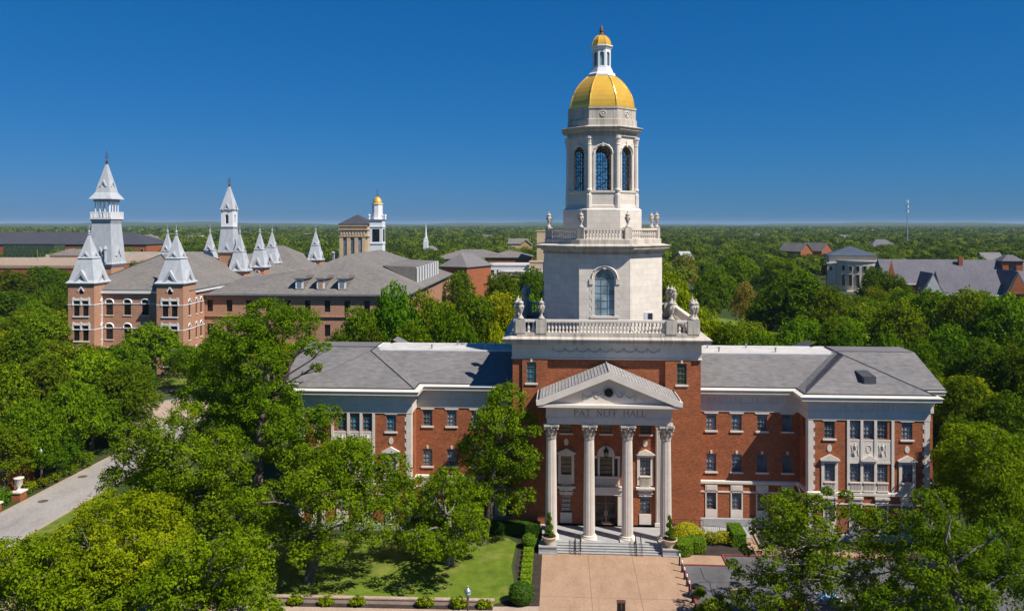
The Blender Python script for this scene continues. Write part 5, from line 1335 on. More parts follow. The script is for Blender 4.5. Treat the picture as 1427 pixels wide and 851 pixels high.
# communications mast
ms = thing('communications_mast', 'tall slender grey communications mast on the right skyline', 'mast', bframe(1264.5, 904))
m = MB(); m.tube([(0, 0, 0), (0, 0, 58)], [.75, .42], 8); m.build('pole', M_plain('mast_steel', (.30, .36, .42), .5), ms)
m = MB()
for z in (57, 51.5, 46):
    for k in range(3):
        a = 2 * math.pi * k / 3 + .4; m.box(1.3 * math.cos(a) - .3, 1.3 * math.cos(a) + .3, 1.3 * math.sin(a) - .3, 1.3 * math.sin(a) + .3, z - 1.4, z + 1.4)
    m.tube([(-1.6, 0, z - 1.5), (1.6, 0, z - 1.5)], .12, 5)
m.build('antennas', WHITE, ms)
house('white_roofed_house', 'white roofed cottage among trees right of the stone tower', 'house', 959, 420, 6.5, 7, 13.0, 16.6, LIME_F, STEEL, 'x', R(30), True)
house('slate_villa', 'low villa with bluish slate roof beyond the limestone hall', 'house', 1233, 720, 26, 18, 9, 17.5, LIME_F, SHINGLE_P, 'x')
house('grey_gabled_house', 'grey gabled house behind the brick cupola at far right', 'house', 1388, 420, 11, 10, 11, 16, TAN, SHINGLE, 'x', R(10), True)
rr = random.Random(11)
for k, (px, Y, lab) in enumerate(((1388, 1500, 'tiny white building on the skyline right of the mast'), (1180, 1300, 'tiny pale building on the skyline left of the mast'), (342, 1900, 'tiny pale warehouse on the skyline right of the second tower'), (430, 1500, 'tiny pale roof in the woods left of the tan hall'), (236, 1400, 'tiny pale roof in the woods right of the great tower'), (270, 1250, 'tiny white house left of the second tower'), (680, 1250, 'tiny white building in the woods right of the steeple'), (1060, 1400, 'tiny white house in woods between stone tower and mast'))):
    house('distant_building', lab, 'building', px, Y, 14 + rr.random() * 14, 12, 13, 13, WHITE if k % 2 else LIME_F, DECK, group='tiny buildings in the distant woods')
house('low_pink_house', 'low house with pale pink roof under trees at far left', 'house', 14, 212, 9, 8, 3.2, 5.6, TAN, CONC_P, 'x'); house('low_pink_porch', 'low pink roofed porch under trees left of the Victorian hall', 'porch', 44, 213, 5, 5, 3.0, 3.0, FRAME_D, CONC_P)

# ------------------------------------------------------------------ things in front of the hall
def leafblob(name, clumps, seed, leaf, sub, dens, mat, parent=None, color=(1, 1, 1), flat=1.0):
    o = bpy.data.objects.new(name, crown_mesh(name, clumps, seed, leaf, sub, dens, mat)); COL.objects.link(o)
    o.color = (*color, 1)
    if parent: o.parent = parent
    return o
def crown_mesh(name, clumps, seed, leaf, sub, dens, mat, low=-0.55, shell=0.72, aspect=0.6, up=0.35):
    """foliage: many small leaf sprays gathered in tufts spread over and through each clump"""
    g = np.random.default_rng(seed); P = []; Nn = []; T = []
    for (cx, cy, cz, rx, ry, rz) in clumps:
        rad = np.array([rx, ry, rz]); area = 4 * math.pi * (((rx * ry) ** 1.6 + (rx * rz) ** 1.6 + (ry * rz) ** 1.6) / 3) ** (1 / 1.6)
        rs = min(sub, 0.45 * min(rx, ry, rz)); ns = max(3, int(area * 1.75 / (math.pi * rs * rs)))
        d = g.normal(size=(ns * 3, 3)); d /= np.linalg.norm(d, axis=1)[:, None]; d = d[(d[:, 2] > low) | (g.random(len(d)) < 0.25)][:ns]; ns = len(d)
        sc = np.array([cx, cy, cz]) + d * rad * (shell + (1 - shell) * g.random((ns, 1)) ** 0.6)
        srad = rs * (0.6 + 0.6 * g.random(ns)); stone = g.normal(size=ns) * 0.19 + g.normal() * 0.06
        nl = max(5, int(dens * rs * rs / (leaf * leaf * aspect)))
        e = g.normal(size=(ns, nl, 3)); e /= np.linalg.norm(e, axis=2)[..., None]
        q = e * (g.random((ns, nl, 1)) ** 0.45) * srad[:, None, None] * np.array([1, 1, 0.72])
        pos = sc[:, None, :] + q
        nor = 0.6 * e + 0.4 * d[:, None, :] + 0.55 * g.normal(size=e.shape); nor[..., 2] += up
        P.append(pos.reshape(-1, 3)); Nn.append(nor.reshape(-1, 3)); T.append((0.5 + stone[:, None] + 0.13 * g.normal(size=(ns, nl))).reshape(-1))
    P = np.concatenate(P); Nn = np.concatenate(Nn); T = np.clip(np.concatenate(T), 0, 1).astype(np.float32); n = len(P)
    Nn /= np.linalg.norm(Nn, axis=1)[:, None] + 1e-9
    r = g.normal(size=(n, 3)); t = np.cross(Nn, r); t /= np.linalg.norm(t, axis=1)[:, None] + 1e-9; b = np.cross(Nn, t)
    s = leaf * (0.65 + 0.7 * g.random((n, 1)))
    V = np.empty((n, 4, 3), np.float32)
    V[:, 0] = P - t * s * 0.5; V[:, 1] = P + b * s * aspect * 0.5 - t * s * 0.06; V[:, 2] = P + t * s * 0.5 - Nn * s * 0.10; V[:, 3] = P - b * s * aspect * 0.5 - t * s * 0.06
    me = bpy.data.meshes.new(name)
    me.vertices.add(n * 4); me.vertices.foreach_set('co', V.ravel())
    me.loops.add(n * 4); me.loops.foreach_set('vertex_index', np.arange(n * 4, dtype=np.int32))
    me.polygons.add(n); me.polygons.foreach_set('loop_start', np.arange(0, n * 4, 4, dtype=np.int32)); me.polygons.foreach_set('loop_total', np.full(n, 4, np.int32))
    at = me.attributes.new('tone', 'FLOAT', 'FACE'); at.data.foreach_set('value', T)
    me.materials.append(mat); me.update(); me.validate()
    return me
def boxclumps(x0, x1, y0, y1, z0, z1, st):
    out = []
    nx, ny, nz = max(1, round((x1 - x0) / st)), max(1, round((y1 - y0) / st)), max(1, round((z1 - z0) / st))
    for i in range(nx):
        for j in range(ny):
            for k in range(nz):
                out.append((x0 + (i + .5) * (x1 - x0) / nx, y0 + (j + .5) * (y1 - y0) / ny, z0 + (k + .5) * (z1 - z0) / nz, (x1 - x0) / nx * .55, (y1 - y0) / ny * .55, (z1 - z0) / nz * .55))
    return out
def clipped_box(name, label, cat, x0, x1, y0, y1, h, seed, mat=None, col=(1, 1, 1), group=None, leaf=.11):
    """a hedge clipped flat: dense twigs inside, leaf skin outside"""
    t = thing(name, label, cat, ((x0 + x1) / 2, (y0 + y1) / 2, 0), 0, group); W, D = (x1 - x0) / 2, (y1 - y0) / 2
    m = MB(); m.box(-W + .08, W - .08, -D + .08, D - .08, 0, h - .08); m.build('twigs', M_TW, t)
    g = np.random.default_rng(seed); a = [4 * W * D, 2 * W * h, 2 * W * h, 2 * D * h, 2 * D * h]
    P = []; Nn = []
    for f, ar in enumerate(a):
        n = int(ar * 2.6 / (leaf * leaf * .6)); u, v, wv = g.random(n) * 2 - 1, g.random(n) * 2 - 1, g.normal(size=n) * .035
        if f == 0: p = np.stack([u * W, v * D, h + wv], 1); nn = (0, 0, 1)
        elif f < 3: sgn = -1 if f == 1 else 1; p = np.stack([u * W, sgn * D + wv, (v + 1) / 2 * h], 1); nn = (0, sgn, 0)
        else: sgn = -1 if f == 3 else 1; p = np.stack([sgn * W + wv, u * D, (v + 1) / 2 * h], 1); nn = (sgn, 0, 0)
        P.append(p); Nn.append(np.tile(nn, (n, 1)) + g.normal(size=(n, 3)) * .45)
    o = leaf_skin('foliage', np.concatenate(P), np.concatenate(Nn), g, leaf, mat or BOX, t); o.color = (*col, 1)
    return t
def clipped_round(name, label, cat, x, y, r, h, seed, mat=None, col=(1, 1, 1), group=None, leaf=.12, shape='globe', sy=1.0, rough=.04):
    t = thing(name, label, cat, (x, y, 0), 0, group); g = np.random.default_rng(seed)
    if shape == 'globe': prof = [(.55 * r, .02), (.85 * r, .2 * h), (r, .48 * h), (.88 * r, .75 * h), (.55 * r, .93 * h), (.02, h)]
    elif shape == 'drum': prof = [(.9 * r, .02), (r, .15 * h), (r, .85 * h), (.93 * r, .95 * h), (.5 * r, h), (.02, h + .03)]
    else: prof = [(.95 * r, .02), (r, .2 * h), (.92 * r, .5 * h), (.7 * r, .78 * h), (.38 * r, .95 * h), (.02, h)]
    m = MB(); m.lathe(0, 0, [(max(.01, rr_ - .07), z * .97) for rr_, z in prof], 16, sy=sy); m.build('twigs', M_TW, t)
    P = []; Nn = []
    for (r0, z0), (r1, z1) in zip(prof, prof[1:]):
        L = math.hypot(r1 - r0, z1 - z0); n = int(2 * math.pi * (r0 + r1) / 2 * L * 2.8 / (leaf * leaf * .6))
        u = g.random(n); a = g.random(n) * 2 * math.pi; rr_ = r0 + (r1 - r0) * u; z = z0 + (z1 - z0) * u; k = g.normal(size=n) * rough
        nr, nz = (z1 - z0) / L, (r0 - r1) / L
        P.append(np.stack([(rr_ + k) * np.cos(a), (rr_ + k) * np.sin(a) * sy, z + k * .6], 1)); Nn.append(np.stack([nr * np.cos(a), nr * np.sin(a), np.full(n, nz)], 1) + g.normal(size=(n, 3)) * .45)
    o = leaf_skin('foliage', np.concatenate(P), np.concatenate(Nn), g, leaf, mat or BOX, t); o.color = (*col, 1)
    return t
def leaf_skin(name, P, Nn, g, leaf, mat, parent, aspect=.6):
    n = len(P); Nn = Nn / (np.linalg.norm(Nn, axis=1)[:, None] + 1e-9); r = g.normal(size=(n, 3)); t = np.cross(Nn, r); t /= np.linalg.norm(t, axis=1)[:, None] + 1e-9; b = np.cross(Nn, t)
    s = leaf * (.65 + .7 * g.random((n, 1))); V = np.empty((n, 4, 3), np.float32)
    V[:, 0] = P - t * s * .5; V[:, 1] = P + b * s * aspect * .5; V[:, 2] = P + t * s * .5; V[:, 3] = P - b * s * aspect * .5
    me = bpy.data.meshes.new(name); me.vertices.add(n * 4); me.vertices.foreach_set('co', V.ravel()); me.loops.add(n * 4); me.loops.foreach_set('vertex_index', np.arange(n * 4, dtype=np.int32))
    me.polygons.add(n); me.polygons.foreach_set('loop_start', np.arange(0, n * 4, 4, dtype=np.int32)); me.polygons.foreach_set('loop_total', np.full(n, 4, np.int32))
    at = me.attributes.new('tone', 'FLOAT', 'FACE'); at.data.foreach_set('value', np.clip(.5 + .2 * g.normal(size=n), 0, 1).astype(np.float32))
    me.materials.append(mat); me.update(); me.validate()
    o = bpy.data.objects.new(name, me); COL.objects.link(o); o.parent = parent
    return o
M_TW = M_plain('twigs', (.03, .045, .012), .9)

def planter(x, lab, sd):
    t = thing('planter', lab, 'planter', (x, -5.5, .721))
    m = MB(); m.lathe(0, 0, [(.38, 0), (.42, .04), (.40, .1), (.58, .42), (.66, .62), (.72, .66), (.72, .76), (.64, .77), (.62, .68)], 24, capt=False); m.build('pot', TERRA, t, True)
    m = MB(); m.lathe(0, 0, [(.02, .69), (.63, .7)], 20, capb=False, capt=False); m.build('soil', MULCH, t)
    return t
def topiary(x, lab, sd):
    t = thing('spiral_topiary', lab, 'topiary', (x, -5.5, .721 + .68))
    m = MB(); m.tube([(0, 0, 0), (0, 0, 2.0)], [.05, .03], 6); m.build('stem', BARK, t)
    cl = []
    for k in range(26):
        q = k / 25.0; a = q * 2 * math.pi * 2.6; rr_ = .34 * (1 - q * .85); cl.append((rr_ * .7 * math.cos(a), rr_ * .7 * math.sin(a), .2 + q * 2.0, .1 + rr_ * .55, .1 + rr_ * .55, .15))
    leafblob('foliage', cl, sd, .08, .12, 2.2, LEAF, t, (.75, .9, 1.1))
    return t
for x, sd_, lab in ((-5.75, 3, 'left of steps'), (5.75, 4, 'right of steps')):
    planter(x, 'round tan stone planter on the granite block ' + lab, sd_)
    topiary(x, 'dark green spiral topiary growing in the planter ' + lab, sd_)
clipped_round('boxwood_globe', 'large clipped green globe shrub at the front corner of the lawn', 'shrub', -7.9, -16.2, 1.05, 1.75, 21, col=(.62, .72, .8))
clipped_round('boxwood_globe', 'small clipped green globe shrub left of the portico steps', 'shrub', -7.6, -4.8, .8, 1.35, 22, col=(1.2, 1.2, .8))
names = ['nearest the steps', 'second from the steps', 'third from the steps', 'fourth from the steps', 'third from the big globe shrub', 'second from the big globe shrub', 'next to the big globe shrub']
for k in range(7):
    y = -6.1 - k * 1.18; clipped_box('clipped_hedge_block', 'low square clipped hedge block in the mulch row, ' + names[k], 'hedge', -8.15, -7.25, y - .42, y + .42, .42, 30 + k, col=(2.1, 1.75, 1), group='square hedge blocks beside the plaza')
clipped_round('drum_shrub', 'round drum shaped clipped shrub nearest the plaza right of steps', 'shrub', 6.95, -5.3, 1.0, 1.3, 41, shape='drum', col=(1.35, 1.25, .8))
clipped_round('drum_shrub', 'round drum shaped clipped shrub behind its twin right of steps', 'shrub', 8.35, -4.5, .95, 1.3, 42, shape='drum', col=(1.35, 1.25, .8))
clipped_round('golden_mound', 'bright yellow green mounded shrub beside the portico', 'shrub', 7.9, -2.2, 1.55, 1.75, 43, GOLDB, shape='mound', sy=.8, rough=.07)
t = thing('golden_hedge', 'loose row of yellow green shrubs below the ramp', 'hedge', (10.6, -2.7, 0))
leafblob('foliage', [(-1.6 + .62 * k, .15 * math.sin(k * 2.1), .62, .5, .75, .6) for k in range(6)], 44, .14, .3, 2.2, GOLDB, t, (.8, .85, 1)); m = MB(); m.box(-1.8, 1.8, -.35, .35, 0, .5); m.build('twigs', M_TW, t)
clipped_box('box_hedge', 'tall clipped box hedge at the right end of the planting bed', 'hedge', 12.1, 13.4, -3.6, -.6, 1.35, 45, col=(1.1, 1.15, .8))
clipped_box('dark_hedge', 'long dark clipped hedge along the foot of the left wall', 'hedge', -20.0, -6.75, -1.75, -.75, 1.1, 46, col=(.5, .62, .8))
tag(sheet('planting_bed', rect(6.3, 14.0, -5.6, -.5), 0.022, MULCH), 'dark mulched bed', 'bed'); 
for o in list(COL.objects):
    if o.name.startswith('planting_bed'):
        del o['label']; del o['category']
# low wall before the lawn and its small shrubs
m = MB()
pbar(m, (-29.5, -17.15), (-10.2, -16.75), .32, 0, .42); m.prism_z([(-29.6, -17.36), (-10.1, -16.96), (-10.1, -16.55), (-29.6, -16.95)], .421, .52)
tag(m.build('low_wall', CONC_P), 'low tan concrete wall along the front of the lawn', 'wall')
sheet('front_mulch_strip', [(-29.5, -18.0), (-10.2, -17.6), (-10.2, -16.9), (-29.5, -17.3)], .026, MULCH)
for k, (x, r_, lab) in enumerate(((-26.6, .62, 'leftmost in the row'), (-24.0, .6, 'second from the left end'), (-21.4, .6, 'third from the left end'), (-15.8, .72, 'left of the lamp post'), (-13.0, .68, 'just right of the lamp post'), (-10.9, .55, 'nearest the plaza'))):
    t = thing('small_shrub', 'small leafy shrub against the low lawn wall, ' + lab, 'shrub', (x, -17.55 + .02 * (x + 27), 0), 0, 'small shrubs along the low wall')
    leafblob('foliage', [(0, 0, r_ * .65, r_, r_ * .85, r_ * .65), (.5 * r_, .1, r_ * .4, r_ * .5, r_ * .5, r_ * .4), (-.5 * r_, 0, r_ * .5, r_ * .5, r_ * .5, r_ * .4)], 50 + k, .2, .22, 2.0, LEAF, t, (1.5, 1.35, 1)); m = MB(); m.tube([(0, 0, 0), (0, 0, r_)], .03, 5); m.build('stem', BARK, t)
# lamp posts
def lamp_post(loc, label, h):
    t = thing('lamp_post', label, 'lamp post', loc)
    m = MB(); m.lathe(0, 0, [(.2, 0), (.2, .3), (.13, .45), (.1, .7), (.065, .9), (.055, h - 1.0), (.1, h - .95), (.1, h - .85)], 10); m.build('post', BRONZE if h > 4.3 else M_plain('brown_post', (.16, .10, .07), .5, .3), t)
    m = MB(); m.lathe(0, 0, [(.11, h - .85), (.22, h - .55), (.24, h - .42)], 12); m.build('globe', GLASS_L, t, True)
    m = MB(); m.lathe(0, 0, [(.25, h - .42), (.27, h - .36), (.2, h - .25), (.08, h - .12), (.05, h - .08), (.06, h - .03), (.01, h + .08)], 12); m.build('lamp_cap', STEEL, t, True)
lamp_post((*spot(652, 800, 60.5).xy, 0), 'brown lamp post with silver cap on the front pavement', 4.0)
lamp_post((-66.9, 9.6, 0), 'brown lamp post with pale globe among the shrubs left of the road', 4.65)
# black stone pedestal at the near edge of the plaza
p = spot(865.5, 800, 62.8)
t = thing('black_pedestal', 'black square pedestal standing on the tan plaza', 'pedestal', (p.x, p.y, 0))
m = MB(); m.frustum((-.33, .33, -.2, .2), 0, (-.31, .31, -.18, .18), 1.72); m.build('body', IRON, t); m = MB(); m.box(-.35, .35, -.22, .22, 1.722, 1.8); m.box(-.04, .06, -.24, -.2, 1.2, 1.7); m.build('cap', BRONZE, t)
# bollards and bin
for k, (y, lab) in enumerate(((-7.95, 'nearest the steps'), (-9.4, 'second from the steps'), (-10.85, 'third from the steps'), (-12.2, 'second from the litter bin'), (-13.5, 'just behind the litter bin'), (-15.2, 'just in front of the litter bin'))):
    t = thing('bollard', 'black bollard with silver top beside the red kerb, ' + lab, 'bollard', (6.32, y, .016), 0, 'bollards between plaza and parking')
    m = MB(); m.lathe(0, 0, [(.14, 0), (.14, .06), (.075, .1), (.07, .82)], 10); m.build('post', IRON, t); m = MB(); m.lathe(0, 0, [(.085, .82), (.085, 1.0), (.05, 1.06), (.01, 1.08)], 10); m.build('cap', WHITE, t)
t = thing('litter_bin', 'round dark brown litter bin at the edge of the plaza', 'bin', (6.75, -14.35, .01))
m = MB(); m.lathe(0, 0, [(.33, 0), (.33, .05), (.38, .08), (.38, .95), (.42, .97), (.42, 1.03)], 20)
for k in range(20): a = 2 * math.pi * k / 20; m.tube([(.39 * math.cos(a), .39 * math.sin(a), .1), (.39 * math.cos(a), .39 * math.sin(a), .94)], .02, 4)
m.build('body', M_plain('brown_metal', (.05, .03, .022), .4, .3), t); m = MB(); m.lathe(0, 0, [(.42, 1.031), (.3, 1.1), (.17, 1.11), (.17, 1.04)], 20, capt=False); m.build('lid', IRON, t); m = MB(); m.lathe(0, 0, [(.02, 1.05), (.165, 1.05)], 14, capb=False, capt=False); m.build('opening', GLASS_K, t)
# handrails on the steps
for k, (x, lab) in enumerate(((-3.25, 'outer one on the left'), (-2.75, 'inner one on the left'), (2.55, 'inner one on the right'), (3.05, 'outer one on the right'))):
    t = thing('handrail', 'black iron handrail on the portico steps, ' + lab, 'handrail', (x, 0, 0), 0, 'handrails on the portico steps')
    a, b = Vector((0, -4.7, 1.5)), Vector((0, -6.3, .95))
    m = MB(); m.tube([(0, -4.6, 1.3), a, b, (0, -6.42, .8)], .03, 6); m.tube([(0, -4.7, .75), (0, -6.3, .2)], .02, 5); m.build('rail', IRON, t)
    m = MB(); m.tube([(0, -4.7, .635), a], .028, 6); m.tube([(0, -6.3, .02), b], .028, 6); m.cut()
    m.build('posts', IRON, t)
    m = MB()
    for j in range(5):
        q = (j + .5) / 5; c = Vector((0, -4.7 - 1.6 * q, 1.12 - .56 * q)); m.tube([c + Vector((.05 * math.sin(i), .13 * math.cos(2 * math.pi * i / 8), .3 * math.sin(2 * math.pi * i / 8))) for i in range(9)], .02, 4)
    if k != 3: m.build('scrollwork', IRON, t)
# ramp
t = thing('access_ramp', 'grey granite access ramp along the foot of the right wall', 'ramp', (0, 0, 0))
m = MB(); m.add([(6.9, -1.9, 0), (14.3, -1.9, 0), (14.3, -.55, 0), (6.9, -.55, 0), (6.9, -1.9, .63), (14.3, -1.9, .35), (14.3, -.55, .35), (6.9, -.55, .63)], [(0, 1, 5, 4), (4, 5, 6, 7), (1, 2, 6, 5), (2, 3, 7, 6), (3, 0, 4, 7)]); m.build('ramp_slab', GRANITE, t)
m = MB(); m.box(9.75, 15.6, 1.0, 1.35, 0, 1.1); m.box(9.9, 15.6, -.5, .95, 0, .36); m.build('ramp_wall', GRANITE, t)
m = MB(); m.add([(13.6, -3.9, .03), (14.6, -3.9, .03), (14.6, -.5, .35), (13.6, -.5, .35)], [(0, 1, 2, 3)]); m.build('lower_ramp', CONC_T, t)
m = MB()
for x in (13.5, 14.65): m.add([(x, -3.95, .02), (x + .14, -3.95, .02), (x + .14, -.5, .02), (x, -.5, .02), (x, -3.95, .2), (x + .14, -3.95, .2), (x + .14, -.5, .52), (x, -.5, .52)], [(0, 3, 2, 1), (4, 5, 6, 7), (0, 1, 5, 4), (1, 2, 6, 5), (2, 3, 7, 6), (3, 0, 4, 7)]); m.cut()
m.pieces('ramp_kerb', CONC_P, t)
def railing(label, pts, h, gap, group):
    t = thing('ramp_railing', label, 'railing', (0, 0, 0), 0, group)
    for hh, nm in ((h, 'top_rail'), (h * .15, 'bottom_rail')): m = MB(); m.tube([(x, y, z + hh) for x, y, z in pts], .028, 5); m.build(nm, IRON, t)
    m = MB()
    for (x0, y0, z0), (x1, y1, z1) in zip(pts, pts[1:]):
        L = math.hypot(x1 - x0, y1 - y0); n = int(L / gap)
        for i in range(n + 1):
            q = i / n; m.tube([(x0 + (x1 - x0) * q, y0 + (y1 - y0) * q, z0 + (z1 - z0) * q), (x0 + (x1 - x0) * q, y0 + (y1 - y0) * q, z0 + (z1 - z0) * q + h)], .012 if i % 6 else .025, 4)
    m.build('balusters', IRON, t)
railing('black iron railing along the outer edge of the ramp', [(6.6, -1.95, .63), (9.9, -1.95, .5), (13.4, -1.95, .36)], .95, .2, 'ramp railings')
railing('black iron railing beside the wall above the ramp', [(6.9, -.6, .63), (9.8, -.6, .55)], .95, .4, 'ramp railings')
railing('black iron railing on the lower ramp nearest the parking', [(15.0, 1.0, .4), (15.0, -1.8, .3), (15.0, -3.4, .1)], 1.0, .16, 'ramp railings')
# left of the road
for k, (y, lab) in enumerate(((5.0, 'farther from the viewer'), (0.9, 'nearer the viewer'))):
    t = thing('gate_pillar', 'low brick pillar with stone cap beside the road, ' + lab, 'pillar', (-66.4, y, 0), 0, 'brick pillars by the road')
    m = MB(); m.box(-.55, .55, -.55, .55, 0, .95); m.build('shaft', BRICK, t); m = MB(); m.box(-.66, .66, -.66, .66, .953, 1.12); m.build('cap', STONE_S, t)
    t = thing('stone_urn', 'pale stone urn standing on the brick pillar ' + lab, 'urn', (-66.4, y, 1.123), 0, 'urns on the brick pillars')
    m = MB(); m.lathe(0, 0, [(.3, 0), (.3, .08), (.16, .16), (.16, .3), (.4, .7), (.46, 1.3), (.55, 1.38), (.55, 1.45), (.4, 1.46)], 16); m.build('bowl', STONE_S, t, True)
t = thing('brick_gatehouse', 'low brick building with pale coping at the left edge beside the road', 'building', (-72.2, 6.2, 0))
m = MB(); m.wall((-5, 0), (1, 0), 8.5, 0, 2.9, [(6.2, 7.0, .8, 1.9)], .2); m.wall((3.5, 0), (0, 1), 5, 0, 2.9, [], .2); m.wall((-5, 5), (0, -1), 5, 0, 2.9, [], .2); m.wall((3.5, 5), (-1, 0), 8.5, 0, 2.9, [], .2); m.build('wall', BRICK, t)
m = MB(); m.prism_y([(-5.2, 2.903), (3.7, 2.903), (3.7, 3.15), (1.5, 3.15), (.5, 3.6), (-2, 3.9), (-4, 3.6), (-5.2, 3.15)], -.15, .25); m.build('coping', STONE_S, t)
m = MB(); m.box(-5, 3.5, .3, 5, 2.85, 2.95); m.build('roof', SHINGLE_B, t); window(t, 1.6, 0, .8, .8, 1.1, GLASS_K, 1, 2, False, 0, FRAME_D)
for k, (x, y, r_, c_, lab) in enumerate(((-67.6, 2.9, 1.5, (.8, 1.2, .8), 'bright green shrub between the two brick pillars'), (-67.2, 7.3, 1.0, (1.5, 1.3, .8), 'yellowish shrub just beyond the farther brick pillar'), (-66.6, 9.2, .85, (1.1, .9, .8), 'olive shrub at the foot of the left lamp post'), (-66.6, 11.4, .9, (1.1, .95, .8), 'olive shrub just beyond the left lamp post'), (-66.5, 14.0, 1.1, (.9, 1, .8), 'green roadside shrub, third beyond the left lamp post'), (-66.6, 17.0, 1.5, (.9, 1, .8), 'larger roadside shrub farthest along the left kerb'), (-69.5, 8.6, 1.2, (1.2, 1.1, .8), 'shrub against the gatehouse corner'))):
    t = thing('roadside_shrub', lab, 'shrub', (x, y, 0), 0, 'shrubs along the left road')
    leafblob('foliage', [(0, 0, r_ * .6, r_, r_, r_ * .65), (.4 * r_, .3 * r_, r_ * .9, r_ * .5, r_ * .5, r_ * .4)], 80 + k, .2, .35, 2.0, LEAF, t, c_); m = MB(); m.tube([(0, 0, 0), (0, 0, r_)], .05, 5); m.build('stem', BARK, t)
for x, y, lab in ((-63.4, 4.8, 'nearer rusty manhole cover in the pale road'), (-64.2, 13.6, 'farther small manhole cover near the left kerb')):
    m = MB(); m.lathe(0, 0, [(.55, 0.0), (.55, .012), (.4, .013), (.4, .008), (.02, .008)], 20, capb=False); o = m.build('manhole_cover', M_plain('rusty_iron', (.14, .085, .06), .8, .2)); o.location = (x, y, .013); tag(o, lab, 'manhole cover')
# parked car under the right hand tree
t = thing('parked_car', 'red car parked under the spreading tree at lower right', 'car', (13.6, -18.3, .01), R(82))
side = [(-2.2, .45), (2.15, .45), (2.2, .75), (1.95, .92), (1.0, 1.02), (.45, 1.42), (-.9, 1.46), (-1.7, 1.05), (-2.2, .98)]
m = MB(); m.prism_y(side, -.85, .85); m.build('body', TAILR, t)
m = MB(); m.prism_y([(-1.55, 1.08), (.92, 1.05), (.42, 1.39), (-.88, 1.42)], -.856, .856); m.build('window', GLASS_K, t)
for x in (-1.35, 1.35):
    for y in (-.8, .8):
        w_ = MB(); N = 16; w_.prism_y([(x + .33 * math.cos(2 * math.pi * i / N), .33 + .33 * math.sin(2 * math.pi * i / N)) for i in range(N)], y - .1, y + .1); w_ = w_.build('wheel', RUBBER, t); q = MB(); q.prism_y([(x + .2 * math.cos(2 * math.pi * i / N), .33 + .2 * math.sin(2 * math.pi * i / N)) for i in range(N)], y - .11, y + .11); q.build('rim', STEEL, w_)
for y in (-.62, .62): m = MB(); m.box(2.1, 2.2, y - .18, y + .18, .66, .8); m.build('headlight', WHITE, t)

# ------------------------------------------------------------------ trees
def limb_mesh(name, base, clumps, r0, seed, fork=.38, mat=None, bend=.6):
    g = random.Random(seed); m = MB(); base = Vector(base)
    cs = [Vector(c[:3]) for c in clumps]; cen = sum(cs, Vector()) / len(cs); top = max(c.z for c in cs)
    fk = base.lerp(Vector((cen.x, cen.y, top)), fork) + Vector((g.uniform(-bend, bend), g.uniform(-bend, bend), 0)) * .5
    mid = base.lerp(fk, .5) + Vector((g.uniform(-.3, .3), g.uniform(-.3, .3), 0))
    m.tube([base - Vector((0, 0, .3)), base + Vector((0, 0, .4)), mid, fk], [r0 * 1.35, r0, r0 * .85, r0 * .72], 8)
    up = Vector((cen.x, cen.y, cen.z + (top - cen.z) * .5)); hub = fk.lerp(up, .5) + Vector((g.uniform(-.4, .4), g.uniform(-.4, .4), 0))
    m.tube([fk, fk.lerp(hub, .5) + Vector((g.uniform(-.3, .3), g.uniform(-.3, .3), 0)), hub, up], [r0 * .7, r0 * .55, r0 * .42, r0 * .15], 7)
    for c in cs:
        s0 = fk if c.z < hub.z else hub; d = c - s0
        p1 = s0 + d * .35 + Vector((g.uniform(-bend, bend), g.uniform(-bend, bend), d.length * .06)); p2 = s0 + d * .7 + Vector((g.uniform(-bend, bend), g.uniform(-bend, bend), d.length * .05))
        k = r0 * g.uniform(.22, .36); m.tube([s0, p1, p2, c], [k, k * .75, k * .5, k * .2], 6)
        for _ in range(3):
            e = c + Vector((g.uniform(-1, 1), g.uniform(-1, 1), g.uniform(-.3, .8))) * 1.4; m.tube([p2, p2.lerp(e, .55) + Vector((0, 0, .2)), e], [k * .4, k * .25, k * .08], 5)
    return m
TONES = dict(dark=(.64, .76, .75), mid=(.92, .98, .9), light=(1.25, 1.2, .9), yellow=(1.9, 1.5, .8), bare=(1.9, 1.0, 5.5))
def hero(label, base_px, Y, clumps, tone, leaf=.235, sub=.85, dens=2.6, r0=.42, seed=1, bark=None, fork=.38, depth=.55, name='tree', low=-.55):
    b = spot(base_px, 800, Y); t = thing(name, label, 'tree', (b.x, b.y, 0))
    g = random.Random(seed); cl = []
    for c in clumps:
        px, py, rp = c[:3]; dy = c[3] if len(c) > 3 else g.uniform(-1, 1) * depth * 4.0
        p = spot(px, py, Y + dy); r = rp * Y / F_PX; cl.append((p.x - b.x, p.y - b.y, p.z, r, r * 1.05, r * .8))
    n0 = len(cl)
    for c in list(cl):   # the far side of the crown, which this lens does not see
        if g.random() < .55: cl.append((c[0] * .7 + g.uniform(-1, 1), c[1] + g.uniform(2.5, 5), c[2] - g.uniform(.5, 2), c[3] * .85, c[4] * .85, c[5] * .8))
    limb_mesh('trunk', (0, 0, 0), cl[:n0], r0, seed, fork).build('trunk', bark or BARK, t, True)
    o = bpy.data.objects.new('crown', crown_mesh('crown', cl, seed, leaf, sub, dens, LEAF, low=low)); COL.objects.link(o); o.parent = t
    o.color = (*(TONES[tone] if isinstance(tone, str) else tone), 1)
    return t
hero('very tall dark pecan tree standing before the left end of the hall', 350, 80, [(375, 445, 36), (330, 470, 40), (412, 452, 32), (300, 505, 38), (352, 500, 44), (430, 478, 15), (452, 484, 9), (440, 512, 8), (285, 550, 34), (340, 550, 46), (385, 555, 32), (310, 600, 40), (370, 600, 44), (425, 595, 34), (455, 580, 22), (400, 630, 34), (440, 625, 26), (300, 560, 34, 5)], (.92, 1.05, .9), r0=.62, seed=101, depth=.6)
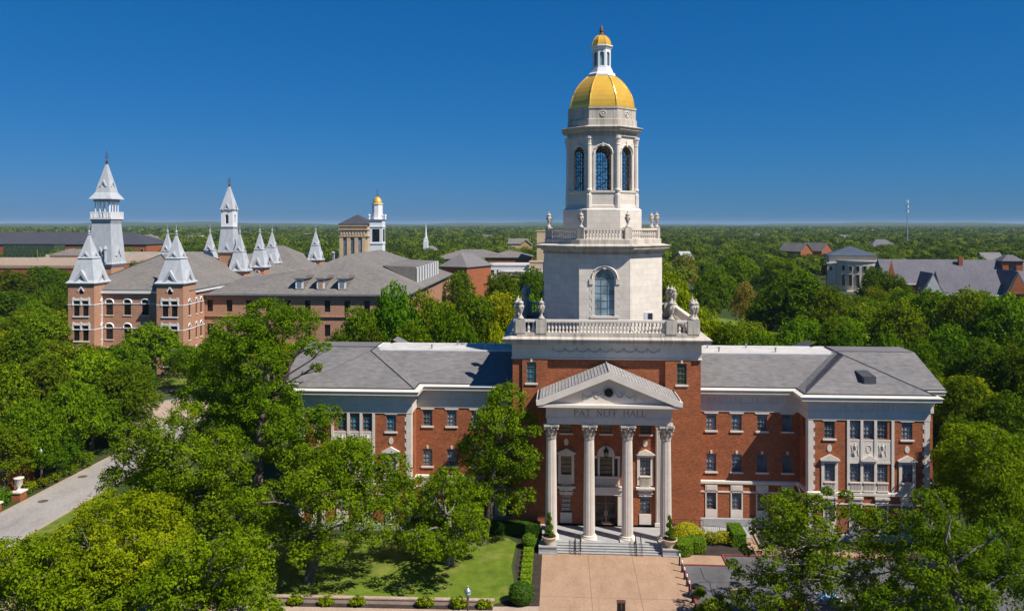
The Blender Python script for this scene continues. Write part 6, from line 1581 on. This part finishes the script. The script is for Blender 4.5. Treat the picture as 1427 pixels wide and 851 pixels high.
hero('broad bright green tree standing left of the very tall pecan', 245, 74, [(235, 605, 34), (195, 640, 38), (255, 645, 44), (300, 625, 34), (165, 672, 26), (220, 690, 42), (285, 690, 42), (315, 660, 32), (255, 580, 20), (180, 610, 22), (330, 715, 34), (270, 730, 36), (360, 735, 26)], (1.15, 1.15, .9), r0=.45, seed=102)
hero('wide green tree shading the lawn before the left wing', 430, 70, [(430, 650, 38), (485, 645, 40), (535, 680, 40), (400, 690, 38), (465, 705, 44), (515, 725, 36), (385, 735, 32), (430, 755, 28), (420, 775, 18, -3), (370, 765, 20, -3), (460, 770, 18, -4), (560, 705, 24), (495, 625, 22), (550, 650, 22), (350, 700, 28), (450, 680, 40)], (1.1, 1.12, .9), r0=.45, seed=103)
hero('leafy lawn tree with pale trunk nearest the plaza', 626, 73.8, [(610, 690, 34), (648, 695, 30), (580, 715, 28), (640, 735, 28), (603, 745, 26), (665, 740, 18), (570, 745, 20), (625, 665, 20), (590, 680, 20), (655, 725, 22, -5), (620, 755, 20, -5), (580, 750, 22, -6), (655, 755, 14, -6), (598, 768, 16, -7), (640, 765, 12, -7)], (1.05, 1.1, .9), r0=.42, seed=104, bark=BARK_G)  # low forward clumps added to cast more shade on the lawn
hero('tall narrow tree beside the portico covering the red wall', 672, 78.5, [(708, 555, 26), (692, 590, 32), (726, 590, 24), (678, 630, 34), (716, 635, 32), (700, 675, 32), (733, 690, 14), (662, 675, 26), (710, 705, 18), (655, 620, 18), (745, 600, 10), (735, 650, 18), (650, 700, 18)], (1.05, 1.12, .9), r0=.42, seed=105, depth=.35)
hero('yellow green rounded tree at lower left beside the road', 165, 61, [(155, 715, 38), (200, 712, 34), (115, 755, 38), (170, 760, 46), (225, 755, 38), (85, 795, 34), (145, 810, 46), (205, 805, 44), (250, 790, 30), (125, 720, 24), (265, 830, 36), (172, 768, 34, -3), (150, 785, 30, -4), (195, 780, 30, -4), (178, 795, 30, -4)], (1.75, 1.45, .8), leaf=.22, r0=.38, seed=106)
hero('low green tree filling the bottom left corner', 60, 56, [(60, 800, 42), (20, 780, 40), (100, 830, 46), (30, 830, 48), (-25, 800, 42), (140, 845, 42), (70, 860, 50), (55, 765, 26), (0, 850, 50)], (1.45, 1.35, .85), leaf=.22, r0=.38, seed=107)
hero('broad green tree at the bottom left of the lawn', 270, 56, [(240, 815, 44), (300, 795, 42), (335, 830, 38), (280, 845, 50), (345, 790, 28), (200, 850, 46), (320, 760, 24), (260, 775, 30), (365, 850, 26)], (1.2, 1.2, .85), leaf=.23, r0=.4, seed=108)
hero('open spreading tree with grey limbs at lower right over the parking', 1226, 60, [(1092, 715, 24), (1060, 735, 16), (1125, 705, 20), (1072, 775, 18), (1030, 800, 11), (1105, 760, 24), (1150, 740, 22), (1190, 715, 18), (1130, 800, 26), (1080, 825, 32), (1165, 770, 18), (1235, 750, 26), (1265, 725, 22), (1040, 765, 10), (1095, 690, 12), (1210, 780, 16), (1050, 840, 24), (1020, 785, 8), (1250, 790, 24), (1180, 690, 10), (1110, 850, 26), (1085, 745, 22), (1130, 735, 24), (1140, 770, 20), (1210, 735, 22), (1060, 800, 20), (1095, 800, 24), (1225, 720, 16), (1110, 715, 20), (1075, 700, 14), (1150, 790, 24), (1200, 800, 22), (1175, 825, 26), (1140, 700, 16), (1030, 830, 16), (1225, 825, 22)], (.95, .98, .9), leaf=.21, sub=.62, dens=2.3, r0=.25, seed=109, bark=BARK_G, fork=.42, low=-.8)
hero('dense green tree beside the open spreading tree at lower right', 1330, 58, [(1300, 735, 36), (1340, 765, 38), (1380, 790, 40), (1285, 790, 34), (1270, 830, 36), (1330, 830, 44), (1400, 745, 30), (1235, 845, 32), (1390, 840, 44), (1427, 800, 30), (1310, 700, 22), (1200, 850, 26)], (.85, .92, .9), leaf=.22, r0=.4, seed=110, bark=BARK_G)
hero('light green tree close to the right end of the hall', 1365, 74, [(1345, 640, 36), (1390, 655, 42), (1325, 685, 28), (1400, 700, 40), (1355, 690, 34), (1425, 640, 36), (1350, 615, 26), (1427, 690, 40), (1375, 610, 26)], (1.15, 1.12, .9), leaf=.25, r0=.4, seed=111)
hero('small leafy sapling beside the litter bin at the bottom edge', 988, 60, [(990, 842, 11), (1002, 836, 9), (980, 848, 8), (1012, 847, 9), (995, 852, 11)], (1.15, 1.1, .9), leaf=.26, sub=.4, dens=1.5, r0=.1, seed=112)

PROTO = []
def proto(seed, h, r, n, kind):
    g = random.Random(seed); cl = []
    for k in range(n):
        a = 2 * math.pi * (k * .618 + g.random() * .12); q = math.sqrt((k + .4) / n)
        if kind == 'tall': z = h * (.92 - .55 * q * q) - g.random() * h * .08; rr_ = r * .75 * q
        else: z = h * (.84 - .42 * q * q) - g.random() * h * .07; rr_ = r * .78 * q
        s_ = r * g.uniform(.38, .56)
        cl.append((rr_ * math.cos(a), rr_ * math.sin(a), z, s_, s_, s_ * .72))
    t = limb_mesh('trunk', (0, 0, 0), cl, .3, seed, .34); tm = t.build('trunk', BARK, None, True)
    co = bpy.data.objects.new('crown', crown_mesh('crown', cl, seed, .44, .9, 2.0, LEAF)); COL.objects.link(co)
    PROTO.append((tm, co, h, r))
for k, (h, r, n, kd) in enumerate(((13, 5.6, 15, 'broad'), (14, 5.2, 14, 'tall'), (12, 6.0, 16, 'broad'), (15, 5.0, 16, 'tall'), (12.5, 5.5, 13, 'broad'))): proto(200 + k, h, r, n, kd)
placed = []      # (x, y, crown radius)
TREES = []
def mid_tree(px, top, Y, rp, tone, group=None):
    r = rp * Y / F_PX; p = spot(px, top, Y); h = max(4.5, p.z); x, y = p.x, p.y
    if -67.5 < x < -56.5 and y < 26: x = -68.5 if x < -62 else -55.5
    TREES.append((x, y, h, r, tone, px, top, Y)); placed.append((x, y, r))
EXPL = [
 (50, 432, 165, 46, 'light'), (12, 452, 158, 30, 'mid'), (20, 374, 260, 34, 'dark'), (60, 368, 280, 34, 'dark'), (84, 374, 262, 22, 'dark'), (15, 402, 230, 34, 'dark'), (62, 402, 222, 34, 'dark'),
 (130, 482, 120, 50, 'light'), (60, 492, 113, 46, 'mid'), (8, 502, 106, 40, 'mid'), (172, 503, 114, 42, 'mid'), (100, 525, 104, 46, 'mid'), (40, 550, 97, 42, 'mid'), (128, 542, 111, 54, 'dark'), (181, 560, 118, 28, 'mid'), (213, 446, 157, 46, 'mid'), (262, 478, 150, 28, 'dark'), (165, 476, 140, 40, 'mid'), (115, 474, 138, 40, 'light'), (185, 500, 126, 34, 'mid'), (290, 470, 146, 30, 'mid'), (310, 455, 150, 30, 'dark'), (70, 470, 140, 36, 'mid'), (5, 590, 92, 34, 'mid'), (110, 585, 101, 34, 'dark'), (85, 612, 99, 22, 'mid'), (60, 600, 97, 26, 'dark'),
 (545, 386, 128, 44, 'dark'), (500, 418, 120, 34, 'mid'), (592, 400, 135, 40, 'mid'), (622, 416, 124, 38, 'dark'), (660, 402, 150, 40, 'mid'), (703, 416, 126, 32, 'yellow'), (735, 400, 142, 34, 'mid'), (650, 440, 113, 34, 'mid'), (575, 440, 112, 38, 'mid'), (518, 446, 110, 32, 'dark'), (700, 376, 215, 34, 'dark'), (740, 368, 220, 28, 'dark'), (640, 375, 232, 28, 'mid'), (690, 442, 111, 24, 'yellow'), (470, 452, 115, 26, 'dark'), (745, 430, 112, 24, 'mid'),
 (950, 390, 126, 38, 'yellow'), (935, 372, 165, 32, 'light'), (985, 424, 118, 34, 'yellow'), (1015, 442, 116, 32, 'mid'), (1112, 372, 195, 52, 'dark'), (1072, 398, 205, 34, 'dark'), (1150, 395, 190, 36, 'dark'), (1060, 455, 124, 34, 'mid'), (1120, 436, 152, 42, 'mid'), (1168, 440, 142, 38, 'mid'), (1222, 370, 255, 28, 'dark'), (1252, 380, 248, 22, 'dark'), (1200, 420, 168, 36, 'mid'), (1252, 412, 152, 42, 'mid'), (1302, 398, 162, 42, 'mid'), (1350, 396, 152, 46, 'light'), (1402, 404, 144, 46, 'mid'), (1322, 448, 126, 42, 'mid'), (1378, 468, 119, 46, 'mid'), (1430, 470, 113, 46, 'dark'), (1284, 470, 122, 30, 'dark'), (1345, 520, 104, 40, 'mid'), (1402, 540, 100, 46, 'dark'), (1338, 575, 92, 30, 'dark'), (1385, 590, 88, 44, 'mid'), (1435, 600, 86, 44, 'mid'), (1338, 605, 85, 30, 'light'), (1000, 368, 245, 32, 'mid'), (1040, 390, 228, 20, 'bare'), (955, 350, 330, 20, 'bare'), (1030, 352, 300, 30, 'mid'), (1085, 355, 290, 30, 'mid'), (1180, 452, 122, 30, 'dark'), (1235, 455, 120, 32, 'mid'), (1110, 460, 118, 30, 'mid'),
 (1395, 648, 68, 40, 'mid'), (1365, 725, 63, 34, 'mid')]
for e in EXPL: mid_tree(*e)
LIMITS = [(85, 290, 166, 480), (283, 480, 180, 468), (478, 585, 180, 425), (585, 640, 230, 412), (-20, 112, 345, 388), (160, 222, 560, 344), (110, 165, 540, 352), (470, 542, 325, 354), (600, 662, 316, 366), (655, 765, 345, 378), (1150, 1200, 368, 400), (1232, 1440, 296, 396), (586, 601, 600, 339), (1098, 1166, 540, 353), (940, 985, 415, 355), (715, 745, 630, 343), (1040, 1060, 220, 440), (1075, 1100, 190, 460), (1185, 1202, 360, 408), (200, 262, 150, 590)]
FOOT = [(-37, 37.5, -25, 23), (-121, -81, 75, 196), (-92, -35, 87, 170), (-79, -59, 36, 76), (-70, -55, -40, 30), (28, 64, 94, 152), (96, 134, 150, 265)]
_pk = spot(30, HY, 350); FOOT.append((_pk.x - 62, _pk.x + 27, _pk.y - 4, _pk.y + 168))
FARB = [(p.x, p.y, rr_) for p, rr_ in ((o.location, 16) for o in COL.objects if o.parent is None and o.get('category') in ('building', 'tower', 'steeple', 'house') and o.location.length > 5)]
def top_limit(px, Y):
    v = 0
    for a, b, ym, py in LIMITS:
        if a <= px <= b and Y < ym: v = max(v, py)
    return v
def blocked(x, y, pad):
    if any(a - pad < x < b + pad and c - pad < y < d + pad for a, b, c, d in FOOT): return True
    return any((x - a) ** 2 + (y - b) ** 2 < (rr_ + pad) ** 2 for a, b, rr_ in FARB)
g = random.Random(77); cand = []
for _ in range(24000):
    Y = 104 + (345 - 104) * math.sqrt(g.random()); px = g.uniform(-60, 1490)
    r = g.uniform(4.2, 6.8); h = g.uniform(9.5, 15.5); cand.append((Y, px, r, h))
cand.sort()
for Y, px, r, h in cand:
    if len(TREES) >= 284: break
    top = HY + (CAM_H - h) * F_PX / Y; rpx = r * F_PX / Y
    lim = max(top_limit(px, Y), top_limit(px - rpx * .7, Y), top_limit(px + rpx * .7, Y))
    if top < lim: top = lim + g.uniform(0, 8)
    p = spot(px, top, Y)
    if p.z < 4.5 or blocked(p.x, p.y, r * .7): continue
    r = min(r, p.z * .62)
    if any((p.x - a) ** 2 + (p.y - b) ** 2 < (.78 * (r + c)) ** 2 for a, b, c in placed): continue
    mid_tree(px, top, Y, r * F_PX / Y, g.choice(['dark', 'mid', 'mid', 'light', 'mid', 'light', 'dark', 'dark', 'yellow']))
TONEW = dict(dark='dark green', mid='mid green', light='light green', yellow='yellow green', bare='greyish thin')
LM = [(30, 'the left edge'), (147, 'the great spired tower'), (318, 'the second spired tower'), (440, 'the last small spire'), (526, 'the white bell tower'), (593, 'the white steeple'), (690, 'the white flat block'), (842, 'the gold dome'), (960, 'the white roofed cottage'), (1117, 'the gabled brick pair'), (1185, 'the limestone hall'), (1264, 'the mast'), (1340, 'the pale gable'), (1415, 'the brick cupola')]
ORD = ['nearest', 'second nearest', 'third nearest', 'fourth nearest', 'fifth nearest', 'sixth nearest', 'seventh nearest', 'eighth nearest', 'ninth nearest', 'tenth nearest', 'eleventh nearest', 'twelfth nearest', 'thirteenth nearest', 'fourteenth nearest', 'fifteenth nearest']
cls = {}
for i, T_ in enumerate(TREES):
    x, y, h, r, tone, px, top, Y = T_
    lm = min(range(len(LM)), key=lambda k: abs(LM[k][0] - px)); sd = 'in front and left of' if px < LM[lm][0] else 'in front and right of'
    cls.setdefault((tone, lm, sd), []).append(i)
LAB = {}
for (tone, lm, sd), ids in cls.items():
    ids.sort(key=lambda i: TREES[i][7])
    for k, i in enumerate(ids): LAB[i] = f"{TONEW[tone]} tree {sd.replace('in front and ', '') } {LM[lm][1]}" + (f", {ORD[min(k, 14)]} to the viewer" if len(ids) > 1 else '')
for i, (x, y, h, r, tone, px, top, Y) in enumerate(TREES):
    g2 = random.Random(1000 + i); tm, co, ph, pr = PROTO[g2.randrange(len(PROTO))]
    nm = 'tree'
    t = thing(nm, LAB[i], 'tree', (x, y, 0), g2.uniform(0, 6.28), 'campus trees around the halls')
    a, b = tm.copy(), co.copy(); COL.objects.link(a); COL.objects.link(b); a.parent = t; b.parent = t
    a.name = 'trunk'; b.name = 'crown'
    t.scale = (r / pr, r / pr, h / ph)
    tc = TONES[tone]; j = [g2.uniform(.86, 1.2) for _ in range(3)]; k = g2.uniform(.82, 1.15); b.color = (tc[0] * j[0] * k, tc[1] * j[1] * k, tc[2] * j[2], 1)
for tm, co, *_ in PROTO: bpy.data.objects.remove(tm); bpy.data.objects.remove(co)

# ------------------------------------------------------------------ the woods beyond, too many to count
def woods(name, Y0, Y1, n, leafs, leaf, rad, hgt, seed, limit=True):
    g = np.random.default_rng(seed); V = []; T = []; cnt = 0; maxY = max((t[7] for t in TREES), default=0)
    Yv = np.sqrt(g.random(n) * (Y1 ** 2 - Y0 ** 2) + Y0 ** 2); pv = g.uniform(-90, 1520, n)
    for Y, px in zip(Yv, pv):
        r = g.uniform(*rad); h = g.uniform(*hgt); top = HY + (CAM_H - h) * F_PX / Y; rpx = r * F_PX / Y
        if limit:
            lim = max(top_limit(px, Y), top_limit(px - rpx * .6, Y), top_limit(px + rpx * .6, Y))
            if top < lim: h = CAM_H - (lim + 1 - HY) * Y / F_PX
        if h < 4: continue
        p = spot(px, HY, Y)
        if limit and blocked(p.x, p.y, r * .5): continue
        if Y < 345 and any((p.x - a) ** 2 + (p.y - b) ** 2 < (.7 * (r + c)) ** 2 for a, b, c in placed): continue
        d = g.normal(size=(leafs, 3)); d /= np.linalg.norm(d, axis=1)[:, None]; d[:, 2] = np.abs(d[:, 2]) * 1.0 - .25 * (g.random(leafs) < .35)
        lump = 1 + .22 * np.sin(d[:, :1] * 5 + g.random() * 6) * np.sin(d[:, 1:2] * 5 + g.random() * 6)
        c = np.array([p.x, p.y, h - .62 * r]); c[2] = max(c[2], h * .5); P = c + d * np.array([r, r, (h - c[2])]) * lump * (.86 + .14 * g.random((leafs, 1)))
        nn = d + .33 * g.normal(size=d.shape); nn[:, 2] += .15; nn /= np.linalg.norm(nn, axis=1)[:, None]
        t = np.cross(nn, g.normal(size=d.shape)); t /= np.linalg.norm(t, axis=1)[:, None] + 1e-9; b = np.cross(nn, t); s = leaf * (.65 + .7 * g.random((leafs, 1)))
        q = np.stack([P - t * s * .5, P + b * s * .4, P + t * s * .5, P - b * s * .4], 1); V.append(q.astype(np.float32))
        T.append(np.clip(.47 + .30 * g.normal() + .12 * g.normal(size=leafs), 0, 1).astype(np.float32)); cnt += 1
    V = np.concatenate(V).reshape(-1, 3); T = np.concatenate(T); n = len(T)
    me = bpy.data.meshes.new(name); me.vertices.add(n * 4); me.vertices.foreach_set('co', V.ravel()); me.loops.add(n * 4); me.loops.foreach_set('vertex_index', np.arange(n * 4, dtype=np.int32))
    me.polygons.add(n); me.polygons.foreach_set('loop_start', np.arange(0, n * 4, 4, dtype=np.int32)); me.polygons.foreach_set('loop_total', np.full(n, 4, np.int32))
    at = me.attributes.new('tone', 'FLOAT', 'FACE'); at.data.foreach_set('value', T); me.materials.append(LEAF_F); me.update(); me.validate()
    o = bpy.data.objects.new(name, me); COL.objects.link(o); o['kind'] = 'stuff'; o['label'] = 'distant woods merging into one green canopy'
    return o
Yend = max(t[7] for t in TREES)
woods('near_woodland', Yend - 25, 700, 2600, 330, 1.0, (4.2, 7.0), (9, 15.5), 901)
woods('middle_woodland', 700, 1700, 7500, 90, 2.1, (5, 8.5), (9, 16), 902)
woods('far_woodland', 1700, 6000, 14000, 30, 6.0, (10, 18), (10, 19), 903, False)
print('trees', len(TREES), 'to', Yend)

# ------------------------------------------------------------------ summer haze
hz = bpy.data.materials.new('haze'); hz.use_nodes = True; nt = hz.node_tree
for n in list(nt.nodes):
    if n.type == 'BSDF_PRINCIPLED': nt.nodes.remove(n)
pv = nt.nodes.new('ShaderNodeVolumePrincipled'); pv.inputs['Color'].default_value = (0.62, 0.80, 1.0, 1); pv.inputs['Density'].default_value = 0.00005; pv.inputs['Anisotropy'].default_value = 0.0
nt.links.new(pv.outputs[0], nt.nodes['Material Output'].inputs['Volume'])
m = MB(); m.box(-11500, 11500, -700, 13500, -3.5, 64); h = m.build('haze', hz); h['kind'] = 'stuff'; h['label'] = 'thin blue summer haze over the plain'
